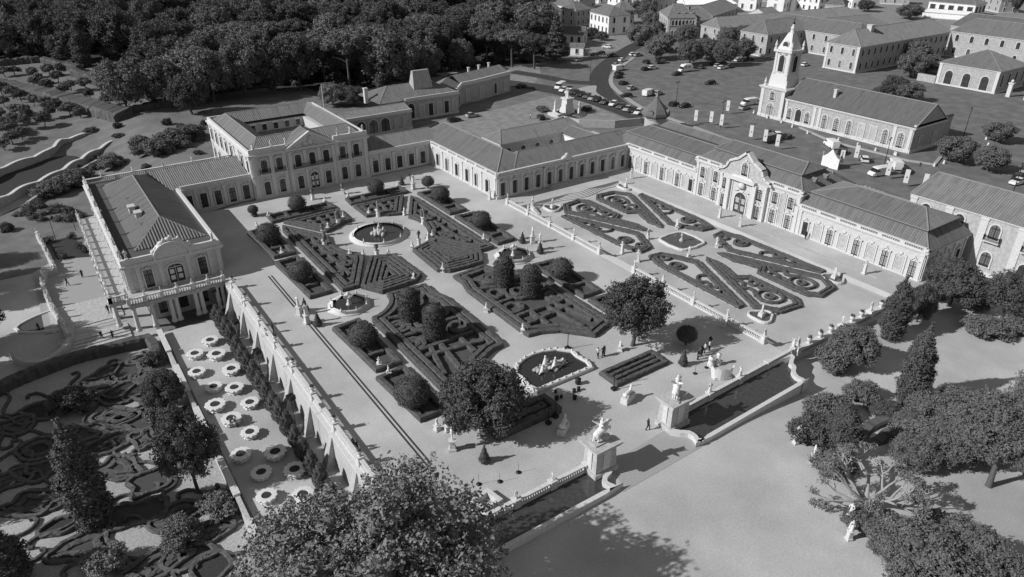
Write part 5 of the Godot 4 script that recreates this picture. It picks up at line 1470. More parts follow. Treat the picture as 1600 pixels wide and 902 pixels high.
func lower_terrace() -> void:
	# retaining wall with buttresses
	var b := thing("retaining_wall", "tall sunlit retaining wall with sloping buttresses below the garden terrace", "wall")
	var m := MB.new(); m.box(Vector3(20.0, -6.4, -113.6), Vector3(20.85, -0.25, -38)); part(b, "wall", m.mesh(), "wall")
	m = MB.new(); m.box(Vector3(19.85, -0.25, -113.6), Vector3(21.3, 0.05, -38)); part(b, "coping", m.mesh(), "stone")
	var bt := MB.new()
	var q := [Vector3(-1.5, -5.2, -0.75), Vector3(0, -5.2, -0.75), Vector3(0, -5.2, 0.75), Vector3(-1.5, -5.2, 0.75), Vector3(-0.06, -0.5, -0.42), Vector3(0, -0.5, -0.42), Vector3(0, -0.5, 0.42), Vector3(-0.06, -0.5, 0.42)]
	bt.quad(q[0], q[3], q[7], q[4]); bt.quad(q[1], q[0], q[4], q[5]); bt.quad(q[3], q[2], q[6], q[7])
	bt.box(Vector3(-1.65, -5.2, -0.9), Vector3(0, -4.75, 0.9))
	var bm := bt.mesh()
	for i in 10: part(b, "buttress", bm, "wall_dim", Vector3(20.0, 0, -112.0 + i * 7.35))
	balustrade("white balustrade along the top of the buttressed terrace wall", Vector3(20.7, 0.05, -112.0), Vector3(20.7, 0.05, -38.5), 10, 1.05, 0.2)
	for i in 10: statue_spots.append([Vector3(20.7, 1.25, -112.0 + i * 7.35), 1.0, "small urn on a pier of the terrace wall balustrade", "urns on the terrace wall", "urn"])
	# parapet between table terrace and the sunken hedge garden
	b = thing("terrace_parapet", "low white parapet beside the scalloped planters", "wall")
	m = MB.new(); m.box(Vector3(8.05, -7, -112.4), Vector3(8.55, -4.2, -40)); part(b, "wall", m.mesh(), "stone_old")
	for i in 12:
		m = MB.new(); m.box(Vector3(7.9, -4.2, -112.6 + i * 6.1), Vector3(8.7, -3.9 if i % 2 else -4.02, -112.6 + i * 6.1 + (1.6 if i % 2 else 5.9))); part(b, "coping", m.mesh(), "stone")
	# scalloped planters
	var pl := thing("scalloped_planter", "round white scalloped planter with dark soil on the lower terrace", "planter", Vector3(0, -5, 0), 0, "scalloped planters on the lower terrace")
	m = MB.new()
	var rows := [[0.85, 0.0], [1.25, 0.12], [1.05, 0.35], [1.5, 0.75], [1.45, 0.92], [0.75, 0.95], [0.7, 0.8]]
	for k in rows.size() - 1:
		for i in 32:
			var f := func(rr: Array, a: float) -> Vector3:
				var s: float = rr[0] * (1.0 + (0.09 * cos(12 * a) if rr[0] > 1.0 else 0.0))
				return Vector3(cos(a) * s, rr[1], sin(a) * s)
			var a0 := TAU * i / 32; var a1 := TAU * (i + 1) / 32
			m.quad(f.call(rows[k], a1), f.call(rows[k], a0), f.call(rows[k + 1], a0), f.call(rows[k + 1], a1))
	part(pl, "bowl", m.mesh(), "marble")
	m = MB.new(); m.prism(circle(Vector2.ZERO, 0.74, 20), 0.5, 0.84); part(pl, "soil", m.mesh(), "soil")
	var spots := [14.4,-105.07,11.48,-102.44,14.18,-100.37,10.56,-97.29,14.94,-95.09,11.63,-92.14,14.02,-90.12,10.73,-87.56,14.81,-85.45,11.71,-83.28,12.95,-79.16,10.74,-75.46,14.4,-73.41,11.83,-70.84,15.33,-68.97,11.15,-66.61,14.69,-64.35]
	for i in range(0, spots.size(), 2):
		var at := Vector3(spots[i], -5, spots[i + 1])
		if i == 0: pl.position = at; pl.rotation.y = 0.3; pl.scale = Vector3.ONE * 0.85
		else: copy(pl, at, i * 0.7, Vector3.ONE * (0.8 + 0.03 * (i % 5)))
	# floodlight masts behind the clipped hedge
	var fm := thing("floodlight_mast", "thin black floodlight mast on a square foot beside the clipped hedge row", "lamp", Vector3.ZERO, 0, "floodlight masts on the lower terrace")
	m = MB.new(); m.box(Vector3(-0.3, 0, -0.3), Vector3(0.3, 0.35, 0.3)); part(fm, "foot", m.mesh(), "iron")
	m = MB.new(); m.tube([Vector3(0, 0.3, 0), Vector3(0, 8.2, 0)], [0.06, 0.045], 6); part(fm, "pole", m.mesh(), "iron")
	m = MB.new(); m.box(Vector3(-0.4, 7.9, -0.45), Vector3(0.4, 8.5, -0.1)); m.box(Vector3(-0.4, 7.9, 0.1), Vector3(0.4, 8.5, 0.45)); part(fm, "lamp_head", m.mesh(), "iron")
	var ms := [Vector3(16.7,-5,-106.75), Vector3(16.88,-5,-95.04), Vector3(17.07,-5,-85.49), Vector3(17.36,-5,-72.96)]
	fm.position = ms[0]
	for i in range(1, 4): copy(fm, ms[i], 0.1 * i)
	# thorny low hedges of the sunken garden on the west
	var hl := thing("boundary_hedge", "long dark clipped hedge along the foot of the broad steps", "hedge")
	m = MB.new(); sweep(m, smooth_path(v2([-18.51,-105.6,-13.89,-110.87,-8.94,-112.7,-3.73,-113.68,1.61,-113.28,4.81,-112.89,6.39,-112.72,6.96,-109.6,6.46,-106.03]), false, 1.0), false, 1.5, -6.4, -4.6, 0.09, 0.2, 0.6); part(hl, "foliage", m.mesh(), "hedge")
	# curling beds: [centre px converted, rx, rz, turn]
	var cs := [4.59,-108.38,2.0,1.6,0,1.02,-106.25,4.6,3.0,0.5,-1.95,-105.33,3.0,2.0,0.2,0.77,-100.6,3.8,2.6,0.4,4.6,-102.79,2.6,2.0,1.0,4.22,-96.94,2.8,2.0,0.6,-1.02,-95.26,3.2,2.4,0.3,1.19,-92.9,3.6,2.6,0.5,1.37,-87.93,2.6,1.8,1.2,-2.22,-89.63,3.4,2.4,0.2,-2.32,-83.83,3.2,2.2,0.9,0.31,-79.01,2.6,2.6,0.4,-10.3,-93.66,3.4,2.2,0.4,-10.97,-89.08,3.2,2.0,0.5,-11.71,-83.03,3.6,2.4,0.3,-9.27,-77.17,2.2,1.8,0,-7.58,-72.12,3.6,2.4,0.5,-1.71,-74.33,3.8,2.4,0.3,1.86,-71.28,3.2,2.2,0.2,1.48,-64.83,3.0,2.4,0.6,-1.36,-65.23,3.4,2.2,0.1,-8.91,-102.39,3.4,2.2,0.4,-12.79,-100.85,3.2,2.2,0.3,-5.62,-103.7,3.2,2.2,0.2,4.59,-66.5,2.4,2.0,0.2,-5.88,-93.7,2.6,2.0,0.4,-14.02,-89.13,3.0,2.0,0.2,3.34,-61.49,2.6,2.0,0.4]
	# thin scrolling hedges winding between the beds
	var sp := [-11.1,-6.3,-81.4,1.5,-6.3,-82.3,-10.2,-6.3,-76.7,0.1,-6.3,-96.5,-14.3,-6.3,-98.7,4.0,-6.3,-104.6,-12.6,-6.3,-73.3,-3.5,-6.3,-82.3,-5.9,-6.3,-87.1,2.2,-6.3,-69.3,-1.6,-6.3,-73.2,-11.5,-6.3,-91.4,5.0,-6.3,-62.6,-3.5,-6.3,-91.6,-0.2,-6.3,-62.5,-1.5,-6.3,-77.7,-8.8,-6.3,-106.6,-7.8,-6.3,-70.0,-4.7,-6.3,-108.2,-13.7,-6.3,-78.2,-3.7,-6.3,-98.4,5.0,-6.3,-79.7,-1.9,-6.3,-101.8,-13.3,-6.3,-107.1,-14.2,-6.3,-87.7,-13.9,-6.3,-94.5,5.5,-6.3,-99.7,0.3,-6.3,-91.2,-6.2,-6.3,-77.2,5.1,-6.3,-66.6,4.8,-6.3,-91.8,-7.1,-6.3,-93.3,4.9,-6.3,-74.0,-3.7,-6.3,-67.8,-10.3,-6.3,-87.5,1.0,-6.3,-107.6,-10.0,-6.3,-97.3,-12.8,-6.3,-102.3,-6.9,-6.3,-102.5,1.4,-6.3,-86.4,4.1,-6.3,-95.8,5.2,-6.3,-86.8,-14.4,-6.3,-83.5,-5.3,-6.3,-73.0,-7.6,-6.3,-83.1,1.9,-6.3,-101.3,2.0,-6.3,-76.3,-2.2,-6.3,-88.0,5.6,-6.3,-58.5,4.8,-6.3,-108.5,1.2,-6.3,-65.8]
	for i in range(0, sp.size(), 3):
		var at := Vector2(sp[i], sp[i + 2])
		if at.x > 6.5: continue
		var pth := PackedVector2Array()
		var rot := rng.randf() * TAU; var rr := rng.randf_range(1.0, 2.2)
		for k in 15:
			var t := k / 14.0 * 2.0 - 1.0
			var ang := t * 3.4
			pth.append(at + Vector2(signf(t) * (1 - cos(ang)) * rr * 0.6, sin(ang) * rr * 0.75 * (1.0 if t > 0 else 1.0) + t * rr).rotated(rot))
		var hs := thing("scroll_hedge", "thin low scrolling hedge winding over the paths of the sunken hedge garden", "hedge", Vector3.ZERO, 0, "scrolling hedges of the sunken garden")
		var qm := MB.new(); sweep(qm, pth, false, 0.38, -6.35, -5.95, 0.05, 0.3, 0.4); part(hs, "foliage", qm.mesh(), "hedge_light" if i % 2 else "hedge")
	for i in range(0, cs.size(), 5):
		var c := Vector2(cs[i], cs[i + 1])
		var poly := PackedVector2Array()
		var lob := 2 + (i / 5) % 3
		for k in 26:
			var a := TAU * k / 26
			var r := 1.0 + 0.16 * cos(lob * a + i) + 0.07 * cos((lob + 2) * a)
			poly.append(c + (Vector2(cos(a) * float(cs[i + 2]), sin(a) * float(cs[i + 3])) * r).rotated(float(cs[i + 4])))
		var cb := thing("curling_bed", "low curling clipped bed on the paths of the sunken hedge garden", "hedge bed", Vector3.ZERO, 0, "curling beds of the sunken hedge garden")
		var fl := MB.new(); fl.prism(poly, -6.4, -6.25); part(cb, "soil", fl.mesh(), "lawn" if (i / 5) % 3 else "soil")
		for d in ([0.3] if (i / 5) % 2 else [0.3, 1.25]):
			for e: PackedVector2Array in Geometry2D.offset_polygon(poly, -d):
				var hm := MB.new(); sweep(hm, e, true, 0.5 if d < 0.5 else 0.8, -6.3, -5.9 if d < 0.5 else -6.0, 0.07, 0.3, 0.45); part(cb, "hedge", hm.mesh(), "hedge_light" if d < 0.5 else "hedge")

func west_court() -> void:
	# rugged ornamental wall with figures along the west court
	var b := thing("ornamental_wall", "rugged low ornamental wall crowded with small figures on the west court", "wall")
	var p := v2([-4.78,-168.06,-4.18,-160.79,-3.6,-151.58,-3.35,-147.13,-5.04,-147.01,-5.83,-142.03,-5.6,-136.09,-5.11,-130.35,-4.43,-125.3,-3.97,-119.7])
	var m := MB.new(); sweep(m, resample(p, false, 0.8), false, 0.8, -5.6, -4.1, 0.12, 0.2, 0.6); part(b, "wall", m.mesh(), "stone_old")
	var q := resample(p, false, 2.6)
	for i in q.size(): statue_spots.append([Vector3(q[i].x, -4.15, q[i].y), 1.2 + 0.3 * (i % 2), "weathered figure on the rugged wall of the west court", "figures on the rugged wall", "fig" if i % 3 else "bust"])
	b = thing("curved_wall", "curved rough wall below the broad steps", "wall")
	p = smooth_path(v2([-11.71,-119.81,-10.01,-115.47,-7.55,-114.4,-5.21,-116.42,-3.79,-119.94,-3.26,-125.09]), false, 1.0)
	m = MB.new(); sweep(m, p, false, 1.0, -6.6, -4.7, 0.06, 0.2, 0.8); part(b, "wall", m.mesh(), "stone_old")
	b = thing("lawn_kerb", "pale kerb round the small oval lawn west of the steps", "kerb")
	p = smooth_path(v2([-3.57,-131.41,-6.46,-131.28,-9.35,-129.92,-10.89,-128.26,-10.27,-126.39,-7.87,-124.74,-4.78,-123.58]), false, 1.0)
	m = MB.new(); sweep(m, p, false, 0.45, -5.6, -4.9, 0, 0.2); part(b, "kerb", m.mesh(), "stone")
	sheet("small_lawn", smooth_path(v2([-3.57,-131.41,-6.46,-131.28,-9.35,-129.92,-10.89,-128.26,-10.27,-126.39,-7.87,-124.74,-4.78,-123.58]), true, 1.0), -5.14, "lawn")
	sheet("court_pavement", v2([-7.0, -150, -7.0, -123.3, 3.0, -123.3, 3.0, -160]), -5.12, "pavers")
	b = thing("west_planting", "dark planted bed with rails at the west court", "flower bed")
	m = MB.new()
	p = v2([-3.04,-163.76,0.56,-164.79,2.63,-157.96,2.81,-151.66,-2.53,-153.92])
	m.prism(p, -5.3, -5.0); part(b, "soil", m.mesh(), "soil")
	var l := []
	for i in 9: l.append([Vector3(p[i % 5].x * 0.8 + p[(i * 2) % 5].x * 0.2, -4.5, p[i % 5].y * 0.8 + p[(i * 2) % 5].y * 0.2), Vector3(0.9, 0.8, 0.9)])
	part(b, "plants", crown(l, 3000, 0.1, 0.5, 0.6, 1.0), "leaf_dark")
	# paved apron between the two great pedestals
	sheet("forecourt_pavement", v2([44.2, -44.6, 53.4, -45.2, 55.0, -43.2, 55.0, -40.6, 42.4, -40.4, 43.4, -42.2]), 0.0, "pavers")

var single_pos := {
	"slim cypress beyond the orchard hedge": Vector3(38.38,-0,-290.69),
	"thin cypress by the far orchard path": Vector3(36.02,-0,-352.79),
	"tall dark cypress at the orchard hedge corner": Vector3(24.4,-0.24,-334.08),
	"big leafy tree at the near corner of the orchard": Vector3(26.45,-0.49,-249.72),
	"leafy tree on the path behind the palace corner": Vector3(37.68,-0,-249.22),
	"dark tree standing close to the palace corner": Vector3(41.94,-0,-233.82),
	"tall leafy tree behind the palace roof corner": Vector3(51.38,-0,-244.88),
	"tall leafy tree right behind the palace roof": Vector3(62.51,-0,-247.9),
	"dark tree right behind the palace court": Vector3(71.96,-0,-247.02),
	"dark tree behind the palace roof by the flagpole": Vector3(80.82,-0,-246.73),
	"low pale bushes behind the flagpole roof": Vector3(81.37,-0,-219.19),
	"low bushes behind the arcade roof": Vector3(87.26,-0,-215.15),
	"tall conifer behind the arcade": Vector3(104.57,-0,-230.41),
	"feathery conifer behind the tall chimney roof": Vector3(110.02,-0,-229.04),
	"leafy tree behind the curved wing": Vector3(123.81,-0,-235.88),
	"dark conifer in the wood behind the arcade": Vector3(114.69,-0,-263.01),
	"dark cypress point standing over the wood": Vector3(160.01,-0,-318.79),
	"second dark cypress point in the wood": Vector3(165.52,-0,-319.5),
	"dark conifer in front of the white town house": Vector3(185.39,-0,-238.14),
	"tall dark tree beside the white town house": Vector3(201.81,-0,-272.9),
	"umbrella pine by the road at the end of the curved wing": Vector3(168.16,-0,-229.23),
	"umbrella pine behind the end of the curved wing": Vector3(163.19,-0,-237.43),
	"umbrella pine behind the curved roof": Vector3(158.35,-0,-248.59),
	"leafy tree behind the round roof": Vector3(143.25,-0,-243.38),
	"rounded bush on the lawn behind the low west wing": Vector3(26.11,-0.84,-200.13),
	"rounded bush at the head of the canal": Vector3(22.97,-1.62,-205.2),
	"bush beside the palace flank": Vector3(31.02,-0.08,-204),
	"bush at the palace flank path": Vector3(35.91,-0,-207.38),
	"pale feathery bush below the canal wall": Vector3(14.76,-3.91,-205.12),
	"long bush along the canal path": Vector3(2.83,-5.2,-198.52),
	"bush at the canal path corner": Vector3(-0.82,-5.2,-195.7),
	"bush below the canal path wall": Vector3(6.76,-5.19,-202.53)}
# ---------------------------------------------------------------- statues and pedestals
func person_bones(kind: int) -> Array:
	# a standing figure 1 m tall
	var hip := 0.5; var b := []
	var sway: float = [0.02, -0.02, 0.0, 0.03][kind]
	if kind != 1:
		b.append([Vector3(0, 0.02, 0), Vector3(sway, 0.5, 0), 0.13, 0.1])
		b.append([Vector3(0.05, 0.02, 0.05), Vector3(0.03 + sway, 0.45, 0.02), 0.08, 0.07])
	else:
		b.append([Vector3(-0.06, 0.02, 0.03), Vector3(-0.05, 0.28, 0.02), 0.035, 0.045]); b.append([Vector3(-0.05, 0.28, 0.02), Vector3(-0.04, hip, 0), 0.045, 0.07])
		b.append([Vector3(0.07, 0.02, -0.02), Vector3(0.06, 0.28, 0.0), 0.035, 0.045]); b.append([Vector3(0.06, 0.28, 0), Vector3(0.04, hip, 0), 0.045, 0.07])
	b.append([Vector3(sway, 0.5, 0), Vector3(sway, 0.64, 0), 0.09, 0.085]); b.append([Vector3(sway, 0.64, 0), Vector3(0, 0.77, 0), 0.085, 0.1])
	b.append([Vector3(-0.1, 0.79, 0), Vector3(0.1, 0.79, 0), 0.055, 0.055])
	b.append([Vector3(0, 0.8, 0), Vector3(0, 0.87, 0.01), 0.05, 0.035]); b.append([Vector3(0, 0.9, 0.01), Vector3(0, 0.945, 0.005), 0.05, 0.055])
	var ha: Vector3 = [Vector3(-0.2, 1.0, 0.05), Vector3(-0.2, 0.45, 0.06), Vector3(-0.1, 0.62, 0.14), Vector3(-0.24, 0.86, 0.1)][kind]
	var el: Vector3 = [Vector3(-0.22, 0.86, 0.0), Vector3(-0.18, 0.6, -0.02), Vector3(-0.2, 0.63, 0.0), Vector3(-0.24, 0.7, 0.0)][kind]
	b.append([Vector3(-0.13, 0.79, 0), el, 0.045, 0.036]); b.append([el, ha, 0.036, 0.028])
	b.append([Vector3(0.13, 0.79, 0), Vector3(0.19, 0.62, 0.0), 0.045, 0.036]); b.append([Vector3(0.19, 0.62, 0.0), Vector3(0.12, 0.5, 0.1), 0.036, 0.028])
	if kind == 0 or kind == 3: b.append([Vector3(-0.08, 0.78, -0.08), Vector3(-0.12, 0.2, -0.1), 0.05, 0.08])
	return b

var figs := []
var urn_mesh: ArrayMesh
var bust_mesh: ArrayMesh
var ped_mesh: ArrayMesh
var round_ped: ArrayMesh
var group_mesh: ArrayMesh

func put_statue(kind: String, at: Vector3, h: float, label: String, group: String, i: int, material := "statue") -> void:
	if kind == "urn":
		var u := thing("stone_urn", label, "urn", at, i * 0.9, group)
		part(u, "vase", urn_mesh, material, Vector3.ZERO, 0, Vector3.ONE * h)
		var m: ArrayMesh = cache["urn_plant"]
		part(u, "plant", m, "leaf_dark", Vector3(0, h * 0.78, 0), 0, Vector3.ONE * h)
	elif kind == "bust":
		var u := thing("small_figure", label, "statue", at, i * 0.8, group)
		part(u, "figure", bust_mesh, material, Vector3.ZERO, 0, Vector3.ONE * h)
	else:
		var u := thing("statue", label, "statue", at, i * 1.3, group)
		var k := i % 4
		part(u, "base", cache["disc"], material, Vector3.ZERO, 0, Vector3.ONE * h)
		part(u, "figure", figs[k], material, Vector3(0, 0.05 * h, 0), 0, Vector3.ONE * h * 0.97)

func statuary() -> void:
	for k in 4: figs.append(sdf(person_bones(k), 0.028, 0.03).mesh())
	var m := MB.new(); m.lathe(Vector3.ZERO, [0.26, 0, 0.26, 0.08, 0.1, 0.14, 0.1, 0.24, 0.3, 0.45, 0.34, 0.65, 0.27, 0.72, 0.32, 0.82, 0.2, 0.82], 10); urn_mesh = m.mesh()
	cache["urn_plant"] = crown([[Vector3(0, 0.12, 0), Vector3(0.3, 0.24, 0.3)]], 90, 0.08)
	m = MB.new(); m.box(Vector3(-0.16, 0, -0.16), Vector3(0.16, 0.08, 0.16)); cache["disc"] = m.mesh()
	bust_mesh = sdf([[Vector3(0, 0.1, 0), Vector3(0, 0.5, 0), 0.2, 0.14], [Vector3(-0.12, 0.62, 0), Vector3(0.12, 0.62, 0), 0.1, 0.1], [Vector3(0, 0.7, 0), Vector3(0, 0.8, 0.02), 0.07, 0.06], [Vector3(0, 0.87, 0.03), Vector3(0, 0.92, 0.02), 0.09, 0.09], [Vector3(0, 0.2, 0.05), Vector3(0.2, 0.1, 0.3), 0.13, 0.07]], 0.05, 0.06).mesh()
	m = MB.new(); m.box(Vector3(-0.5, 0, -0.5), Vector3(0.5, 0.2, 0.5)); m.box(Vector3(-0.38, 0.2, -0.38), Vector3(0.38, 0.86, 0.38), 0.03, 0.03); m.box(Vector3(-0.48, 0.86, -0.48), Vector3(0.48, 1.0, 0.48)); ped_mesh = m.mesh()
	m = MB.new(); m.lathe(Vector3.ZERO, [0.5, 0, 0.5, 0.12, 0.4, 0.2, 0.36, 0.8, 0.48, 0.9, 0.5, 1.0, 0, 1.0], 12); round_ped = m.mesh()
	var g := sdf([[Vector3(-0.15, 0, 0), Vector3(-0.1, 0.5, 0), 0.16, 0.1], [Vector3(0.18, 0, 0.1), Vector3(0.15, 0.4, 0.05), 0.15, 0.1], [Vector3(-0.1, 0.5, 0), Vector3(-0.05, 0.78, 0), 0.12, 0.1], [Vector3(-0.03, 0.9, 0), Vector3(-0.03, 0.95, 0), 0.07, 0.07], [Vector3(-0.1, 0.72, 0), Vector3(0.3, 0.85, 0.1), 0.06, 0.04], [Vector3(0.15, 0.4, 0.05), Vector3(0.18, 0.58, 0.05), 0.1, 0.08], [Vector3(0.2, 0.68, 0.05), Vector3(0.2, 0.72, 0.05), 0.065, 0.06], [Vector3(-0.12, 0.7, 0), Vector3(-0.34, 0.5, 0.12), 0.05, 0.04]], 0.035, 0.04)
	group_mesh = g.mesh()
	var i := 0
	for s in statue_spots:
		put_statue(s[4] if s.size() > 4 else "fig", s[0], s[1], s[2], s[3], i)
		i += 1
	# free-standing pieces of the garden: [x, z, kind, label]
	var whites := [47.62,-139.81,52.73,-139.5,64.69,-139.46,35.11,-138.55,31.49,-134.33,47.42,-129.28,42.77,-125.81,52.55,-128.21,58.67,-124.42,31.49,-119.54,41.55,-112.3,43.45,-110.68,47.41,-108.6,52.22,-108.6,52.38,-97.41,46.58,-97.05,57.86,-111.01,56.72,-110.71,71.83,-101.05,64.99,-103.97,30.75,-76.95,30.98,-74.41,52.2,-73.09,51.1,-81.42,60.98,-61.4,64.77,-58.19,78.34,-57.56,30.85,-60.92,31.81,-60.12]
	for k in range(0, whites.size(), 2):
		var u := thing("garden_figure", "small white figure on a low pedestal among the box hedges", "statue", Vector3(whites[k], 0, whites[k + 1]), k * 0.7, "small white figures among the box hedges")
		part(u, "pedestal", ped_mesh, "stone", Vector3.ZERO, 0, Vector3(0.75, 0.75, 0.75)); part(u, "figure", bust_mesh, "marble", Vector3(0, 0.75, 0), 0, Vector3.ONE * 1.05)
	var talls := [[Vector3(67.21,0,-136.86), "tall white statue on a pedestal at the path corner by the corner range"], [Vector3(30.58,0,-56.78), "tall white statue on a pedestal beside the dense dark tree"], [Vector3(26.71,0,-97.22), "tall white statue on a pedestal at the first corner of the terrace steps"], [Vector3(26.8,0,-94.12), "tall white statue on a pedestal by the small cone beside the octagonal pool"], [Vector3(72.29,0,-98.35), "tall white statue beside a cone in front of the balustrade"], [Vector3(71.75,0,-95.18), "tall white statue behind the second cone by the balustrade"]]
	i = 0
	for q in talls:
		var u := thing("pedestal_statue", q[1], "statue", q[0], i * 1.1)
		part(u, "pedestal", ped_mesh, "stone", Vector3.ZERO, 0, Vector3(0.9, 1.5, 0.9)); part(u, "figure", figs[i % 4], "marble", Vector3(0, 1.5, 0), 0, Vector3.ONE * 1.9)
		i += 1
	var leads := [[Vector3(46.33,0,-143.56), "stone vase on a pedestal on the palace walk west of the axis", "v"], [Vector3(53.04,0,-143.06), "stone vase on a pedestal on the palace walk in shade", "v"], [Vector3(45.41,0,-127.07), "lead sculpture group on a round white pedestal at the north bed", "l"], [Vector3(39.36,0,-118.8), "lead sculpture group on a round white pedestal at the west bed", "l"], [Vector3(53.92,0,-126.85), "lead sculpture group on a round white pedestal by the axis path", "l"], [Vector3(59.7,0,-118.04), "lead sculpture group on a round white pedestal in the east bed", "l"], [Vector3(54.22,0,-109.62), "dark lead figure on a slim pedestal at the maze corner", "d"], [Vector3(41.03,0,-124.03), "dark lead vase on a pedestal at the west edge of the round pool", "v"], [Vector3(45.6,0,-109.62), "short round pedestal with a vase between the two mazes", "v"]]
	for q in leads:
		var u := thing("lead_sculpture" if q[2] != "v" else "vase_pedestal", q[1], "statue" if q[2] != "v" else "vase", q[0], i * 0.8)
		part(u, "pedestal", round_ped if q[2] != "v" else ped_mesh, "stone", Vector3.ZERO, 0, Vector3(1.15, 1.5, 1.15) if q[2] == "l" else Vector3(0.8, 1.2, 0.8))
		if q[2] == "v": part(u, "vase", urn_mesh, "lead", Vector3(0, 1.2, 0), 0, Vector3.ONE * 1.3)
		else: part(u, "sculpture", group_mesh if q[2] == "l" else figs[1], "lead", Vector3(0, 1.5 if q[2] == "l" else 1.2, 0), 0, Vector3.ONE * 1.9)
		i += 1
	# posts and figures of the sunken garden
	var mf := [[Vector3(101.09,-0.9,-89), "by the basin towards the palace"], [Vector3(92.85,-0.9,-88.65), "by the basin towards the balustrade"], [Vector3(93.44,-0.9,-78.57), "by the basin towards the forecourt"], [Vector3(100.89,-0.9,-78.51), "by the basin towards the east range"]]
	for q in mf:
		var u := thing("pedestal_statue", "white statue on low pedestal %s, sunken garden" % q[1], "statue", q[0], i)
		part(u, "pedestal", ped_mesh, "stone", Vector3.ZERO, 0, Vector3(0.7, 0.7, 0.7)); part(u, "figure", figs[i % 4], "marble", Vector3(0, 0.7, 0), 0, Vector3.ONE * 1.6)
		i += 1
	var pp := [Vector3(84.49,-0.9,-86.76), Vector3(84.5,-0.9,-82.5), Vector3(84.29,-0.9,-114.73), Vector3(111.07,0,-86.75), Vector3(110.78,0,-81.37), Vector3(112.54,0,-114.48), Vector3(112.02,0,-55.53), Vector3(77.88,0,-121.88), Vector3(70.72,0,-137.34)]
	for q in pp:
		var u := thing("stone_post", "white stone post topped by a shallow vase on the garden gravel", "post", q, i * 0.5, "vase-topped stone posts")
		var pm := MB.new() if not cache.has("post") else null
		if pm:
			pm.box(Vector3(-0.35, 0, -0.35), Vector3(0.35, 0.25, 0.35)); pm.box(Vector3(-0.24, 0.25, -0.24), Vector3(0.24, 1.7, 0.24), 0.04, 0.04); pm.box(Vector3(-0.34, 1.7, -0.34), Vector3(0.34, 1.85, 0.34)); cache["post"] = pm.mesh()
		part(u, "post", cache["post"], "stone"); part(u, "vase", urn_mesh, "stone", Vector3(0, 1.85, 0), 0, Vector3.ONE * 0.7)
		i += 1
	# sphinxes on the gravel by the great pedestals
	var sx := sdf([[Vector3(-0.7, 0.35, 0), Vector3(0.4, 0.42, 0), 0.3, 0.26], [Vector3(0.4, 0.45, 0), Vector3(0.55, 0.85, 0), 0.22, 0.15], [Vector3(0.6, 1.05, 0), Vector3(0.6, 1.15, 0), 0.17, 0.17], [Vector3(0.45, 0.3, 0.2), Vector3(1.0, 0.12, 0.22), 0.12, 0.1], [Vector3(0.45, 0.3, -0.2), Vector3(1.0, 0.12, -0.22), 0.12, 0.1], [Vector3(-0.6, 0.25, 0.28), Vector3(-0.2, 0.12, 0.34), 0.2, 0.1], [Vector3(-0.6, 0.25, -0.28), Vector3(-0.2, 0.12, -0.34), 0.2, 0.1]], 0.05, 0.06).mesh()
	for q in [[Vector3(43.31,0,-52.07), "white sphinx on a stone block at the edge of the tree shade", 0.6], [Vector3(53.91,0,-52.14), "white sphinx on a stone block near the rectangular bed", 0.3]]:
		var u := thing("sphinx", q[1], "statue", q[0], q[2])
		var sm := MB.new(); sm.box(Vector3(-1.1, 0, -0.5), Vector3(1.15, 0.9, 0.5), 0.06, 0.06); part(u, "block", sm.mesh(), "stone"); part(u, "figure", sx, "marble", Vector3(0, 0.88, 0))
	# white shell-shaped stone seat and a silvery ornament group by the balustrade
	var sh := thing("shell_seat", "white scalloped shell seat standing before the open pool balustrade", "seat", Vector3(67.77,0,-48.76), -0.5)
	m = MB.new()
	for k in 10:
		var a0 := PI * k / 10; var a1 := PI * (k + 1) / 10
		m.quad(Vector3(cos(a1) * 1.3, 0, sin(a1) * 0.9 - 0.2), Vector3(cos(a0) * 1.3, 0, sin(a0) * 0.9 - 0.2), Vector3(cos(a0) * 1.6, 1.9 + 0.25 * sin(k * 3.0), sin(a0) * 1.2 - 0.2), Vector3(cos(a1) * 1.6, 1.9 + 0.25 * sin(k * 3.0 + 3), sin(a1) * 1.2 - 0.2))
	m.box(Vector3(-1.2, 0, -0.6), Vector3(1.2, 0.45, 0.6)); part(sh, "shell", m.mesh(), "marble")
	sh = thing("silver_ornament", "group of pale gleaming vases beside the small cone topiary", "ornament", Vector3(69.26,0,-51.42))
	m = MB.new(); m.lathe(Vector3(-0.6, 0, 0), [0.5, 0, 0.5, 0.5, 0.25, 0.8, 0.45, 1.3, 0.2, 1.6], 10); m.lathe(Vector3(0.5, 0, 0.3), [0.4, 0, 0.4, 0.7, 0.2, 1.0, 0.35, 1.7, 0.1, 1.9], 10); m.lathe(Vector3(0.1, 0, -0.6), [0.35, 0, 0.35, 0.4, 0.2, 0.6, 0.3, 1.0, 0.1, 1.2], 10); part(sh, "vases", m.mesh(), "marble")
	# statues of the right-hand shrubbery
	for q in [[Vector3(64.79,-0.16,-34.85), "white statue on a post at the far corner of the forecourt shrubbery"], [Vector3(63.49,-0.09,-31.69), "white statue on a post in front of the forecourt shrubbery hedge"], [Vector3(58.63,0,-24.07), "white statue on a post beside the bare-limbed tree"], [Vector3(56.62,0,-22.7), "white statue on a post at the near bed of glossy bushes"]]:
		var u := thing("pedestal_statue", q[1], "statue", q[0], i)
		part(u, "pedestal", ped_mesh, "stone", Vector3.ZERO, 0, Vector3(0.6, 1.2, 0.6)); part(u, "figure", figs[i % 4], "marble", Vector3(0, 1.2, 0), 0, Vector3.ONE * 1.4)
		i += 1

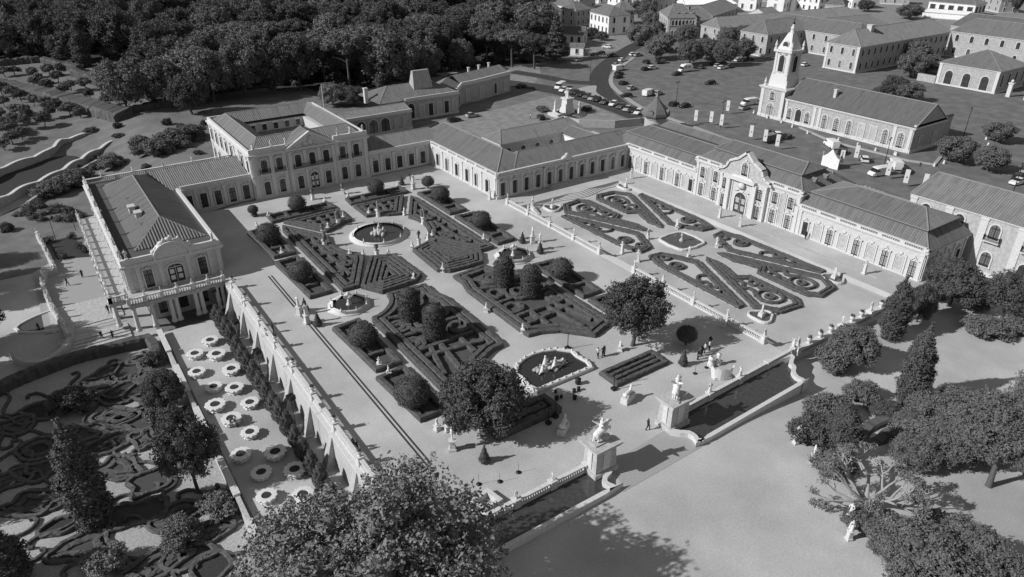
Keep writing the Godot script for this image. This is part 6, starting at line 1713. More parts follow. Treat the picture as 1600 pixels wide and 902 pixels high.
# ---------------------------------------------------------------- clipped plants
func topiary() -> void:
	var dm := crown([[Vector3(0, 0, 0), Vector3(1, 0.82, 1)]], 4200, 0.04, 0.08, 0.93, 0.8)
	var tk := MB.new(); tk.tube([Vector3(0, -0.1, 0), Vector3(0, 0.9, 0)], [0.16, 0.13], 7)
	var tm := tk.mesh()
	var balls := [[41.1, -137.9, 1.95], [58.7, -137.9, 1.95], [31.2, -125.6, 2.35], [30.8, -107.3, 2.1], [31.1, -82.8, 2.2], [30.5, -66.5, 2.4], [70.1, -135.3, 1.5], [68.1, -126.0, 2.0], [67.7, -109.1, 2.05], [67.3, -83.3, 2.2], [68.6, -70.5, 1.9], [69.9, -57.2, 1.55], [33.0, -141.5, 1.1]]
	var lb := ["clipped dome on the palace walk bed west of the axis", "clipped dome on the palace walk bed east of the axis", "big clipped dome in the border by the terrace near the palace corner", "clipped dome in the terrace border level with the maze", "clipped dome in the terrace border below the octagonal pool", "big clipped dome beside the dense dark tree", "small clipped ball by the sunlit corner range", "clipped dome in the east border near the corner range", "clipped dome in the east border level with the maze", "clipped mushroom dome beside the tall clipped drums", "clipped dome in the east border behind the magnolia", "dark clipped ball in the magnolia shade", "small dark clipped ball at the palace corner walk"]
	for i in balls.size():
		var q: Array = balls[i]
		var b := thing("clipped_dome", lb[i], "topiary", Vector3(q[0], 0, q[1]), i * 0.7)
		part(b, "trunk", tm, "bark"); part(b, "crown", dm, "hedge", Vector3(0, 0.55 + q[2] * 0.8, 0), 0, Vector3(q[2], q[2], q[2]))
	var lump := []
	for k in 7: lump.append([Vector3(0, 0.9 + k * 0.68, 0), Vector3(1.75, 0.95, 1.75) * (1.0 if k < 6 else 0.8)])
	var drum := crown(lump, 12000, 0.085, 0.1, 0.92, 0.9)
	var dl := ["tall clipped drum in the scroll bed nearest the octagonal pool", "tall clipped drum in the west scroll bed casting its shadow on the axis path", "tall clipped drum beside the hidden octagonal pool", "tall clipped drum in the east scroll bed beside the mushroom dome"]
	i_drum(drum, dl)
	var cm := crown([[Vector3(0, 0.35, 0), Vector3(0.62, 0.4, 0.62)], [Vector3(0, 0.8, 0), Vector3(0.45, 0.5, 0.45)], [Vector3(0, 1.3, 0), Vector3(0.28, 0.5, 0.28)], [Vector3(0, 1.75, 0), Vector3(0.13, 0.4, 0.13)]], 1800, 0.05, 0.05, 0.95, 0.6)
	var cn := [[Vector3(66.35,0,-140.85), 1.0, "small dark cone topiary by the palace walk corner"], [Vector3(32.55,0,-52.92), 1.15, "cone topiary on the gravel in front of the tall statue"], [Vector3(70.7,0,-99.45), 1.05, "cone topiary next to the tall statue facing the balustrade"], [Vector3(70.77,0,-93.86), 1.15, "cone topiary closest to the gap in the balustrade"], [Vector3(27.87,0,-97.87), 1.1, "cone topiary behind the first terrace statue"], [Vector3(27.89,0,-92.46), 1.15, "cone topiary between terrace statue and octagonal pool"], [Vector3(65.63,0,-53.72), 1.3, "cone topiary beside the group of gleaming vases"], [Vector3(33.06,0,-141.2), 0.9, "small cone topiary by the ball at the palace corner"]]
	for q in cn:
		var b := thing("cone_topiary", q[2], "topiary", q[0])
		part(b, "crown", cm, "hedge", Vector3.ZERO, 0, Vector3(1.1, q[1], 1.1))
	# clipped flame-shaped bushes along the foot of the terrace wall
	var fm := crown([[Vector3(0, 0.9, 0), Vector3(1.0, 1.0, 1.4)], [Vector3(0, 1.9, 0), Vector3(0.8, 1.0, 1.0)], [Vector3(0, 2.7, 0), Vector3(0.45, 0.8, 0.6)]], 5000, 0.09, 0.15, 0.88, 0.9)
	for k in 19:
		var b := thing("flame_bush", "clipped flame-shaped bush in the row at the foot of the buttressed wall", "bush", Vector3(17.2, -5, -111.5 + k * 2.9), rng.randf_range(-0.3, 0.3), "flame-shaped bushes under the buttressed wall")
		part(b, "crown", fm, "hedge_light" if k % 3 else "hedge", Vector3.ZERO, 0, Vector3(rng.randf_range(0.85, 1.1), rng.randf_range(0.8, 1.15), rng.randf_range(0.9, 1.15)))
	# flower bed by the sculpture basin
	bed("flower_bed", "rectangular hedged bed with rows of plants near the second sphinx", "", v2([54.6, -58.6, 54.6, -55.0, 64.2, -55.0, 64.4, -58.6]), 0, 1, 0.7, 0.4, 0.6, [v2([54, -57.2, 65, -57.2]), v2([54, -56.3, 65, -56.3])])
	bed("flower_bed", "hedged bed in the shade under the dense dark tree", "", v2([35.6, -58.6, 35.8, -55.0, 45.4, -55.0, 45.4, -58.6]), 0, 2, 0.9, 0.4, 1.0, [])

func i_drum(drum: ArrayMesh, dl: Array) -> void:
	var ds := [[40.0, -85.7, 1.0], [40.7, -79.1, 1.02], [58.0, -86.7, 0.98], [59.8, -81.6, 1.0]]
	for k in 4:
		var b := thing("clipped_drum", dl[k], "topiary", Vector3(ds[k][0], 0, ds[k][1]), k * 1.3)
		part(b, "crown", drum, "hedge", Vector3.ZERO, 0, Vector3(1, ds[k][2], 1))

# ---------------------------------------------------------------- trees
var protos := {}

func make_protos() -> void:
	var add := func(key: String, h: float, w: float, cr: ArrayMesh, tr: ArrayMesh, cm: String, bm := "bark"): protos[key] = [h, w, cr, tr, cm, bm]
	add.call("plane", 22.0, 21.0, crown(blob_lumps(10.0, 7.2, 10.0, 14.5, 40, 3.0), 84000, 0.17, 0.6, 0.5, 1.1), limbs(8, 0.55, 7, 19, 9).mesh(), "leaf")
	add.call("magnolia", 11.0, 10.0, crown(blob_lumps(4.8, 4.9, 4.8, 6.0, 36, 1.4), 28000, 0.15, 0.65, 0.45, 1.1), limbs(3, 0.3, 3.5, 9, 8).mesh(), "leaf_dark")
	add.call("dense", 9.0, 11.0, crown(blob_lumps(5.3, 4.3, 5.3, 4.6, 44, 1.6), 26000, 0.16, 0.45, 0.6, 1.0), limbs(2, 0.3, 3.5, 7, 8).mesh(), "leaf_dark")
	for k in 3: add.call("broad%d" % k, 13.0, 13.0, crown(blob_lumps(6.2, 5.6, 6.2, 7.2, 30 + k * 4, 2.0, 0.85, -0.9), 20000, 0.25, 0.55, 0.5, 1.1), limbs(3.6, 0.35, 4.5, 11, 7).mesh(), ["leaf", "leaf_dark", "leaf"][k])
	for k in 2: add.call("pine%d" % k, 15.0, 13.0, crown(blob_lumps(6.2, 2.6, 6.2, 12.2, 30, 1.5, 0.7), 13000, 0.24, 0.4, 0.65, 0.9), limbs(9.5, 0.35, 4.5, 12.5, 7).mesh(), ["leaf", "leaf_dark"][k])
	for k in 2:
		var l := []
		for j in 13:
			var t := j / 12.0
			var r := 1.7 * (1 - pow(absf(t - 0.33) / 0.67, 2.2) * 0.9)
			l.append([Vector3(rng.randf_range(-0.15, 0.15), 0.9 + t * 12.0, rng.randf_range(-0.15, 0.15)), Vector3(r, 1.3, r)])
			if j > 0 and j < 11:
				var a := rng.randf() * TAU
				l.append([Vector3(cos(a) * r * 0.6, 0.9 + t * 12.0 + 0.3, sin(a) * r * 0.6), Vector3(r * 0.6, 1.2, r * 0.6)])
		add.call("cypress%d" % k, 14.0, 3.8, crown(l, 17000, 0.13, 0.3, 0.72, 0.9), limbs(1.5, 0.25, 0.5, 4, 3).mesh(), "leaf_dark")
	add.call("orchard", 3.6, 3.6, crown(blob_lumps(1.6, 1.2, 1.6, 2.3, 12, 0.65), 2600, 0.14, 0.4, 0.6, 1.0), limbs(1.2, 0.12, 1, 2.6, 5).mesh(), "leaf")
	add.call("bush", 2.6, 4.0, crown(blob_lumps(1.9, 1.3, 1.9, 1.2, 20, 0.7), 9000, 0.11, 0.5, 0.6, 1.1), limbs(0.4, 0.1, 0.8, 1.4, 4).mesh(), "leaf")
	var cl := []
	for j in 9:
		var t := j / 8.0
		for k in 5:
			var a := k * TAU / 5 + j * 0.7
			var r := 3.4 * (1 - t) + 0.25
			cl.append([Vector3(cos(a) * r * 0.55, 2.0 + t * 11.5, sin(a) * r * 0.55), Vector3(r * 0.5, 0.75, r * 0.5)])
	add.call("conifer", 14.5, 7.0, crown(cl, 11000, 0.22, 0.35, 0.7, 0.8), limbs(10, 0.28, 0.8, 12, 3).mesh(), "leaf_dark")

func tree(kind: String, at: Vector3, h: float, w: float, label: String, group := "", turn := -1.0, material := "") -> Node3D:
	var p: Array = protos[kind]
	var called := {"cy": "cypress_tree", "pi": "pine_tree", "or": "orchard_tree", "bu": "bush", "co": "conifer_tree"}.get(kind.left(2), "tree") as String
	var cat := "tree" if called != "bush" else "bush"
	var o := thing(called, label, cat, at, turn if turn >= 0 else rng.randf() * TAU, group)
	var sc := Vector3(w / p[1] * rng.randf_range(0.92, 1.08), h / p[0], w / p[1] * rng.randf_range(0.85, 1.1))
	if called != "bush": part(o, "trunk", p[3], p[5], Vector3.ZERO, 0, sc)
	part(o, "crown", p[2], material if material else String(p[4]), Vector3.ZERO, 0, sc)
	return o

func trees() -> void:
	make_protos()
	# single trees in and round the garden
	tree("plane", Vector3(12.6, -6, -37.4), 22.6, 22.5, "huge leafy tree overhanging the near end of the terrace wall", "", 0.4, "leaf_light")
	tree("magnolia", Vector3(63.4, 0, -61.4), 11.6, 10.2, "glossy-leaved tree beside the dark clipped ball and the balustrade")
	tree("dense", Vector3(35.6, 0, -57.8), 9.0, 10.8, "dense dark tree between sculpture basin and tall statue")
	tree("magnolia", Vector3(4.89,-6.3,-73.91), 13.0, 7.8, "dark dense tree overhanging the parapet of the scalloped planters")
	tree("dense", Vector3(5.28,-6.3,-93.14), 6.0, 6.0, "low dark bushy tree at the end of the planter parapet")
	tree("cypress0", Vector3(-5.97,-6.3,-75.5), 15.0, 5.4, "stout tall cypress rising from the sunken hedge garden")
	tree("cypress1", Vector3(-14.64,-6.3,-71.21), 8.5, 6.0, "squat dark conifer at the foot of the sunken hedge garden")
	var wl := ["tall tree west of the sunken hedge garden at the boundary hedge", "tall tree west of the sunken hedge garden behind the curling beds", "broad tree west of the sunken hedge garden level with the stout cypress", "broad tree at the foot of the sunken hedge garden's west side"]
	for i in 4: tree("broad%d" % (i % 3), Vector3([-24, -24, -25, -27][i], -6.3, [-117, -107, -98, -90][i]), [18, 17, 16, 12][i], 12.5, wl[i], "", -1, "leaf_dark")
	tree("bush", Vector3(-6.04,-6.3,-67.76), 2.4, 5.0, "pale round shrub in the sunken hedge garden near the squat conifer", "", -1, "leaf_light")
	tree("bush", Vector3(3.96,-6.3,-91.48), 2.2, 4.5, "leafy shrub under the parapet tree in the sunken garden")
	tree("bush", Vector3(-5.39,-6.3,-100.48), 3.4, 5.5, "loose shrub beside the stout cypress", "", -1, "leaf_dark")
	tree("bush", Vector3(1.61,-6.3,-67.24), 2.4, 5.0, "leafy shrub on a curling bed under the huge tree")
	tree("bush", Vector3(6.29,-6.3,-69.21), 2.6, 4.4, "leafy shrub at the near end of the planter parapet", "", -1, "leaf_light")
	tree("bush", Vector3(6.27,-6.3,-105.88), 2.2, 3.6, "small dark shrub at the far end of the planter parapet", "", -1, "leaf_dark")
	tree("bush", Vector3(6.27,-6.3,-99.82), 2.6, 3.4, "tufted shrub under the planter parapet")
	# forecourt side
	tree("cypress1", Vector3(85.74,-1.96,-32.45), 12.4, 4.1, "tall leaning-topped cypress standing alone on the forecourt edge")
	tree("cypress0", Vector3(99.5,-2,-42.91), 10.5, 4.2, "broad dark cypress by the forecourt wall")
	tree("dense", Vector3(107.44,-2,-43.2), 6.5, 5.2, "dark bushy tree beside the broad cypress")
	tree("dense", Vector3(116.79,-2,-42.97), 8.0, 9.5, "round-headed tree in front of the south end of the east range")
	tree("magnolia", Vector3(119.18,-2,-35.85), 8.5, 9.0, "loose light tree before the windows of the street house")
	tree("bush", Vector3(113.04,-2,-35.4), 2.4, 8.0, "low shrub band under the loose light tree")
	tree("bush", Vector3(119.86,-2,-39.58), 2.0, 3.5, "small pale shrub where the cypress shadow ends", "", -1, "leaf_light")
	tree("bush", Vector3(117.11,-2,-32.6), 2.4, 6.0, "low shrub at the gravel edge beyond the cypress shadow")
	tree("dense", Vector3(87.34,-2,-42.13), 6.4, 7.0, "low spreading tree against the forecourt wall", "", -1, "leaf")
	tree("bush", Vector3(84.49,-1.91,-42.8), 3.4, 5.0, "loose shrub at the foot of the spreading tree by the forecourt wall")
	tree("cypress0", Vector3(68.11,-0.41,-31.32), 7.0, 4.4, "stubby clipped conifer among the forecourt shrubs")
	tree("bush", Vector3(67.33,-0.34,-33.81), 3.2, 6.5, "rounded shrub behind the forecourt statues", "", -1, "leaf_dark")
	tree("bush", Vector3(73.34,-0.93,-36.46), 2.8, 6.0, "rounded shrub at the far corner of the shrubbery")
	tree("bush", Vector3(81.14,-1.7,-36.33), 2.4, 5.0, "shrub at the foot of the lone cypress")
	tree("bush", Vector3(80.7,-1.66,-32.5), 1.6, 4.5, "low shrub inside the curl of pale hedge", "", -1, "leaf_dark")
	tree("bush", Vector3(64.28,-0.13,-29.67), 2.2, 5.0, "low shrub in front of the stubby conifer")
	tree("plane", Vector3(77.98,-1.41,-18.82), 11.5, 12.5, "broad leafy tree over the shrubbery beside the bare-limbed tree")
	tree("plane", Vector3(88.2,-2,-17.63), 12.0, 12.0, "dark broad tree behind the leafy shrubbery tree")
	tree("dense", Vector3(82.26,-1.78,-22.52), 6.5, 8.0, "spreading tree between the lone cypress and the leafy tree", "", -1, "leaf")
	tree("broad2", Vector3(99.89,-2,-19.8), 9.0, 9.0, "tree at the edge of the open gravel beyond the lone cypress")
	tree("bush", Vector3(78.08,-1.42,-26.54), 3.0, 8.0, "wide shrub behind the bare-limbed tree")
	tree("dense", Vector3(57.96,0,-15.99), 5.2, 9.5, "big glossy bush bed below the bare-limbed tree", "", -1, "leaf")
	tree("dense", Vector3(58.71,0,-19.6), 3.6, 6.0, "glossy bush beside the pair of posts", "", -1, "leaf")
	tree("dense", Vector3(62.41,-0.04,-13.45), 4.6, 8.0, "glossy bush at the shaded end of the bush bed", "", -1, "leaf")
	tree("bush", Vector3(59.13,0,-23.31), 1.8, 3.4, "small glossy bush behind the statues on posts", "", -1, "leaf")
	tree("bush", Vector3(64.38,-0.13,-16.84), 2.4, 7.0, "low bush between the bush bed and the tree shadow")
	bare_tree(Vector3(61.28,-0.01,-24))
	for q in [[Vector3(83.98,-1.89,-27.82), 4.5, 8.0, "dense bush filling the corner beside the curled hedge"], [Vector3(88.32,-2,-26.96), 4.0, 7.0, "rounded bush at the gravel edge behind the shrubbery"], [Vector3(78.71,-1.49,-24.17), 4.6, 8.0, "tall bush between the curled hedge and the leafy tree"], [Vector3(88.1,-2,-21.86), 6.0, 9.0, "tall bush under the dark broad tree"], [Vector3(80.31,-1.63,-29.33), 2.2, 5.0, "low bush inside the end of the curled hedge"], [Vector3(73.84,-0.98,-25.49), 3.2, 6.0, "bush behind the limbs of the bare-limbed tree"]]: tree("dense", q[0], q[1], q[2], q[3], "", -1, "leaf")
	var sb := [24.5,-1.2,-219.2,14.2,-4.1,-199.6,26.3,-0.8,-208.8,22.1,-1.9,-212.6,38.0,-0.0,-197.0,20.3,-2.2,-228.8,26.7,-0.7,-200.5,28.1,-0.5,-193.5,7.2,-5.2,-213.5,16.2,-3.5,-210.8,7.7,-5.1,-198.4,35.4,-0.0,-217.6,11.1,-4.7,-209.1,34.1,-0.0,-209.0,21.2,-2.1,-199.3,14.6,-3.0,-241.8,-7.2,-5.2,-185.1,29.7,-0.2,-213.6,18.0,-3.0,-204.7,-9.9,-5.2,-176.2,21.3,-2.1,-193.8,17.6,-3.1,-218.1,26.5,-0.7,-231.8,41.7,-0.0,-218.4,40.2,-0.0,-210.1,21.3,-1.7,-236.9,36.8,-0.0,-203.2,6.2,-5.2,-203.8,32.5,-0.0,-199.4,33.1,-0.0,-225.1,21.1,-2.1,-223.5,29.0,-0.3,-188.4,26.2,-0.8,-226.0,33.8,-0.0,-191.1,30.2,-0.2,-219.8,11.9,-4.6,-216.1,30.2,-0.2,-204.8]
	for i in range(0, sb.size(), 3):
		if rng.randf() < 0.55: tree("bush", Vector3(sb[i], sb[i + 1] - 0.2, sb[i + 2]), rng.randf_range(0.7, 2.2), rng.randf_range(2.0, 5.0), "scrubby low bush on the rough ground west of the palace", "scrub west of the palace", -1, "leaf_dark" if i % 2 else "leaf")
	# pale curling hedge in the shrubbery
	var ch := thing("curled_hedge", "pale clipped hedge curling among the forecourt shrubs", "hedge")
	var m := MB.new(); sweep(m, smooth_path(v2([83.25,-32.92,81.01,-30.95,79.23,-31.86,75.38,-32.08,72.62,-30.79,74.24,-29.97,77.52,-30.02,78.3,-28.03]), false, 0.6), false, 1.5, -2.2, -0.7, 0.04, 0.2, 0.5); part(ch, "foliage", m.mesh(), "hedge_light")
	# orchard
	var os := [0.51,-336.2,6,-326.64,11.16,-325.38,15.23,-323.04,5.33,-307.66,7.27,-312.58,12.81,-310.65,15.21,-293.55,19.18,-289.54,8.72,-298.11,13.05,-289.65,-2.21,-292.06,-0.03,-285.62,2.89,-278.4,6.02,-275.02,8.65,-269,11.52,-262.4,13.82,-257.65,-4.65,-299.26,-4.89,-281.35,-2.26,-270.39,0.17,-262.32,-3.77,-260.98,-0.92,-255.16,6.2,-262.52,-5.58,-251.53,-2.76,-246.53,3.75,-255.34,-6.6,-265.71,-6.39,-256.24,-5.32,-243.92,-7.47,-239.48,-0.27,-267.34,18.76,-273.62,22.41,-262.64,36.42,-345.31,43.04,-353.32,-4.64,-253.44,-2.62,-335.32]
	for i in range(0, os.size(), 2):
		var p := Vector3(os[i], 0, os[i + 1]); p.y = ht(p.x, p.z)
		tree("orchard", p, rng.randf_range(3.4, 5.0), rng.randf_range(3.6, 5.4), "small round orchard tree on the pale slope west of the palace", "orchard trees west of the palace", -1, "leaf" if i % 6 else "leaf_dark")
	# woods behind the palace
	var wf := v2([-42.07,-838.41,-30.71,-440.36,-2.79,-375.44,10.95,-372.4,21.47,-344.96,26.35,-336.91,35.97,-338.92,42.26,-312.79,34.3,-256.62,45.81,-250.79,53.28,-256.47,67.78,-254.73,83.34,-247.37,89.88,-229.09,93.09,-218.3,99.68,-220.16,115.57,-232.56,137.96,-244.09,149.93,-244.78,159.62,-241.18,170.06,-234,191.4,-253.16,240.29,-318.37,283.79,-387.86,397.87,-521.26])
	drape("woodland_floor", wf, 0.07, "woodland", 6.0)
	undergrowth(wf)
	var fo := [86.6,-0.0,-364.5,213.2,-0.0,-321.3,96.2,-0.0,-346.4,28.2,-0.1,-426.9,101.2,-0.0,-272.8,12.9,-0.8,-566.5,286.1,-0.0,-649.7,124.8,-0.0,-315.6,57.6,-0.0,-851.5,207.6,-0.0,-676.9,45.8,-0.0,-583.9,-8.2,-1.0,-482.7,63.0,-0.0,-285.4,93.5,-0.0,-327.9,124.6,-0.0,-500.3,151.2,-0.0,-264.7,87.6,-0.0,-566.3,104.8,-0.0,-732.1,187.7,-0.0,-374.5,212.4,-0.0,-365.8,-15.0,-1.0,-665.9,245.2,-0.0,-336.7,-0.2,-1.0,-403.4,225.2,-0.0,-437.7,9.9,-0.9,-548.9,22.7,-0.3,-600.0,28.1,-0.1,-801.4,263.5,-0.0,-494.1,125.7,-0.0,-391.3,21.5,-0.4,-348.6,11.9,-0.9,-388.8,15.0,-0.7,-488.2,50.6,-0.0,-557.7,40.9,-0.0,-479.0,163.7,-0.0,-279.0,206.7,-0.0,-406.7,4.4,-1.0,-418.8,37.2,-0.0,-381.7,77.7,-0.0,-420.9,85.2,-0.0,-263.7,51.3,-0.0,-664.7,70.8,-0.0,-614.4,107.6,-0.0,-230.2,150.0,-0.0,-656.0,163.6,-0.0,-461.8,7.6,-1.0,-633.1,293.8,-0.0,-447.5,-10.1,-1.0,-610.5,172.6,-0.0,-699.6,33.1,-0.0,-499.9,199.2,-0.0,-588.4,46.7,-0.0,-284.2,187.7,-0.0,-257.3,47.3,-0.0,-824.5,78.4,-0.0,-307.7,1.7,-1.0,-436.4,131.3,-0.0,-280.0,55.5,-0.0,-338.1,61.8,-0.0,-300.6,177.2,-0.0,-296.8,153.6,-0.0,-408.7,110.3,-0.0,-328.2,147.3,-0.0,-314.0,141.3,-0.0,-528.5,151.9,-0.0,-347.8,103.1,-0.0,-826.0,56.8,-0.0,-644.5,171.6,-0.0,-267.1,35.5,-0.0,-461.8,17.4,-0.6,-445.9,135.0,-0.0,-361.1,230.9,-0.0,-316.0,18.9,-0.5,-858.5,364.0,-0.0,-596.7,-7.7,-1.0,-738.5,189.1,-0.0,-744.6,252.0,-0.0,-446.1,143.3,-0.0,-379.3,217.0,-0.0,-504.7,150.9,-0.0,-570.5,234.1,-0.0,-512.9,61.5,-0.0,-495.6,348.9,-0.0,-540.9,167.4,-0.0,-248.8,17.3,-0.6,-467.7,90.8,-0.0,-249.0,68.8,-0.0,-372.9,115.8,-0.0,-255.6,110.8,-0.0,-289.5,84.2,-0.0,-285.4,225.2,-0.0,-381.3,323.1,-0.0,-591.5,46.7,-0.0,-311.8,36.5,-0.0,-680.9,367.1,-0.0,-530.6,69.0,-0.0,-467.5,210.7,-0.0,-294.8,178.9,-0.0,-529.8,112.2,-0.0,-372.3,254.7,-0.0,-693.9,272.7,-0.0,-622.9,125.4,-0.0,-410.0,50.6,-0.0,-429.3,123.6,-0.0,-472.1,332.3,-0.0,-499.4,335.2,-0.0,-646.8,183.7,-0.0,-427.3,60.4,-0.0,-358.6,82.8,-0.0,-439.4,174.9,-0.0,-573.7,132.8,-0.0,-345.9,248.1,-0.0,-387.4,87.9,-0.0,-707.4,200.1,-0.0,-353.8,283.2,-0.0,-537.2,356.5,-0.0,-499.6,63.5,-0.0,-760.0,47.2,-0.0,-617.0,260.1,-0.0,-714.7,218.8,-0.0,-739.3,115.9,-0.0,-270.3,-12.5,-1.0,-549.1,132.2,-0.0,-329.3,425.1,-0.0,-584.9,52.6,-0.0,-466.7,133.4,-0.0,-674.3,201.3,-0.0,-282.2,242.8,-0.0,-654.1,229.7,-0.0,-334.0,95.6,-0.0,-514.8,120.8,-0.0,-809.1,91.8,-0.0,-782.4,305.1,-0.0,-623.8,89.5,-0.0,-400.3,295.5,-0.0,-410.8,216.9,-0.0,-596.0,185.0,-0.0,-606.7,75.2,-0.0,-330.5,165.1,-0.0,-323.2,221.1,-0.0,-466.9,151.6,-0.0,-294.0,243.7,-0.0,-495.6,2.3,-1.0,-831.3,13.9,-0.8,-740.3,240.7,-0.0,-475.9,117.9,-0.0,-520.9,207.0,-0.0,-380.7,58.7,-0.0,-388.8,102.0,-0.0,-452.3,302.3,-0.0,-588.1,28.3,-0.1,-365.3,89.3,-0.0,-651.0,125.4,-0.0,-656.0,222.2,-0.0,-413.2,85.6,-0.0,-467.3,28.3,-0.1,-403.7,252.8,-0.0,-409.6,-10.5,-1.0,-458.7,191.6,-0.0,-480.7,139.0,-0.0,-613.1,118.3,-0.0,-604.2,-0.5,-1.0,-766.7,179.9,-0.0,-507.5,183.9,-0.0,-334.5,85.6,-0.0,-542.0,189.2,-0.0,-313.6,46.1,-0.0,-403.6,268.4,-0.0,-583.7,261.5,-0.0,-465.5,76.2,-0.0,-509.2,13.1,-0.8,-505.8,314.5,-0.0,-558.4,41.3,-0.0,-742.8,44.8,-0.0,-703.3,95.3,-0.0,-481.6,173.3,-0.0,-771.2,68.8,-0.0,-403.5,198.0,-0.0,-519.2,99.8,-0.0,-303.6,159.1,-0.0,-487.5,209.2,-0.0,-651.8,-3.7,-1.0,-687.4,33.8,-0.0,-443.8,185.2,-0.0,-552.0,147.3,-0.0,-445.4,265.7,-0.0,-670.0,231.2,-0.0,-551.4,107.7,-0.0,-423.1,129.7,-0.0,-265.5,58.1,-0.0,-272.9,207.1,-0.0,-423.6,153.9,-0.0,-512.0,83.2,-0.0,-749.5,430.3,-0.0,-620.2,57.4,-0.0,-530.5,237.5,-0.0,-676.8,143.6,-0.0,-548.4,250.7,-0.0,-549.7,166.6,-0.0,-677.9,319.2,-0.0,-459.6,204.4,-0.0,-716.1,115.0,-0.0,-352.2,27.8,-0.1,-543.5,105.7,-0.0,-565.3,405.9,-0.0,-566.9,346.7,-0.0,-472.2,313.2,-0.0,-499.1,196.2,-0.0,-268.7,-5.0,-1.0,-514.3,142.9,-0.0,-702.3,175.7,-0.0,-405.7,206.0,-0.0,-451.9,244.3,-0.0,-360.5,394.2,-0.0,-610.2,111.6,-0.0,-541.8,0.1,-1.0,-716.0,65.3,-0.0,-445.2,275.8,-0.0,-381.7,94.4,-0.0,-236.1,238.0,-0.0,-613.5,299.8,-0.0,-671.3,261.7,-0.0,-366.2,98.7,-0.0,-607.7,135.2,-0.0,-305.7,163.1,-0.0,-380.6,132.8,-0.0,-779.7,277.5,-0.0,-517.1,171.2,-0.0,-621.5,12.6,-0.9,-672.2,34.2,-0.0,-774.4,141.1,-0.0,-253.1,24.3,-0.2,-699.2,40.0,-0.0,-351.5,157.4,-0.0,-366.1,323.0,-0.0,-480.4,399.2,-0.0,-537.5,279.7,-0.0,-464.8,26.0,-0.2,-655.6,267.8,-0.0,-423.2,9.3,-1.0,-528.6,57.7,-0.0,-324.0,292.1,-0.0,-498.4,98.9,-0.0,-259.5,69.9,-0.0,-264.9,183.0,-0.0,-355.3,288.0,-0.0,-604.4,28.6,-0.1,-722.4,77.2,-0.0,-347.9,280.1,-0.0,-568.4,106.1,-0.0,-629.8,350.7,-0.0,-575.7,183.1,-0.0,-666.4,-3.7,-1.0,-880.0,65.8,-0.0,-591.8,129.2,-0.0,-631.9,134.3,-0.0,-742.6,204.7,-0.0,-308.4,-10.9,-1.0,-583.8,124.3,-0.0,-431.3,103.7,-0.0,-388.3,127.0,-0.0,-452.4,54.2,-0.0,-512.5,166.4,-0.0,-549.1,167.8,-0.0,-641.4,48.2,-0.0,-259.1,226.1,-0.0,-719.5,274.9,-0.0,-447.1,52.5,-0.0,-374.6,88.8,-0.0,-686.6,204.4,-0.0,-621.7,32.6,-0.0,-629.6,385.8,-0.0,-588.2,-13.8,-1.0,-940.9,128.6,-0.0,-581.2,87.3,-0.0,-805.6,83.5,-0.0,-839.3,127.2,-0.0,-245.9,247.9,-0.0,-585.0,100.7,-0.0,-762.5,154.7,-0.0,-428.6,-6.9,-1.0,-794.5,60.8,-0.0,-573.3,141.8,-0.0,-493.8,250.4,-0.0,-635.4,36.4,-0.0,-885.2,125.2,-0.0,-716.4,154.4,-0.0,-802.4,223.3,-0.0,-352.2,39.3,-0.0,-268.8,55.5,-0.0,-796.8,354.1,-0.0,-667.1,212.7,-0.0,-485.3,163.7,-0.0,-721.9,161.0,-0.0,-309.1,33.8,-0.0,-564.1,174.7,-0.0,-441.7,14.4,-0.8,-373.7,251.5,-0.0,-525.1,68.7,-0.0,-683.0,105.1,-0.0,-245.2,84.2,-0.0,-380.9,117.0,-0.0,-302.3,330.9,-0.0,-672.6,81.6,-0.0,-728.2,282.3,-0.0,-719.2,379.4,-0.0,-556.1,187.4,-0.0,-394.8,411.6,-0.0,-632.9,230.6,-0.0,-398.2,388.0,-0.0,-639.0,336.8,-0.0,-624.5,215.0,-0.0,-538.4,415.0,-0.0,-605.8,183.5,-0.0,-282.3,149.9,-0.0,-472.5,173.7,-0.0,-367.6,241.1,-0.0,-429.3,209.3,-0.0,-556.5,318.0,-0.0,-438.4,-3.2,-1.0,-382.4,-13.9,-1.0,-441.5,275.0,-0.0,-402.1,364.5,-0.0,-619.8,324.1,-0.0,-534.5,220.5,-0.0,-763.7,103.6,-0.0,-667.9,337.6,-0.0,-519.9,-15.6,-1.0,-498.8,35.2,-0.0,-518.1,222.7,-0.0,-630.8,265.9,-0.0,-648.9,201.0,-0.0,-331.0,99.9,-0.0,-586.0,183.2,-0.0,-458.0,154.7,-0.0,-596.3,174.1,-0.0,-478.3,305.5,-0.0,-521.8,18.9,-0.5,-908.7,108.7,-0.0,-407.6,189.2,-0.0,-634.5,292.7,-0.0,-700.5,67.5,-0.0,-549.1,62.8,-0.0,-717.4,374.7,-0.0,-510.4,166.3,-0.0,-339.1,-12.7,-1.0,-530.6,112.5,-0.0,-694.3,3.7,-1.0,-595.5,-8.3,-1.0,-905.3,26.2,-0.2,-832.5,335.6,-0.0,-559.2,108.8,-0.0,-492.9,255.8,-0.0,-348.5,81.8,-0.0,-632.9,228.3,-0.0,-570.0,239.3,-0.0,-458.3,138.9,-0.0,-420.4,149.1,-0.0,-330.1,147.2,-0.0,-278.3,150.7,-0.0,-760.4,302.9,-0.0,-428.5,442.7,-0.0,-599.7,356.0,-0.0,-643.6]
	var n := 0
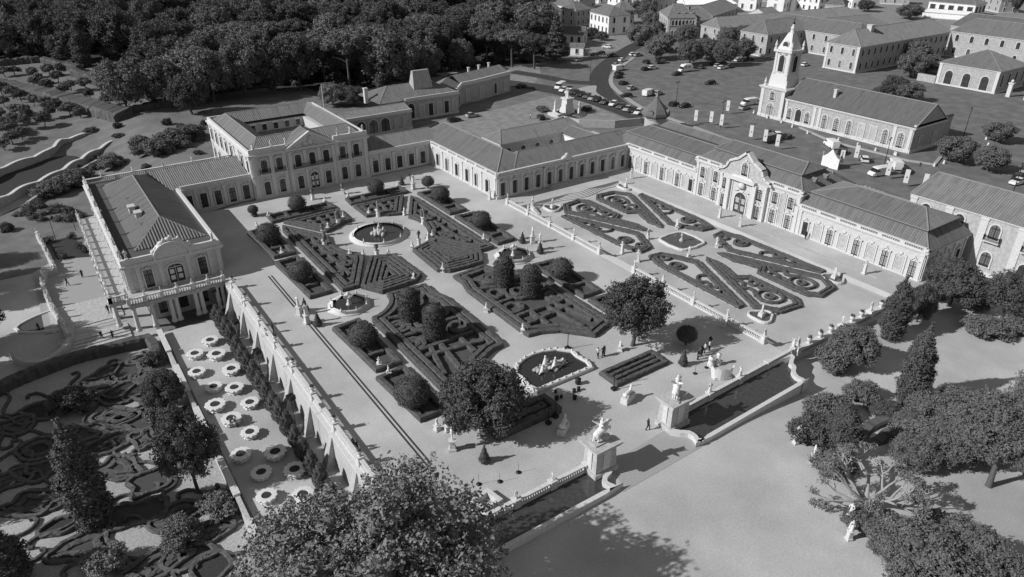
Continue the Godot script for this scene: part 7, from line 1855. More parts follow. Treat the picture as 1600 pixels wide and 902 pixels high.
	for i in range(0, fo.size(), 3):
		var p := Vector3(fo[i], fo[i + 1], fo[i + 2])
		var k: String = ["broad0", "pine0", "broad1", "pine1", "broad2", "pine0", "broad1"][n % 7]
		if p.x < 60 and k.begins_with("pine"): k = "broad1"
		var h := rng.randf_range(13, 20) if k.begins_with("broad") else rng.randf_range(15, 20)
		tree(k, p, h, rng.randf_range(15, 21), "broad-crowned tree in the wood behind the palace" if k.begins_with("b") else "umbrella pine in the wood behind the palace", "broad trees of the wood" if k.begins_with("b") else "umbrella pines of the wood", -1, "leaf_dark" if n % 5 < 2 else ("leaf_light" if n % 11 == 0 else ""))
		n += 1
	var single := [["cypress0", 16, 5, "slim cypress beyond the orchard hedge"], ["cypress1", 14, 4, "thin cypress by the far orchard path"], ["cypress0", 17, 7, "tall dark cypress at the orchard hedge corner"], ["broad0", 16, 15, "big leafy tree at the near corner of the orchard"], ["broad2", 15, 15, "leafy tree on the path behind the palace corner"], ["broad1", 12, 12, "dark tree standing close to the palace corner"], ["broad0", 17, 15, "tall leafy tree behind the palace roof corner"], ["broad0", 19, 16, "tall leafy tree right behind the palace roof"], ["broad1", 18, 16, "dark tree right behind the palace court"], ["broad1", 19, 16, "dark tree behind the palace roof by the flagpole"], ["dense", 7, 10, "low pale bushes behind the flagpole roof"], ["dense", 6, 9, "low bushes behind the arcade roof"], ["cypress1", 18, 9, "tall conifer behind the arcade"], ["conifer", 18, 10, "feathery conifer behind the tall chimney roof"], ["broad0", 15, 13, "leafy tree behind the curved wing"], ["conifer", 20, 9, "dark conifer in the wood behind the arcade"], ["cypress0", 22, 6, "dark cypress point standing over the wood"], ["cypress1", 20, 6, "second dark cypress point in the wood"], ["conifer", 20, 11, "dark conifer in front of the white town house"], ["broad1", 20, 15, "tall dark tree beside the white town house"], ["pine1", 13, 14, "umbrella pine by the road at the end of the curved wing"], ["pine0", 14, 15, "umbrella pine behind the end of the curved wing"], ["pine1", 13, 14, "umbrella pine behind the curved roof"], ["broad2", 12, 13, "leafy tree behind the round roof"], ["bush", 4, 9, "rounded bush on the lawn behind the low west wing"], ["bush", 4.5, 8, "rounded bush at the head of the canal"], ["bush", 4, 9, "bush beside the palace flank"], ["bush", 3.6, 8, "bush at the palace flank path"], ["bush", 3.5, 7, "pale feathery bush below the canal wall"], ["bush", 3.2, 10, "long bush along the canal path"], ["bush", 3, 8, "bush at the canal path corner"], ["bush", 3.2, 7, "bush below the canal path wall"]]
	for q in single:
		tree(q[0], single_pos[q[3]], q[1], q[2], q[3], "", -1, "leaf_light" if String(q[3]).contains("pale") else "")
	# hedges of the orchard and the canal
	for q in [[v2([-8.61,-323.49,5.23,-292.47,15.9,-267.84,24.4,-243.07]), 6.0, 2.6, "broad double hedge band crossing the orchard"], [v2([-5.5,-360.94,5.59,-361.33,10.47,-359.37]), 2.0, 2.5, "dark hedge along the far side of the orchard"], [v2([11.64,-356.66,21.57,-325.06]), 2.4, 2.5, "hedge at the far corner of the orchard"], [v2([19.09,-320.6,25.48,-288.23]), 2.4, 2.8, "angled hedge beside the tall cypress"], [v2([37.98,-288.41,49.76,-268.08]), 2.0, 2.2, "hedge in the shade behind the leafy trees"], [v2([26.09,-247.54,39.18,-247.2]), 2.0, 2.0, "hedge along the path under the big leafy tree"]]:
		var hd := thing("orchard_hedge", q[3], "hedge")
		var mm := MB.new()
		sweep(mm, q[0], false, q[1], -2.0, 0.0, 0.28, 0.2, 0.8)
		for k in mm.v.size(): mm.v[k] = Vector3(mm.v[k].x, ht(mm.v[k].x, mm.v[k].z) + (mm.v[k].y + 2.0) / 2.0 * float(q[2]), mm.v[k].z)
		part(hd, "foliage", mm.mesh(), "hedge_light" if q[1] > 4 else "hedge")
	hd_oval()
	tree("broad0", Vector3(-19.55,-5.2,-150.86), 12.0, 11.0, "broad tree west of the court casting a long shadow"); tree("broad2", Vector3(-21.62,-5.2,-162.3), 11.0, 9.0, "second broad tree west of the court"); tree("broad1", Vector3(-18.14,-5.2,-141.97), 10.0, 9.0, "broad tree beyond the small oval lawn"); tree("broad1", Vector3(-16.55,-5.2,-125.02), 11.0, 10.0, "dark tree beyond the curved rough wall")
	canal()

func hd_oval() -> void:
	var hd := thing("hedge_island", "long low island of dark shrubs on the pale court west of the pavilion", "hedge")
	var p := smooth_path(v2([-7.85,-185.31,-5.11,-189.52,-0.24,-186.17,3.73,-180.59,4.21,-175.66,1.76,-173.8,-2.91,-176.57,-5.72,-179.81]), true, 1.0)
	var l := []
	var r := Rect2(p[0], Vector2.ZERO)
	for q in p: r = r.expand(q)
	for i in 60:
		var q := r.position + Vector2(rng.randf() * r.size.x, rng.randf() * r.size.y)
		if Geometry2D.is_point_in_polygon(q, p): l.append([Vector3(q.x, -4.9, q.y), Vector3(1.3, 0.9, 1.3)])
	part(hd, "foliage", crown(l, 14000, 0.12, 0.5, 0.55, 1.0), "leaf_dark")

func undergrowth(poly: PackedVector2Array) -> void:
	var mm := MultiMesh.new()
	mm.transform_format = MultiMesh.TRANSFORM_3D
	mm.mesh = crown(blob_lumps(1.9, 1.3, 1.9, 1.0, 9, 0.9), 1100, 0.24, 0.5, 0.6, 1.1)
	var r := Rect2(poly[0], Vector2.ZERO)
	for q in poly: r = r.expand(q)
	var ts := []
	for i in 9000:
		var q := r.position + Vector2(rng.randf() * r.size.x, rng.randf() * r.size.y)
		if q.y < -520 or not Geometry2D.is_point_in_polygon(q, poly): continue
		if noise.get_noise_2d(q.x * 3.0, q.y * 3.0) < -0.1: continue
		var s := rng.randf_range(0.7, 2.0)
		ts.append(Transform3D(Basis(Vector3.UP, rng.randf() * TAU).scaled(Vector3(s, s * rng.randf_range(0.6, 1.2), s)), Vector3(q.x, ht(q.x, q.y), q.y)))
		if ts.size() >= 1500: break
	mm.instance_count = ts.size()
	for i in ts.size(): mm.set_instance_transform(i, ts[i])
	var o := MultiMeshInstance3D.new()
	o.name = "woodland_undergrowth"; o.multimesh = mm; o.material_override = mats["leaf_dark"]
	add_child(o)
	tag(o, "dark undergrowth covering the floor of the wood behind the palace", "undergrowth", "", "stuff")

func canal() -> void:
	for q in [[v2([-14.1,-188.01,-6.31,-197.19,2.44,-206.03,10.26,-217.53,22.07,-232.68]), "near canal wall with a scalloped white coping", 2.2], [v2([-13.36,-210.58,-9.11,-218.22,-3.97,-222.26,2.37,-228.04,6.35,-237.81,15.88,-241.62]), "far canal wall with a scalloped white coping", 2.4]]:
		var b := thing("canal_wall", q[1], "wall")
		var p := resample(q[0], false, 1.2)
		var m := MB.new(); var c := MB.new()
		for i in p.size() - 1:
			var a := p[i]; var d := p[i + 1]
			var y0 := -3.2 + 0.55 * absf(sin(i * 0.42)); var y1 := -3.2 + 0.55 * absf(sin((i + 1) * 0.42))
			var n := (d - a).normalized().orthogonal() * 0.35
			m.quad(Vector3(a.x - n.x, -7, a.y - n.y), Vector3(d.x - n.x, -7, d.y - n.y), Vector3(d.x - n.x, y1, d.y - n.y), Vector3(a.x - n.x, y0, a.y - n.y))
			m.quad(Vector3(d.x + n.x, -7, d.y + n.y), Vector3(a.x + n.x, -7, a.y + n.y), Vector3(a.x + n.x, y0, a.y + n.y), Vector3(d.x + n.x, y1, d.y + n.y))
			var n2 := n * 1.3
			c.quad(Vector3(a.x - n2.x, y0, a.y - n2.y), Vector3(d.x - n2.x, y1, d.y - n2.y), Vector3(d.x + n2.x, y1, d.y + n2.y), Vector3(a.x + n2.x, y0, a.y + n2.y))
			c.quad(Vector3(a.x - n2.x, y0 - 0.25, a.y - n2.y), Vector3(d.x - n2.x, y1 - 0.25, d.y - n2.y), Vector3(d.x - n2.x, y1, d.y - n2.y), Vector3(a.x - n2.x, y0, a.y - n2.y))
			c.quad(Vector3(d.x + n2.x, y1 - 0.25, d.y + n2.y), Vector3(a.x + n2.x, y0 - 0.25, a.y + n2.y), Vector3(a.x + n2.x, y0, a.y + n2.y), Vector3(d.x + n2.x, y1, d.y + n2.y))
		part(b, "wall", m.mesh(), "plaster_grey"); part(b, "coping", c.mesh(), "stone")
	var w := sheet("canal_water", v2([-17.9,-189.67,-6.41,-200.15,2.48,-209.12,10.41,-220.8,22.4,-236.17,16.39,-249.4,6.28,-242.51,-4.28,-226.23,-9.53,-221.6,-17.84,-209.06]), -4.92, "soil")
	var pw := thing("path_wall", "plain low wall along the canal walk", "wall")
	var m2 := MB.new(); sweep(m2, v2([-5.11,-189.52,3.31,-203.08,19.64,-223.96]), false, 0.7, -6, -3.9, 0, 0); part(pw, "wall", m2.mesh(), "plaster_grey")
	sheet("canal_walk", v2([-13.29,-184.58,-5.61,-191.81,3.42,-204.15,20.91,-226.76,20.57,-230.01,3,-207.33,-6.55,-197.97,-13.18,-188.97]), -5.1, "gravel")

func bare_tree(at: Vector3) -> void:
	var o := thing("bare_limbed_tree", "low spreading tree with pale bare forking limbs at the shrubbery edge", "tree", at)
	var m := MB.new(); var tips := []
	m.tube([Vector3(0, -0.3, 0), Vector3(0.1, 0.7, 0), Vector3(0.25, 1.3, -0.1)], [0.5, 0.4, 0.36], 8)
	var todo := []
	for i in 8:
		var a := TAU * i / 8 + rng.randf_range(-0.25, 0.25)
		todo.append([Vector3(0.25, 1.2, -0.1), Vector3(cos(a), rng.randf_range(0.35, 0.8), sin(a)).normalized(), 0.24, 0])
	while todo:
		var q: Array = todo.pop_back()
		var d: Vector3 = q[1]; var r: float = q[2]; var lv: int = q[3]
		var L: float = [2.4, 1.7, 1.2, 0.8][lv] * rng.randf_range(0.8, 1.25)
		var md := (d + rdir() * 0.3 + Vector3(0, 0.1, 0)).normalized()
		var p1: Vector3 = q[0] + md * L * 0.5; var p2: Vector3 = p1 + (d + rdir() * 0.25 + Vector3(0, -0.08, 0)).normalized() * L * 0.5
		m.tube([q[0], p1, p2], [r, r * 0.82, r * 0.66], 6)
		if lv >= 3: tips.append(p2); continue
		for k in (2 if lv < 1 or rng.randf() < 0.6 else 3): todo.append([p2, (d + rdir() * 0.75 + Vector3(0, 0.12, 0)).normalized(), r * 0.62, lv + 1])
	part(o, "limbs", m.mesh(), "bark_pale")
	var l := []
	for t in tips:
		if rng.randf() < 0.75: l.append([t + Vector3(0, 0.1, 0), Vector3(0.7, 0.3, 0.7)])
	part(o, "crown", crown(l, 12000, 0.1, 0.7, 0.0, 1.0), "leaf_light")

# ---------------------------------------------------------------- town
# a plain house: a and b are the feet of its front wall, left to right seen from outside
func house(called: String, label: String, a: Vector3, b: Vector3, depth: float, h: float, roof_h: float, floors: int, nw: int, wall := "plaster_white", roof := "roof", hip0 := 1.0, group := "", style := "plain", along := "x", ws := 1.0) -> Node3D:
	var L := a.distance_to(b)
	var o := thing(called, label, "house", a, atan2(-(b.z - a.z), b.x - a.x), group)
	block(o, 0, L, -depth, 0, 0, h, wall, 0.3, 0.5)
	var hp := minf(depth, L) * 0.45 * hip0
	hip(o, 0, L, -depth, 0, h + 0.02, h + roof_h, along, hp, hp, roof)
	var fh := h / floors
	for f in floors:
		if nw > 0: openings(o, Vector3.ZERO, S, spread(nw, L, f * fh + fh * 0.28, 1.1 * ws, fh * 0.52, style, 0))
		var ns := maxi(1, int(depth / 4.5))
		openings(o, Vector3(L, 0, 0), E, spread(ns, depth, f * fh + fh * 0.28, 1.1 * ws, fh * 0.52, style, 0))
		openings(o, Vector3(0, 0, -depth), W, spread(ns, depth, f * fh + fh * 0.28, 1.1 * ws, fh * 0.52, style, 0))
	return o

func strip(called: String, p: PackedVector2Array, w: float, y: float, material: String) -> void:
	p = smooth_path(p, false, 3.0)
	var m := MB.new()
	var prev := []
	for i in p.size():
		var d := (p[mini(i + 1, p.size() - 1)] - p[maxi(i - 1, 0)]).normalized()
		var n := Vector2(-d.y, d.x) * w / 2
		var cur := [Vector3(p[i].x + n.x, y, p[i].y + n.y), Vector3(p[i].x - n.x, y, p[i].y - n.y)]
		if prev: m.quad(prev[0], cur[0], cur[1], prev[1])
		prev = cur
	setting(called, m.mesh(), material)

func dashes(called: String, p: PackedVector2Array, y: float, on := 2.0, off := 3.5, w := 0.14) -> void:
	p = resample(p, false, 0.5)
	var m := MB.new(); var k := 0.0
	for i in p.size() - 1:
		k = fmod(k + p[i].distance_to(p[i + 1]), on + off)
		if k < on:
			var n := (p[i + 1] - p[i]).normalized().orthogonal() * w
			m.quad(Vector3(p[i].x + n.x, y, p[i].y + n.y), Vector3(p[i].x - n.x, y, p[i].y - n.y), Vector3(p[i + 1].x - n.x, y, p[i + 1].y - n.y), Vector3(p[i + 1].x + n.x, y, p[i + 1].y + n.y))
	for i in range(0, m.v.size(), 3):
		if m.n[i].y < 0:
			for j in 3: m.n[i + j] = -m.n[i + j]
	var o := setting(called, m.mesh(), "paint"); o.set_meta("kind", "structure")

func town() -> void:
	# ground of the square and the streets
	sheet("parking_square", v2([131.5, -60, 131.5, -130, 141, -150, 150, -200, 175, -235, 330, -255, 345, -100, 330, 10, 131.5, 10]), 0.0, "cobble")
	sheet("monument_court", v2([86.58,-176.31,93.55,-181.82,103.87,-184.95,122.82,-185.79,146.37,-190.26,151.73,-183.31,146.41,-151.36,137.92,-148.88,130.46,-155.63,129.49,-157.94,116.28,-158.99,104.53,-155.12]), 0.012, "gravel_dark")
	sheet("town_ground", v2([175, -232, 150, -205, 100, -230, 150, -330, 250, -480, 700, -560, 700, 0, 346, -60, 344, -100, 330, -255]), -0.012, "gravel_dark")
	strip("road", v2([138.94,-23,139.72,-41.96,142.83,-60.9,144.21,-83.32,146.38,-112.16,150.77,-140.05,154.22,-167.14,154.01,-186.12,151.41,-200.59,144.2,-217.96,134.45,-238]), 9.0, 0.03, "asphalt")
	strip("side_road", v2([152.45,-157.87,163.81,-182.75,176.05,-199.97,193.25,-216.53,221.24,-236.05,246.53,-250.58,269.97,-259.34]), 7.0, 0.042, "asphalt")
	strip("upper_road", v2([173.32,-195.39,165.17,-203.55,162.77,-215.79,158.21,-230.18]), 6.0, 0.036, "asphalt")
	dashes("road_marking", v2([139.72,-41.96,142.83,-60.9,144.21,-83.32,146.38,-112.16,150.77,-140.05,154.22,-167.14,154.01,-186.12]), 0.05)
	dashes("crossing_marking", v2([150.82,-81.27,150.44,-76.11]), 0.06, 0.5, 0.5, 2.0)
	var kb := MB.new(); sweep(kb, smooth_path(v2([147.65,-59.58,151.82,-88.42,155.21,-119.57,158.08,-143.34,159.75,-158.48,166.67,-176.31,176.16,-193.44,191,-207.64,216.52,-224.97]), false, 3.0), false, 1.6, -0.1, 0.13, 0, 0)
	setting("pavement_kerb", kb.mesh(), "kerb")
	kb = MB.new(); sweep(kb, v2([181.74,-118.76,176.99,-105.31,178.17,-84.68,180.45,-79.5,187.82,-81.77]), false, 0.8, -0.1, 0.3, 0, 0)
	setting("church_kerb", kb.mesh(), "kerb")
	kb = MB.new(); kb.prism(smooth_path(v2([157.25,-191.86,168.74,-193.54,161.67,-184.22,156.43,-169.62,156.08,-183.59]), true, 2), -0.1, 0.13); setting("traffic_island_pavement", kb.mesh(), "kerb")
	# houses
	house("town_house", "tall white town house behind the dark conifer", Vector3(203.74,-0,-271.58), Vector3(219.22,-0,-278.1), 11, 13, 3.5, 3, 2, "plaster_white", "roof", 0.0)
	house("low_house", "low white house with a dark ribbed roof beside the conifer", Vector3(211.8,-0,-268.11), Vector3(217.64,-0,-259.97), 8, 4.5, 3.0, 1, 3, "plaster_white", "roof_dark", 0.0)
	house("white_shed", "small white outbuilding beside the road bend", Vector3(197.33,-0,-243.42), Vector3(201.02,-0,-239.38), 4, 3.6, 1.2, 1, 1, "plaster_white", "roof", 0.0)
	house("town_house", "white gabled house at the top of the road bend", Vector3(251.82,-0,-313.24), Vector3(256.11,-0,-313.12), 12, 9, 3.5, 2, 1, "plaster_white", "roof", 0.0, "", "plain", "z")
	house("town_house", "pale grey house with a long balcony front", Vector3(250.6,-0,-305.77), Vector3(262.91,-0,-308.44), 11, 8, 3.5, 2, 3, "plaster_grey", "roof")
	house("corner_house", "sunlit white corner house above the cafe parasols", Vector3(248.28,-0,-291.53), Vector3(245.31,-0,-273.91), 12, 9.0, 4.0, 2, 5, "plaster_white", "roof")
	house("town_house", "grey house with dormers behind the cafe parasols", Vector3(272.25,-0,-296.4), Vector3(280.57,-0,-293.47), 11, 7.5, 4.0, 2, 3, "plaster_grey", "roof")
	house("town_house", "white house row above the trees", Vector3(313.47,-0,-341.01), Vector3(331.03,-0,-340), 12, 7, 3, 2, 4, "plaster_white", "roof")
	house("school_block", "long dark-walled block on the hill", Vector3(319.15,-0,-326.46), Vector3(347.67,-0,-321.15), 16, 10, 3, 2, 8, "wall_pink", "roof")
	var o := house("dormer_palace", "pink palace block with dormers and white corner strips", Vector3(261.94,-0,-250.96), Vector3(272.78,-0,-243.51), 22, 9.5, 5.0, 2, 8, "wall_pink", "roof", 0.8, "", "arch")
	for i in 3: dormer(o, Vector3(5.5 + i * 3.5, 10.4, -2.6), 0, 1.6)
	for i in 2: dormer(o, Vector3(2.2, 10.4, -8 - i * 5), -PI / 2, 1.6)
	pilasters(o, Vector3.ZERO, S, [0.5, 13.0], 9.3, 1.0)
	house("side_block", "pink side block with a shed roof next to the dormered palace", Vector3(273.04,-0,-243.34), Vector3(285.35,-0,-244.36), 16, 8, 4, 2, 5, "wall_pink", "roof", 0.3)
	house("side_block", "long pink block running up the hill street", Vector3(286.64,-0,-245.51), Vector3(323.84,-0,-260.94), 16, 9, 4, 2, 7, "wall_pink", "roof", 0.3)
	house("white_hall", "low white hall with pale roofs on the hill", Vector3(335.58,-0,-308.66), Vector3(364.68,-0,-295.17), 18, 5, 2.0, 1, 6, "plaster_white", "plaster_white", 0.2)
	house("town_house", "white block with two small windows at the hill street", Vector3(374.69,-0,-302.58), Vector3(378.84,-0,-292.49), 12, 10, 3, 2, 2, "plaster_white", "roof")
	house("chapel_front", "small white curved-gable building behind the square trees", Vector3(324.67,-0,-254.86), Vector3(325.74,-0,-243.46), 12, 6.5, 3, 1, 2, "plaster_white", "roof", 0.0, "", "arch", "z")
	house("town_house", "tall white block beside the barracks roofs", Vector3(360.71,-0,-271.27), Vector3(364.14,-0,-262.63), 16, 13, 3, 3, 1, "plaster_white", "roof")
	house("town_house", "pale block with a mansard behind the belfry", Vector3(376.44,-0,-263.65), Vector3(375.7,-0,-248.54), 14, 12, 3, 3, 4, "plaster_white", "roof")
	house("villa", "small villa with three white-framed windows behind the barracks", Vector3(373.96,-0,-243.73), Vector3(378.28,-0,-234.89), 18, 9, 4, 1, 3, "wall_pink", "roof", 1.0, "", "arch", "x", 1.6)
	house("town_house", "white block at the tree clump behind the villa", Vector3(437.52,-0,-266.8), Vector3(445.99,-0,-260.98), 14, 9, 3, 2, 3, "plaster_white", "roof")
	house("glazed_hall", "long white hall with five glazed bays on the far rise", Vector3(458.24,-0,-230.86), Vector3(460.81,-0,-205.66), 16, 6.5, 3.5, 1, 5, "plaster_white", "roof", 0.8, "", "tall", "x", 2.6)
	house("long_shed", "long low white shed roof below the glazed hall", Vector3(436.7,-0,-222.23), Vector3(443.42,-0,-198.97), 7, 3, 1.5, 1, 0, "plaster_white", "plaster_white", 0.2)
	house("far_block", "plain block on the far rise beside the glazed hall", Vector3(502.66,-0,-222.04), Vector3(493.4,-0,-206.69), 12, 7, 3, 2, 3, "plaster_grey", "roof")
	for i in 7:
		var q: Array = [[Vector3(299.12,-0,-361.93), Vector3(311.34,-0,-361.13)], [Vector3(326.16,-0,-375.36), Vector3(337.5,-0,-371.32)], [Vector3(294.85,-0,-372.47), Vector3(301.44,-0,-367.93)], [Vector3(382.56,-0,-344.59), Vector3(394.71,-0,-336.24)], [Vector3(421.35,-0,-326.57), Vector3(430.66,-0,-315.82)], [Vector3(442.76,-0,-295.22), Vector3(454.76,-0,-286.97)], [Vector3(477.06,-0,-271.65), Vector3(485.57,-0,-257.17)]][i]
		house("hill_house", ["grey-roofed house in the far hill row above the corner house", "small white house in the far hill row above the grey house", "small house behind the tall white town house", "far white house above the white hall", "far house above the hill street", "far pale house behind the villa", "far house beside the long barracks roof"][i], q[0], q[1], 11, 7, 3, 2, 3, "plaster_white" if i % 2 else "plaster_grey", "roof", 0.6)
	# barracks round their court
	o = house("barracks", "long pink barracks wing with shaded windowed flank and hipped end", Vector3(263.5, 0, -153.5), Vector3(328, 0, -153.5), 14, 9.6, 5.0, 2, 16, "wall_pink", "roof_pale", 0.9, "", "arch")
	chimney(o, Vector3(14, 13.6, -6), 2.0, 2.0, 2.2); pilasters(o, Vector3(0, 0, -14), W, [0.5, 13.5], 9.3, 0.9)
	o = house("barracks", "sunlit pink barracks wing with arched ground floor behind the pyramid-roofed hall", Vector3(328.2, 0, -153.0), Vector3(328.2, 0, -112), 15, 10, 5.0, 2, 7, "wall_pink", "roof", 0.8, "", "arch", "x", 1.3)
	house("barracks", "barracks wing with a small pediment behind the belfry", Vector3(286, 0, -215), Vector3(286, 0, -168), 14, 9, 4.5, 2, 8, "wall_pink", "roof", 0.8, "", "arch")
	house("barracks", "barracks end pavilion beside the square trees", Vector3(262, 0, -208), Vector3(262, 0, -194), 30, 9, 4.5, 2, 3, "wall_pink", "roof", 0.9, "", "arch", "z")
	house("barracks", "long rear barracks roof along the hill street", Vector3(270, 0, -226), Vector3(360, 0, -214), 13, 7, 4, 2, 14, "wall_pink", "roof_pale", 0.5)
	house("barracks", "rear barracks range ending in a hipped roof", Vector3(300, 0, -196), Vector3(345, 0, -190), 14, 7, 4, 2, 8, "wall_pink", "roof", 0.9)
	house("barracks", "farther parallel barracks roof behind the sunlit wing", Vector3(352, 0, -165), Vector3(352, 0, -95), 14, 9, 5, 2, 9, "wall_pink", "roof_dark", 0.6)
	o = house("arched_hall", "square hall with three arched doors under a pyramid roof", Vector3(271.8, 0, -127.5), Vector3(271.8, 0, -107.5), 20, 7.3, 4.6, 1, 0, "wall_pink", "roof", 1.1)
	for i in 3: window(o, Vector3(4.0 + i * 6.0, 0.1, 0.02), S, 2.6, 5.0, "arcdoor", 0, "door_leaf")
	pilasters(o, Vector3.ZERO, S, [0.5, 19.5], 7.0, 1.0)
	var gw := thing("gate_piers", "pair of white gate piers beside the arched hall", "gate", Vector3(271.5, 0, -100))
	for z in [-3.0, 2.5]:
		var pm := MB.new(); pm.box(Vector3(-0.6, 0, z - 0.6), Vector3(0.6, 4.2, z + 0.6)); pm.box(Vector3(-0.8, 4.2, z - 0.8), Vector3(0.8, 4.6, z + 0.8)); pm.ball(Vector3(0, 5.1, z), Vector3(0.5, 0.5, 0.5)); part(gw, "pier", pm.mesh(), "stone")
	var lw := MB.new(); lw.box(Vector3(-0.3, 0, 2.5), Vector3(0.3, 2.2, 22)); lw.box(Vector3(-0.3, 0, -27.5 - 6.5), Vector3(0.3, 2.6, -27.5)); part(gw, "wall", lw.mesh(), "wall_pink")
	church()
	# house on the street by the east range
	o = house("street_house", "pale two-storey house with tall balcony windows behind the east range", Vector3(131.2, -1, -60), Vector3(131.2, -1, -24), 12, 10.2, 3.2, 2, 6, "wall_dim", "roof_pale", 0.2, "", "arch", "x", 1.5)
	pilasters(o, Vector3(0, 0.3, 0), S, [0.5, 7.0, 13.0, 19.0, 25.0, 31.0], 9.6, 1.2)
	for i in 6: balcony(o, Vector3(3 + i * 6.0, 6.2, 0), S, 2.6)
	# onion-roofed kiosk
	o = thing("onion_kiosk", "octagonal kiosk with a dark onion roof and spike beside the street", "kiosk", Vector3(146.5, 0, -141.5))
	var m := MB.new(); m.lathe(Vector3.ZERO, [3.0, 0, 3.0, 3.2, 3.3, 3.3, 3.3, 3.7], 8); part(o, "wall", m.mesh(), "wall_dim")
	m = MB.new()
	var pr := [3.6, 3.7, 4.0, 4.3, 3.9, 5.0, 3.0, 6.2, 2.0, 7.1, 1.2, 7.8, 0.7, 8.5, 0.35, 9.1]
	for k in range(0, pr.size() - 2, 2):
		for i in 8:
			var a0 := TAU * i / 8; var a1 := TAU * (i + 1) / 8
			m.quad(Vector3(cos(a1) * pr[k], pr[k + 1], sin(a1) * pr[k]), Vector3(cos(a0) * pr[k], pr[k + 1], sin(a0) * pr[k]), Vector3(cos(a0) * pr[k + 2], pr[k + 3], sin(a0) * pr[k + 2]), Vector3(cos(a1) * pr[k + 2], pr[k + 3], sin(a1) * pr[k + 2]))
	part(o, "roof", m.mesh(), "roof_dark")
	m = MB.new(); m.lathe(Vector3.ZERO, [0.5, 9.0, 0.6, 9.3, 0.25, 9.6, 0.1, 10.6], 8); part(o, "spike", m.mesh(), "ridge_tile")
	for i in 4: dormer(o, Vector3(sin(i * PI / 2 + 0.4) * 3.8, 5.1, cos(i * PI / 2 + 0.4) * 3.8), i * PI / 2 + 0.4, 1.1)
	o = thing("street_gate_ornament", "white curved gate ornament with figures behind the gabled centre", "gate", Vector3(157.5,0,-92.93))
	o.scale = Vector3(0.5, 0.55, 0.45)
	m = MB.new()
	for i in 12:
		var t0 := -1.0 + i / 6.0; var t1 := -1.0 + (i + 1) / 6.0
		var y0 := 4.5 + 4.0 * pow(1 - absf(t0), 1.6); var y1 := 4.5 + 4.0 * pow(1 - absf(t1), 1.6)
		m.quad(Vector3(-0.3, 0, t0 * 5), Vector3(-0.3, 0, t1 * 5), Vector3(-0.3, y1, t1 * 5), Vector3(-0.3, y0, t0 * 5)); m.quad(Vector3(0.3, 0, t1 * 5), Vector3(0.3, 0, t0 * 5), Vector3(0.3, y0, t0 * 5), Vector3(0.3, y1, t1 * 5)); m.quad(Vector3(-0.3, y0, t0 * 5), Vector3(-0.3, y1, t1 * 5), Vector3(0.3, y1, t1 * 5), Vector3(0.3, y0, t0 * 5))
	part(o, "wall", m.mesh(), "plaster_white")
	for z in [-5.0, 0.0, 5.0]: part(o, "figure", figs[1], "marble", Vector3(0, 4.4 if z != 0 else 8.4, z), 0, Vector3.ONE * 2.2)
	north_wings()
	# cafe parasols
	for q in [[Vector3(259.96,-0,-278.44), "wide pale cafe parasol under the trees"], [Vector3(262,-0,-274.54), "second wide pale cafe parasol"], [Vector3(253.75,-0,-277.75), "darker cafe awning beside the parasols"]]:
		o = thing("parasol", q[1], "parasol", q[0])
		m = MB.new(); m.lathe(Vector3.ZERO, [3.4, 2.5, 0.05, 3.7], 8); part(o, "canopy", m.mesh(), "awning"); m = MB.new(); m.tube([Vector3.ZERO, Vector3(0, 3.6, 0)], [0.06, 0.06], 5); part(o, "pole", m.mesh(), "iron")
	# trees of the town
	var ts := [238.5,-0.0,-244.9,286.2,0.0,-138.6,251.5,-0.0,-208.3,268.7,-0.0,-220.8,223.7,-0.0,-200.3,273.1,0.0,-137.5,290.7,-0.0,-234.4,238.0,-0.0,-204.7,291.1,-0.0,-294.4,235.2,-0.0,-226.5,282.6,-0.0,-222.0,268.3,-0.0,-201.8,221.5,-0.0,-216.8,249.9,-0.0,-227.9,302.8,-0.0,-313.1,280.1,-0.0,-280.8,252.9,-0.0,-248.9,249.3,-0.0,-194.8,261.2,-0.0,-237.6,297.7,0.0,-149.2,304.5,-0.0,-239.7,317.2,-0.0,-319.4,233.6,-0.0,-191.7]
	var n := 0
	for i in range(0, ts.size(), 3):
		tree(["broad0", "broad2", "broad0"][n % 3], Vector3(ts[i], 0, ts[i + 2]), rng.randf_range(7, 11), rng.randf_range(9, 13), "light leafy tree of the clump between parking square and town", "leafy trees on the parking square", -1, "leaf" if n % 3 else "leaf_light")
		n += 1
	for q in [[Vector3(186.86,0,-78.1), 6.5, 9.0, "broad0", "spreading tree at the end of the church"], [Vector3(186.18,0,-69.78), 6.5, 7.5, "broad2", "pale-trunked tree on the open square"], [Vector3(213.65,0,-80.12), 5.5, 8.0, "broad0", "low leafy tree on the open square behind the church"], [Vector3(240.82,0,-125.35), 7.0, 9.0, "broad1", "tree in front of the shaded barracks flank"], [Vector3(238.35,0,-118.45), 6.0, 8.0, "broad0", "tree beside the pale sheds behind the church"], [Vector3(228.15,0,-123.39), 5.0, 6.5, "dense", "dark bush behind the church roof"], [Vector3(499.3,-0,-231.94), 11.0, 11.0, "cypress0", "dark tall tree beside the glazed hall"], [Vector3(423.09,-0,-222.11), 8.0, 14.0, "broad0", "trees along the rear barracks wall"], [Vector3(432.86,-0,-255.36), 7.0, 11.0, "broad1", "tree clump behind the villa"], [Vector3(233.91,-0,-272.49), 5.0, 7.0, "dense", "dark bushes between the low house and the street"], [Vector3(234.07,-0,-265.67), 4.0, 7.0, "dense", "dark bushes along the street wall"], [Vector3(202.49,-0,-243.73), 4.0, 5.0, "dense", "bush at the white outbuilding"], [Vector3(501.25,-0,-201.3), 14.0, 8.0, "broad1", "tall tree at the end of the far rise"]]: tree(q[3], q[0], q[1], q[2], q[4])

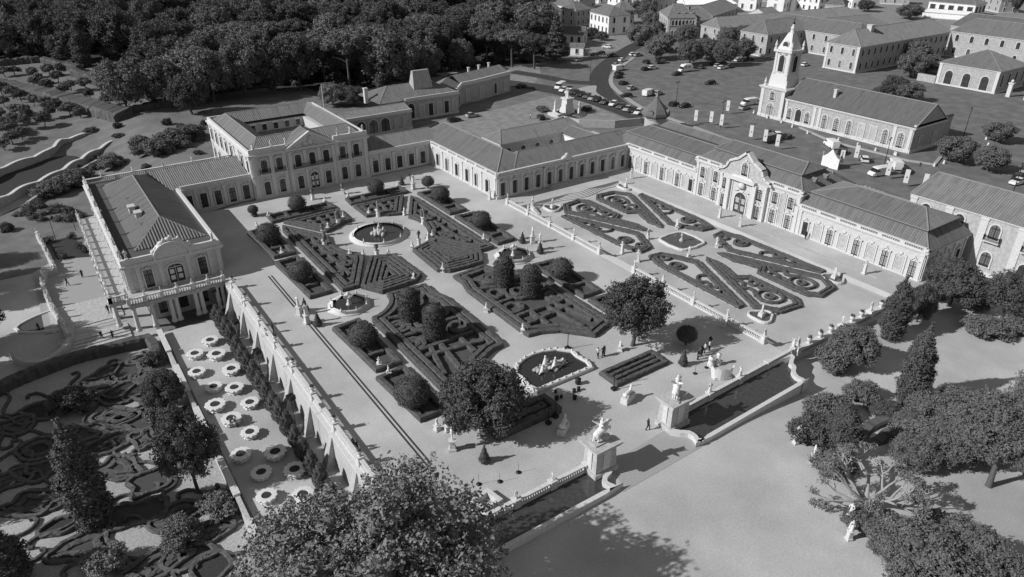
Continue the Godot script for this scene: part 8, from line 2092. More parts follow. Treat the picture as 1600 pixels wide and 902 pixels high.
func church() -> void:
	var o := thing("church", "long sunlit church with arched windows and a plain tile roof", "church")
	block(o, 184.0, 199.0, -126.5, -88.0, 0, 6.6, "wall_pink", 0.45, 0.9)
	hip(o, 184.0, 199.0, -126.5, -88.0, 6.7, 11.6, "z", 0.0, 0.0, "roof_dark", 0.2)
	var m := MB.new(); m.box(Vector3(184, 6.6, -88.4), Vector3(199, 7.3, -87.8)); part(o, "cornice", m.mesh(), "stone")
	openings(o, Vector3(184, 0, -126.5), W, [[2.0, 1.0, 1.5, 3.2, "arch", 0], [5.0, 0.1, 1.9, 4.3, "arcdoor", 1], [8.0, 1.0, 1.5, 3.2, "arch", 0], [13.5, 0.4, 1.5, 4.3, "arch", 0], [17.2, 0.8, 1.6, 3.8, "arch", 0], [21.0, 0.4, 1.5, 4.3, "arch", 0], [24.6, 0.8, 1.6, 3.8, "panel", 0], [28.0, 0.8, 1.6, 3.8, "panel", 0], [31.4, 0.4, 1.5, 4.3, "arch", 0], [35.6, 0.6, 1.7, 4.2, "arch", 0]], "glass_curtain")
	pilasters(o, Vector3(184, 0.2, -126.5), W, [0.6, 10.0, 11.6, 33.6, 37.8], 6.2, 0.8)
	openings(o, Vector3(184, 0, -88), S, [[4.0, 1.0, 1.4, 3.0, "panel", 0], [11.0, 1.0, 1.4, 3.0, "panel", 0]])
	chimney(o, Vector3(187.5, 8.6, -113.5), 0.8, 0.8, 2.6)
	m = MB.new(); m.box(Vector3(199, 0, -104), Vector3(207, 6, -90)); part(o, "annexe", m.mesh(), "wall_pink")
	m = MB.new(); m.box(Vector3(198.8, 6, -104.2), Vector3(207.2, 6.6, -89.8), 0.3, 0.3); part(o, "annexe_roof", m.mesh(), "roof_dark")
	# tower
	o = thing("bell_tower", "ornate pale bell tower with a clock gable at the end of the church", "tower")
	block(o, 183.4, 192.0, -135.0, -126.6, 0, 9.0, "wall_pink", 0.6, 0.9)
	pilasters(o, Vector3(183.4, 0.2, -135), W, [0.6, 7.8], 8.6, 1.1)
	openings(o, Vector3(183.4, 0, -135), W, [[4.2, 0.2, 2.6, 4.2, "arch", 0], [4.2, 5.4, 1.6, 2.6, "arch", 0]], "glass_curtain")
	openings(o, Vector3(183.4, 0, -126.6), S, [[2.6, 5.4, 1.4, 2.6, "arch", 0]], "glass_curtain")
	m = MB.new(); m.box(Vector3(184.6, 9.0, -134), Vector3(190.8, 12.5, -127.8), 0.4, 0.4); part(o, "lower_stage", m.mesh(), "stone")
	m = MB.new(); m.box(Vector3(185.1, 12.5, -133.4), Vector3(190.2, 19.0, -128.3), 0.1, 0.1); part(o, "belfry", m.mesh(), "stone")
	window(o, Vector3(185.1, 13.4, -130.85), W, 1.8, 4.6, "arch", 1, "door_leaf"); window(o, Vector3(187.6, 13.4, -128.22), S, 1.8, 4.6, "arch", 1, "door_leaf")
	pilasters(o, Vector3(185.15, 12.6, -133.4), W, [0.4, 4.7], 6.3, 0.7); pilasters(o, Vector3(185.1, 12.6, -128.35), S, [0.4, 4.7], 6.3, 0.7)
	m = MB.new(); m.box(Vector3(184.6, 18.8, -133.9), Vector3(190.7, 19.5, -127.8)); m.box(Vector3(185.2, 19.5, -133.2), Vector3(190.1, 22.0, -128.5), 0.9, 0.9); m.box(Vector3(186.1, 22.0, -132.3), Vector3(189.2, 24.0, -129.4), 0.8, 0.7); m.lathe(Vector3(187.65, 0, -130.85), [0.75, 24.0, 0.5, 24.8, 0.7, 25.2, 0.15, 26.4], 8); part(o, "crown", m.mesh(), "stone")
	m = MB.new(); m.xf = Transform3D(Basis(Vector3.UP, -PI / 2), Vector3(185.0, 20.9, -130.85)); m.prism(circle(Vector2.ZERO, 0.01, 4), 0, 0.01)
	var ck := MB.new(); ck.lathe(Vector3.ZERO, [1.1, 0, 1.1, 0.25, 0.85, 0.3], 16); var fc := MB.new(); fc.prism(circle(Vector2.ZERO, 0.86, 16), 0, 0.22)
	var cn := part(o, "clock", ck.mesh(), "stone", Vector3(185.75, 20.9, -130.85)); cn.rotation = Vector3(0, 0, PI / 2)
	part(cn, "clock_face", fc.mesh(), "door_leaf")
	m = MB.new(); m.tube([Vector3(187.65, 26.3, -130.85), Vector3(187.65, 28.6, -130.85)], [0.08, 0.05], 5); m.box(Vector3(187.6, 27.5, -131.4), Vector3(187.7, 27.62, -130.3)); m.ball(Vector3(187.65, 26.6, -130.85), Vector3(0.35, 0.35, 0.35)); part(o, "cross", m.mesh(), "iron")
	for q in [[184.0, 9.0, -134.4], [184.0, 9.0, -127.2], [191.4, 9.0, -127.2], [185.0, 19.5, -133.5], [185.0, 19.5, -128.2], [190.3, 19.5, -128.2]]:
		m = MB.new(); m.lathe(Vector3(q[0], q[1], q[2]), [0.45, 0, 0.45, 0.4, 0.2, 0.6, 0.42, 1.1, 0.3, 1.5, 0.1, 2.4], 8); part(o, "pinnacle", m.mesh(), "stone")

func north_wings() -> void:
	var o := thing("arcade_wing", "low wing with three arches and a balustraded flat tile roof behind the tall palace", "palace wing")
	block(o, 63.5, 90.0, -190.5, -181.2, 0, 5.0, "wall_pink", 0.3)
	hip(o, 63.5, 90.0, -190.5, -181.2, 5.1, 6.4, "x", 0.0, 0.0, "roof_pale", 0.1)
	openings(o, Vector3(63.5, 0, -181.2), S, [[11.0, 0.1, 2.6, 4.2, "farch", 0], [14.6, 0.1, 2.6, 4.2, "farch", 0], [18.2, 0.1, 2.6, 4.2, "farch", 0], [21.6, 0.6, 0.9, 3.2, "panel", 0], [24.2, 0.6, 0.9, 3.2, "panel", 0]])
	parapet(o, Vector3(63.5, 5.0, -181.0), Vector3(90, 5.0, -181.0), 0.7, 4, true)
	o = thing("kitchen_wing", "wing with a great tapering chimney and hipped roof behind the palace", "palace wing")
	block(o, 92.0, 110.0, -201.0, -189.0, 0, 6.0, "wall_pink", 0.35)
	hip(o, 84.0, 110.0, -203.0, -189.0, 6.1, 9.2, "x", 6.0, 6.0, "roof", 0.2)
	openings(o, Vector3(92, 0, -189), S, [[1.8, 0.2, 2.2, 4.8, "arcdoor", 0], [5.4, 0.6, 1.3, 3.6, "panel", 0], [8.4, 0.6, 1.5, 3.6, "door", 0], [11.2, 0.6, 1.3, 3.6, "panel", 0], [13.8, 0.6, 1.5, 3.6, "door", 0], [16.4, 0.6, 1.2, 3.6, "panel", 0]])
	parapet(o, Vector3(92, 6.0, -188.8), Vector3(110, 6.0, -188.8), 0.7, 4, true)
	var m := MB.new(); m.box(Vector3(97.0, 7.0, -196.5), Vector3(103.5, 13.0, -192.5), 0.6, 1.5); part(o, "great_chimney", m.mesh(), "plaster_grey")
	chimney(o, Vector3(83.0, 6.2, -196), 1.0, 1.0, 3.4)
	# curved wing round the monument court
	o = thing("curved_wing", "curved palace wing with niches and a balustraded tile roof", "palace wing")
	var f := smooth_path(v2([112.39,-194.9,116.17,-197.29,121,-198.07,128.62,-200.28,138.93,-203.29]), false, 4.5)
	f[0] = Vector2(110.2, -190.5)
	for i in f.size() - 1:
		var a := Vector3(f[i].x, 0, f[i].y); var b := Vector3(f[i + 1].x, 0, f[i + 1].y)
		var d := (b - a).normalized(); var n := Vector3(-d.z, 0, d.x)
		var bk := -n * 9.0
		var w := MB.new()
		w.quad(a, b, b + Vector3(0, 6.2, 0), a + Vector3(0, 6.2, 0)); w.quad(b + bk, a + bk, a + bk + Vector3(0, 6.2, 0), b + bk + Vector3(0, 6.2, 0))
		if i == f.size() - 2: w.quad(b, b + bk, b + bk + Vector3(0, 6.2, 0), b + Vector3(0, 6.2, 0)); w.tri(b + Vector3(0, 6.2, 0), b + bk + Vector3(0, 6.2, 0), b + bk * 0.5 + Vector3(0, 8.4, 0))
		part(o, "wall", w.mesh(), "wall_pink")
		var c := MB.new(); c.quad(a + n * 0.3 + Vector3(0, 5.8, 0), b + n * 0.3 + Vector3(0, 5.8, 0), b + n * 0.3 + Vector3(0, 6.9, 0), a + n * 0.3 + Vector3(0, 6.9, 0)); c.quad(a + n * 0.3 + Vector3(0, 6.9, 0), b + n * 0.3 + Vector3(0, 6.9, 0), b - n * 0.2 + Vector3(0, 6.9, 0), a - n * 0.2 + Vector3(0, 6.9, 0)); c.quad(b - n * 0.2 + Vector3(0, 6.2, 0), a - n * 0.2 + Vector3(0, 6.2, 0), a - n * 0.2 + Vector3(0, 6.9, 0), b - n * 0.2 + Vector3(0, 6.9, 0))
		part(o, "parapet", c.mesh(), "stone")
		var r := MB.new(); var md := bk * 0.5 + Vector3(0, 8.4, 0)
		roof_face(r, [a - n * 0.4 + Vector3(0, 6.25, 0), b - n * 0.4 + Vector3(0, 6.25, 0), b + md, a + md]); roof_face(r, [b + bk + Vector3(0, 6.2, 0), a + bk + Vector3(0, 6.2, 0), a + md, b + md])
		part(o, "roof", r.mesh(), "roof")
		window(o, a.lerp(b, 0.5) + n * 0.02 + Vector3(0, 0.8, 0), n, 1.3, 3.4, "panel" if i % 3 else "farch", 0, "wall_dim" if i % 3 else "glass")
	for i in 3: chimney(o, Vector3(126 + i * 5.0, 7.4, -209 - i * 1.5), 0.6, 0.6, 1.2)
	# flagpole
	o = thing("flagpole", "bare white flagpole rising behind the palace roof", "flagpole", Vector3(66.5, 0, -186))
	m = MB.new(); m.tube([Vector3.ZERO, Vector3(0, 14.5, 0)], [0.12, 0.06], 6); part(o, "pole", m.mesh(), "plaster_white")

# ---------------------------------------------------------------- vehicles and things on the square
func loft(m: MB, st: Array) -> void:
	# stations [x, half width low, half width high, y low, y high]
	for i in st.size() - 1:
		var a: Array = st[i]; var b: Array = st[i + 1]
		var pa := [Vector3(a[0], a[3], -a[1]), Vector3(a[0], a[3], a[1]), Vector3(a[0], a[4], a[2]), Vector3(a[0], a[4], -a[2])]
		var pb := [Vector3(b[0], b[3], -b[1]), Vector3(b[0], b[3], b[1]), Vector3(b[0], b[4], b[2]), Vector3(b[0], b[4], -b[2])]
		for k in 4: m.quad(pa[k], pb[k], pb[(k + 1) % 4], pa[(k + 1) % 4])
		if i == 0: m.quad(pa[3], pa[2], pa[1], pa[0])
		if i == st.size() - 2: m.quad(pb[0], pb[1], pb[2], pb[3])

func car_parts(kind: String) -> Array:
	if cache.has("car" + kind): return cache["car" + kind]
	var body := MB.new(); var glass := MB.new(); var roof := MB.new()
	var L := 4.2; var w := 0.86
	if kind == "van" or kind == "camper": L = 5.4; w = 0.98
	var h := L / 2
	if kind == "van":
		loft(body, [[-h, w - 0.05, w - 0.05, 0.35, 1.0], [-h + 0.05, w, w - 0.02, 0.3, 2.1], [h - 2.2, w, w - 0.02, 0.3, 2.1], [h - 1.3, w, w - 0.06, 0.3, 2.0]]); loft(body, [[h - 1.3, w, w, 0.3, 1.25], [h - 0.6, w, w - 0.04, 0.3, 1.1], [h, w - 0.12, w - 0.15, 0.35, 0.8]])
		loft(glass, [[h - 2.1, w + 0.004, w - 0.04, 1.25, 1.8], [h - 1.3, w + 0.004, w - 0.07, 1.22, 1.9], [h - 0.68, w - 0.02, w - 0.1, 1.1, 1.16]])
		loft(roof, [[h - 1.32, w - 0.07, w - 0.1, 1.9, 2.02], [h - 1.1, w - 0.1, w - 0.15, 1.86, 1.9]])
	elif kind == "camper":
		loft(body, [[-h, w, w, 0.4, 2.7], [h - 1.6, w, w, 0.35, 2.75], [h - 1.0, w, w - 0.05, 0.35, 2.3]]); loft(body, [[h - 1.0, w, w, 0.35, 1.3], [h - 0.5, w, w - 0.05, 0.35, 1.15], [h, w - 0.1, w - 0.12, 0.38, 0.85]])
		loft(glass, [[h - 1.25, w + 0.004, w - 0.02, 1.3, 1.9], [h - 0.98, w + 0.004, w - 0.05, 1.28, 2.0], [h - 0.5, w - 0.02, w - 0.1, 1.16, 1.2]])
		for x in [-1.6, 0.0]: glass.box(Vector3(x, 1.5, -w - 0.01), Vector3(x + 0.8, 2.1, w + 0.01))
		loft(roof, [[-1.0, 0.5, 0.4, 2.74, 2.95], [0.2, 0.5, 0.4, 2.74, 2.9]])
	else:
		var hood := 1.15 if kind == "sedan" else 0.95
		loft(body, [[-h, w - 0.1, w - 0.14, 0.4, 0.85], [-h + 0.15, w, w - 0.04, 0.28, 0.98], [-h + 0.9, w, w - 0.02, 0.25, 0.98], [h - hood - 0.35, w, w - 0.02, 0.25, 0.96], [h - 0.25, w - 0.02, w - 0.08, 0.28, 0.8], [h, w - 0.16, w - 0.2, 0.38, 0.66]])
		var rx: float = -h + (0.75 if kind == "sedan" else 0.3)
		loft(glass, [[rx - 0.28, w - 0.06, w - 0.12, 0.96, 1.0], [rx + 0.2, w - 0.06, w - 0.2, 0.95, 1.4], [h - hood - 1.05, w - 0.06, w - 0.2, 0.95, 1.4], [h - hood - 0.3, w - 0.06, w - 0.12, 0.95, 0.98]])
		loft(roof, [[rx + 0.12, w - 0.2, w - 0.26, 1.36, 1.44], [rx + 0.6, w - 0.18, w - 0.24, 1.38, 1.49], [h - hood - 1.15, w - 0.19, w - 0.25, 1.38, 1.47]])
	var wh := MB.new(); wh.xf = Transform3D(Basis(Vector3.RIGHT, PI / 2), Vector3.ZERO); wh.lathe(Vector3.ZERO, [0.2, -0.11, 0.31, -0.1, 0.32, 0.1, 0.2, 0.11], 12)
	var rm := MB.new(); rm.xf = wh.xf; rm.lathe(Vector3.ZERO, [0.0, -0.1, 0.2, -0.1, 0.2, 0.1, 0.0, 0.1], 10)
	var hl := MB.new(); hl.box(Vector3(h - 0.16, 0.56, -0.16), Vector3(h - 0.02, 0.7, 0.16))
	var tl := MB.new(); tl.box(Vector3(-h - 0.005, 0.62, -0.1), Vector3(-h + 0.14, 0.84, 0.1))
	cache["car" + kind] = [body.mesh(), glass.mesh(), roof.mesh(), wh.mesh(), rm.mesh(), hl.mesh(), tl.mesh(), L, w]
	return cache["car" + kind]

func car(kind: String, paint: String, at: Vector3, turn: float, label: String, group := "") -> void:
	var k := car_parts(kind)
	var o := thing("parked_" + ({"van": "van", "camper": "camper"}.get(kind, "car") as String), label, {"van": "van", "camper": "camper van"}.get(kind, "car") as String, at + Vector3(0, 0.035, 0), turn, group)
	part(o, "body", k[0], paint); part(o, "windows", k[1], "car_glass"); part(o, "roof", k[2], paint)
	var L: float = k[7]; var w: float = k[8]
	for x in [-L * 0.31, L * 0.3]:
		for z in [-w + 0.08, w - 0.08]:
			var t := part(o, "wheel", k[3], "tyre", Vector3(x, 0.32, z)); part(t, "rim", k[4], "rim")
	for z in [-w + 0.26, w - 0.26]: part(o, "headlight", k[5], "lamp_glass", Vector3(0, 0, z))
	for z in [-w + 0.16, w - 0.16]: part(o, "tail_light", k[6], "tail", Vector3(0, 0, z))

func square() -> void:
	var D := "car_dark"; var Wt := "car_white"; var G := "car_silver"; var Y := "car_grey"
	# [position, kind, paint, turn in degrees, where]
	var list := [
		[Vector3(103.63,-0,-180.77), "hatch", D, 0, "at the kitchen wing"], [Vector3(110.64,-0,-182.07), "sedan", G, 0, "at the kitchen wing"], [Vector3(145.55,-0,-205.82), "sedan", D, 10, "in the shade at the end of the curved wing"], [Vector3(126.34,-0,-168.63), "hatch", D, 70, "beside the monument"],
		[Vector3(156.01,-0,-197.43), "van", Wt, 205, "at the head of the row along the road"], [Vector3(153.93,-0,-192.97), "hatch", Wt, 205, "behind the van in the row along the road"], [Vector3(153.79,-0,-189.64), "hatch", Wt, 205, "in the row along the road next to the monument"], [Vector3(154.99,-0,-187.68), "sedan", D, 205, "in the row along the road"], [Vector3(154.84,-0,-184.44), "sedan", D, 205, "in the row along the road"], [Vector3(154.7,-0,-181.27), "hatch", Y, 205, "in the row along the road"], [Vector3(154.38,-0,-178.27), "hatch", G, 205, "in the row along the road"], [Vector3(154.63,-0,-176), "sedan", D, 205, "in the row along the road"], [Vector3(154.28,-0,-172.11), "sedan", Y, 205, "in the row along the road"], [Vector3(154.98,-0,-168.6), "hatch", Wt, 205, "in the row along the road"], [Vector3(154.79,-0,-164.78), "sedan", Y, 205, "in the row along the road"], [Vector3(154.28,-0,-161.29), "hatch", G, 205, "in the row along the road near the kiosk"], [Vector3(154.52,-0,-159.23), "hatch", D, 205, "in the row along the road near the kiosk"], [Vector3(154.39,-0,-156.54), "hatch", Wt, 205, "at the kiosk end of the row along the road"],
		[Vector3(165.97,-0,-174.6), "hatch", D, 155, "driving on the road"], [Vector3(210.85,-0,-232.63), "sedan", D, 150, "driving on the side road"], [Vector3(222.38,-0,-248.67), "hatch", Wt, 120, "on the side road by the wall"], [Vector3(191.98,-0,-231.7), "sedan", G, 190, "on the upper road"], [Vector3(209.95,-0,-238.6), "hatch", D, 140, "parked at the street wall"], [Vector3(204.37,-0,-237.08), "hatch", D, 140, "parked at the street wall"],
		[Vector3(207.08,-0,-221.32), "sedan", Wt, 5, "at the top of the kerb row on the square"], [Vector3(197.85,-0,-214.91), "sedan", G, 5, "in the kerb row on the square"], [Vector3(193.64,-0,-208.75), "van", Wt, 5, "in the kerb row on the square"], [Vector3(188.06,-0,-202.55), "sedan", D, 8, "in the kerb row on the square"], [Vector3(184.05,-0,-198.46), "sedan", D, 8, "in the kerb row on the square"], [Vector3(178.34,-0,-189.42), "sedan", D, 10, "in the kerb row on the square"], [Vector3(175.27,-0,-181.81), "sedan", G, 12, "in the kerb row on the square"], [Vector3(174.02,-0,-172.36), "van", Wt, 15, "at the end of the kerb row near the kiosk"], [Vector3(177.34,-0,-171.2), "hatch", G, 15, "beside the van near the kiosk"],
		[Vector3(219.51,-0,-228.17), "hatch", Wt, 0, "under the square trees"], [Vector3(220.22,-0,-226.18), "hatch", G, 0, "under the square trees"], [Vector3(212.02,-0,-213.04), "hatch", D, 80, "under the square trees"], [Vector3(202.21,-0,-202.86), "sedan", D, 0, "standing free on the square"], [Vector3(206.19,-0,-203.09), "hatch", Wt, 0, "standing free on the square beside a dark car"], [Vector3(216.07,-0,-210.26), "hatch", D, 60, "under the square trees"], [Vector3(218.89,-0,-210.19), "hatch", Y, 60, "under the square trees"], [Vector3(241.79,-0,-229.48), "sedan", G, 0, "beside the dormered palace"], [Vector3(244.59,-0,-225.65), "hatch", Wt, 0, "beside the dormered palace"],
		[Vector3(212.87,-0,-192.61), "camper", Wt, 175, "on the parking square"], [Vector3(205.09,-0,-189.45), "sedan", D, 170, "alone in the middle of the square"], [Vector3(203.71,-0,-171.98), "hatch", D, 165, "alone in the open middle of the square"], [Vector3(222.05,-0,-195.21), "hatch", D, 30, "beside the camper"], [Vector3(222.56,-0,-193.35), "hatch", Y, 30, "beside the camper"], [Vector3(232.96,-0,-195.71), "sedan", D, 5, "in the cluster before the trees"], [Vector3(230.24,-0,-191.35), "hatch", G, 5, "in the cluster before the trees"], [Vector3(236.52,-0,-194.85), "sedan", D, 5, "in the cluster before the trees"], [Vector3(233.78,-0,-190.21), "hatch", D, 5, "in the cluster before the trees"], [Vector3(228.4,-0,-187.83), "hatch", Wt, 5, "in the cluster before the trees"], [Vector3(232.83,-0,-187.8), "sedan", Y, 5, "in the cluster before the trees"], [Vector3(245.92,-0,-194.62), "hatch", Wt, 5, "near the barracks end"], [Vector3(248.08,-0,-193.14), "sedan", D, 5, "near the barracks end"], [Vector3(252.23,-0,-193.6), "hatch", D, 5, "near the barracks end"],
		[Vector3(170.94,-0,-157.63), "hatch", D, 10, "beside the street lamp"], [Vector3(171.82,-0,-154.06), "sedan", D, 175, "beside the street lamp"], [Vector3(191.27,0,-144.66), "van", Wt, 170, "at the foot of the bell tower"], [Vector3(193.95,0,-144.03), "hatch", Wt, 170, "at the foot of the bell tower"], [Vector3(185.53,0,-141.72), "sedan", G, 5, "at the foot of the bell tower"],
		[Vector3(169.94,0,-119.78), "hatch", D, 20, "by the street banners"], [Vector3(169.17,0,-117.28), "hatch", Wt, 60, "by the street banners"], [Vector3(169.95,0,-114.51), "hatch", D, 15, "by the street banners"], [Vector3(163.84,0,-115.07), "van", Y, 0, "on the street behind the banners"], [Vector3(172.72,0,-102.81), "van", Wt, 60, "big pale truck by the gate ornament"], [Vector3(170.13,0,-97.77), "hatch", D, 20, "beside the gate ornament"], [Vector3(168.97,0,-91.01), "hatch", Wt, 40, "alone beside the church kerb"], [Vector3(162.11,0,-82.98), "van", Wt, 165, "on the street by the banners"], [Vector3(170.45,0,-84.03), "van", Wt, 50, "parked off the street"], [Vector3(169.23,0,-80.44), "sedan", D, 20, "parked off the street"], [Vector3(170.34,0,-63.89), "sedan", D, 10, "alone behind the street house roof"], [Vector3(182.26,0,-61.7), "sedan", Wt, 175, "at the edge of the square"], [Vector3(186.24,0,-63.15), "hatch", D, 5, "at the edge of the square"], [Vector3(189.29,0,-63.35), "hatch", G, 5, "at the edge of the square"], [Vector3(260.58,-0,-173.34), "hatch", Wt, 5, "in the barracks court"]]
	var nm := {D: "black", Wt: "white", G: "silver", Y: "grey"}
	var kn := {"hatch": "hatchback", "sedan": "saloon car", "van": "van", "camper": "camper van"}
	for q in list: car(q[1], q[2], q[0], deg_to_rad(q[3]), "%s %s %s" % [nm[q[2]], kn[q[1]], q[4]], "vehicles on the square and streets")
	# monument
	var o := thing("monument", "tall pale stone monument with a statue and corner obelisks", "monument", Vector3(136.48,-0,-168.85))
	var m := MB.new(); m.lathe(Vector3.ZERO, [6.0, -0.1, 6.0, 0.2, 4.6, 0.22, 4.6, 0.42, 3.2, 0.44, 3.2, 0.6], 24); part(o, "steps", m.mesh(), "stone_old")
	m = MB.new(); m.box(Vector3(-1.7, 0.5, -1.7), Vector3(1.7, 2.0, 1.7), 0.2, 0.2); m.box(Vector3(-1.3, 2.0, -1.3), Vector3(1.3, 4.6, 1.3), 0.15, 0.15); m.box(Vector3(-1.5, 4.6, -1.5), Vector3(1.5, 5.0, 1.5)); part(o, "pedestal", m.mesh(), "stone")
	part(o, "figure", figs[0], "marble", Vector3(0, 5.0, 0), 0, Vector3.ONE * 3.0)
	for q in [[-2.6, -2.6], [2.6, -2.6], [-2.6, 2.6], [2.6, 2.6]]:
		m = MB.new(); m.box(Vector3(q[0] - 0.4, 0.3, q[1] - 0.4), Vector3(q[0] + 0.4, 3.4, q[1] + 0.4), 0.2, 0.2); m.ball(Vector3(q[0], 3.6, q[1]), Vector3(0.3, 0.35, 0.3), 6, 4); part(o, "obelisk", m.mesh(), "stone")
	for q in [[Vector3(132.48,-0,-164.41), "rounded shrub in front of the monument"], [Vector3(132.19,-0,-175.53), "rounded shrub at the west side of the monument"], [Vector3(143.8,-0,-168.49), "small shrub east of the monument"]]: tree("bush", q[0], 1.6, 4.0, q[1])
	# banners along the street
	var bm := MB.new(); bm.box(Vector3(-0.75, 1.4, -0.02), Vector3(0.75, 6.2, 0.02))
	var pm := MB.new(); pm.tube([Vector3(-0.8, 0, 0), Vector3(-0.8, 6.3, 0)], [0.04, 0.035], 5); pm.box(Vector3(-0.8, 6.2, -0.03), Vector3(0.8, 6.27, 0.03))
	var im := MB.new(); im.xf = Transform3D(Basis(Vector3.RIGHT, PI / 2), Vector3(0, 3.6, 0)); im.lathe(Vector3.ZERO, [0.0, -0.03, 0.3, -0.03, 0.3, 0.03, 0.0, 0.03], 10, 1.0, 1.6)
	var bs := [Vector3(160.14,0,-138.72), Vector3(162.66,0,-135.14), Vector3(162.61,0,-131.28), Vector3(176.81,0,-141.12), Vector3(160.25,0,-118.98), Vector3(160.01,0,-114.16), Vector3(158.91,0,-109.44), Vector3(160.55,0,-92.01), Vector3(167.13,0,-92.27), Vector3(161.07,0,-80.45), Vector3(159.54,0,-75.28), Vector3(160.18,0,-71.36)]
	for i in bs.size():
		o = thing("street_banner", "tall pale banner with a printed motif hanging on a street pole", "banner", bs[i], -1.15, "banners along the street")
		o.scale = Vector3.ONE * 0.66
		part(o, "cloth", bm.mesh(), "banner"); part(o, "pole", pm.mesh(), "iron"); part(o, "print", im.mesh(), "banner_print")
	# street lamps
	var lp := MB.new(); lp.tube([Vector3.ZERO, Vector3(0, 7.6, 0)], [0.1, 0.06], 6); lp.tube([Vector3(-1.0, 7.6, 0), Vector3(1.0, 7.6, 0)], [0.05, 0.05], 5)
	var lh := MB.new(); lh.box(Vector3(-1.3, 7.45, -0.18), Vector3(-0.7, 7.65, 0.18)); lh.box(Vector3(0.7, 7.45, -0.18), Vector3(1.3, 7.65, 0.18))
	for q in [Vector3(163.01,0,-131.64), Vector3(166.92,0,-84.73), Vector3(212.49,0,-88.26), Vector3(171.74,0,-58.16), Vector3(174.05,-0,-202.66), Vector3(170.85,-0,-156.7), Vector3(274.23,0,-117.38)]:
		o = thing("street_lamp", "thin double-armed street lamp on the square", "lamp", q, 0.4, "street lamps of the square")
		part(o, "pole", lp.mesh(), "iron"); part(o, "lamp_head", lh.mesh(), "iron")
	var fl := MB.new(); fl.tube([Vector3.ZERO, Vector3(0, 5.0, 0)], [0.06, 0.05], 5)
	var fh := MB.new()
	for q in [[-0.6, 0], [0.6, 0], [-0.4, 0.5], [0.5, 0.5]]: fh.box(Vector3(q[0] - 0.18, 4.7, q[1] - 0.15), Vector3(q[0] + 0.18, 5.2, q[1] + 0.15))
	for q in [Vector3(-1.9,-5.2,-164.91), Vector3(2.1,-5.2,-168.18)]:
		o = thing("floodlight_stand", "stand with four dark floodlights at the west court", "lamp", q, 0, "floodlight stands on the west court"); part(o, "pole", fl.mesh(), "iron"); part(o, "lamp_head", fh.mesh(), "iron")
	# bollards by the church and the street
	m = MB.new(); m.box(Vector3(-0.25, 0, -0.25), Vector3(0.25, 0.9, 0.25), 0.1, 0.1)
	var bo := [182.67,-130.79,181.95,-125.23,180.5,-120.42,178.48,-113.91,179.48,-105.04,179.48,-99.39,179.21,-94.15,180.22,-89.54,179.99,-89.06,183.39,-78.68,188.4,-78.88,184.21,-136.97,179.48,-78.99,213.74,-82.94,208,-79.78]
	for i in range(0, bo.size(), 2):
		o = thing("stone_bollard", "small pale stone bollard on the paving by the church", "bollard", Vector3(bo[i], 0, bo[i + 1]), 0, "bollards by the church"); part(o, "block", m.mesh(), "stone")
	# dark pots and stands by the sculpture basin
	m = MB.new(); m.lathe(Vector3.ZERO, [0.3, 0, 0.42, 0.25, 0.36, 0.7, 0.45, 0.8, 0.0, 0.82], 9)
	for q in [[Vector3(50.91,0,-58.58), 1.0], [Vector3(50.08,0,-57.43), 0.6], [Vector3(47.25,0,-58.7), 0.5], [Vector3(46.47,0,-57.42), 0.7], [Vector3(48.45,0,-56.22), 0.7], [Vector3(47.19,0,-57.41), 0.5], [Vector3(49.33,0,-57.44), 0.6]]:
		o = thing("dark_pot", "dark round pot on the gravel beside the sculpture basin", "pot", q[0], 0, "dark pots by the sculpture basin"); o.scale = Vector3.ONE * q[1]; part(o, "pot", m.mesh(), "iron")
	var sm := MB.new(); sm.box(Vector3(-0.3, 0, -0.3), Vector3(0.3, 0.35, 0.3)); sm.tube([Vector3(0, 0.3, 0), Vector3(0, 2.6, 0)], [0.06, 0.05], 6)
	for q in [Vector3(55.1,0,-66.05), Vector3(53.98,0,-54.92), Vector3(44.19,0,-54.73), Vector3(42.72,0,-54.23), Vector3(55.68,0,-55.3)]:
		o = thing("dark_stand", "dark upright stand on a square foot near the sculpture basin", "stand", q, 0, "dark stands near the sculpture basin"); part(o, "stand", sm.mesh(), "iron")
	m = MB.new(); m.lathe(Vector3.ZERO, [0.3, 0, 0.3, 0.06, 0.05, 0.08], 10); m.tube([Vector3(0, 0.05, 0), Vector3(0, 1.4, 0)], [0.025, 0.02], 4)
	for q in [Vector3(34.76,0,-49.31), Vector3(32.24,0,-49.28), Vector3(30.11,0,-50.26), Vector3(65.52,0,-51.39), Vector3(67.91,0,-51.48)]:
		o = thing("rope_post", "thin post on a round foot standing on the gravel", "post", q, 0, "thin posts on the gravel"); part(o, "post", m.mesh(), "iron")

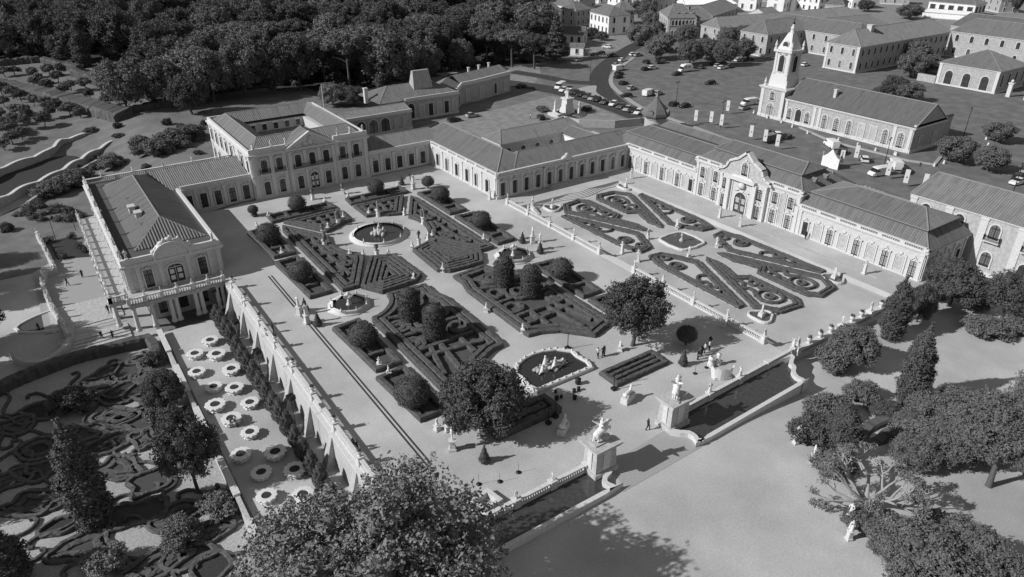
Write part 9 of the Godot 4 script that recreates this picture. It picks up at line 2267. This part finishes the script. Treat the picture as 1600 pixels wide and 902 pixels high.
# ---------------------------------------------------------------- people
func walker(kind: int) -> Array:
	# joints of a 1.72 m person: standing, walking, walking the other step, standing with arm raised
	var s: float = [0.03, 0.24, -0.2, 0.05][kind]
	var legs := []; var top := []; var skin := []; var hair := []
	for d in [-1.0, 1.0]:
		var hipj := Vector3(0.09 * d, 0.92, 0)
		var knee := Vector3(0.095 * d, 0.5, 0.05 + s * 0.55 * d); var ank := Vector3(0.1 * d, 0.08, s * d - 0.02)
		legs.append([hipj, knee, 0.095, 0.065]); legs.append([knee, ank, 0.062, 0.042]); legs.append([ank, ank + Vector3(0, -0.04, 0.14), 0.045, 0.035])
		var sh := Vector3(0.19 * d, 1.41, 0); var el := Vector3(0.25 * d, 1.14, -s * 0.6 * d - 0.02); var wr := Vector3(0.25 * d, 0.92, 0.1 - s * 0.9 * d)
		if kind == 3 and d > 0: el = Vector3(0.32, 1.3, 0.16); wr = Vector3(0.2, 1.5, 0.28)
		top.append([sh, el, 0.055, 0.045]); skin.append([el, wr, 0.042, 0.03])
		var dir := (wr - el).normalized()
		skin.append([wr, wr + dir * 0.07, 0.034, 0.03])
		for f in 4: skin.append([wr + dir * 0.06 + Vector3(0, 0, (f - 1.5) * 0.02), wr + dir * (0.13 + 0.015 * (f % 2)) + Vector3(-0.01 * d, 0, (f - 1.5) * 0.021 + 0.01), 0.0095, 0.008])
		skin.append([wr + dir * 0.02 + Vector3(0, 0, 0.02), wr + dir * 0.07 + Vector3(-0.01 * d, 0, 0.055), 0.011, 0.009])
	top.append([Vector3(0, 0.95, 0), Vector3(0, 1.15, 0), 0.135, 0.13]); top.append([Vector3(0, 1.15, 0), Vector3(0, 1.35, 0), 0.13, 0.15]); top.append([Vector3(-0.14, 1.4, 0), Vector3(0.14, 1.4, 0), 0.075, 0.075])
	skin.append([Vector3(0, 1.4, 0), Vector3(0, 1.5, 0.01), 0.06, 0.052]); skin.append([Vector3(0, 1.57, 0.02), Vector3(0, 1.63, 0.01), 0.075, 0.088]); skin.append([Vector3(0, 1.59, 0.09), Vector3(0, 1.57, 0.115), 0.018, 0.016])
	hair.append([Vector3(0, 1.63, -0.02), Vector3(0, 1.65, -0.005), 0.095, 0.092]); hair.append([Vector3(0, 1.56, -0.06), Vector3(0, 1.62, -0.04), 0.07, 0.08])
	return [legs, top, skin, hair]

func people() -> void:
	var kinds := []
	for k in 4:
		var j := walker(k)
		kinds.append([sdf(j[0] + j[1] + j[2], 0.034, 0.03).mesh(), sdf(shell(j[1], 0.012), 0.04, 0.03).mesh(), sdf(j[3], 0.04, 0.03).mesh(), sdf(shell(j[0], 0.012), 0.04, 0.03).mesh()])
	var list := [[Vector3(51.91,0,-46.45), 1, 0.8, "d", "person in dark clothes walking between the two great pedestals"], [Vector3(57.16,0,-61.85), 1, 2.2, "l", "person in pale clothes beside the shaded bed path"], [Vector3(57.9,0,-61.6), 2, 2.4, "d", "person in dark clothes on the path by the magnolia"], [Vector3(58.22,0,-61.7), 0, 1.0, "d", "second dark-clad person on the path by the magnolia"], [Vector3(68.38,0,-53.55), 0, 0.3, "d", "person in dark clothes at the group by the clipped ball"], [Vector3(69.56,0,-53.91), 3, 1.5, "d", "person with raised arm in the group by the clipped ball"], [Vector3(69.14,0,-53.88), 0, 3.0, "m", "person in grey in the group by the clipped ball"], [Vector3(72.44,0,-54.95), 0, 2.0, "d", "dark-clad person standing in the magnolia shade"], [Vector3(71.46,0,-54.2), 3, 0.5, "l", "person in a pale top standing in the magnolia shade"], [Vector3(70.43,0,-54.11), 0, 4.0, "l", "person in a pale top by the gleaming vases"], [Vector3(21.27,0,-62.83), 1, 0.2, "d", "dark-clad person on the terrace by the wall end"], [Vector3(21.12,0,-63.41), 0, 2.0, "d", "dark-clad person leaning at the terrace wall end"], [Vector3(11.36,-5,-82.28), 1, 1.2, "m", "person in grey walking past the scalloped planters"], [Vector3(11.96,-5,-82.35), 2, 1.2, "l", "person in a pale top walking past the scalloped planters"], [Vector3(0.54,-5.2,-142.55), 0, 0.5, "d", "dark-clad person standing on the paved west court"], [Vector3(2.54,-5.2,-125.09), 1, 2.6, "d", "dark-clad person at the head of the broad steps"], [Vector3(3.09,-5.2,-125.59), 2, 2.6, "m", "person in grey at the head of the broad steps"], [Vector3(0.41,-6.05,-118.14), 1, 0.3, "d", "dark-clad person on the broad steps"], [Vector3(1.91,-6.16,-117.58), 2, 0.3, "d", "second dark-clad person on the broad steps"], [Vector3(-7.68,-5.2,-124.93), 0, 1.0, "d", "dark-clad person on the oval lawn west of the steps"], [Vector3(123.82,-0,-170.36), 0, 1.0, "l", "person in a white top near the monument"], [Vector3(69.35,0,-142.56), 0, 1.6, "d", "dark-clad person behind the tall statue by the corner range"], [Vector3(21.65,0,-94.31), 0, 1.6, "d", "dark-clad person at the balustrade of the terrace wall"], [Vector3(-2.1,-5.2,-140.36), 1, 1.0, "d", "dark-clad person by the border of the west court"], [Vector3(116.14,0,-70.23), 1, 2.0, "d", "person at the open door of the south arm"]]
	for q in list:
		var o := thing("person", q[4], "person", q[0], q[2])
		var k: Array = kinds[q[1]]
		part(o, "body", k[0], "skin")
		part(o, "top", k[1], {"d": "cloth_dark", "l": "cloth_light", "m": "cloth_mid"}[q[3]]); part(o, "trousers", k[3], "cloth_dark" if q[3] != "m" else "cloth_mid"); part(o, "hair", k[2], "hair")

func shell(b: Array, t: float) -> Array:
	var r := []
	for q in b: r.append([q[0], q[1], q[2] + t, q[3] + t])
	return r
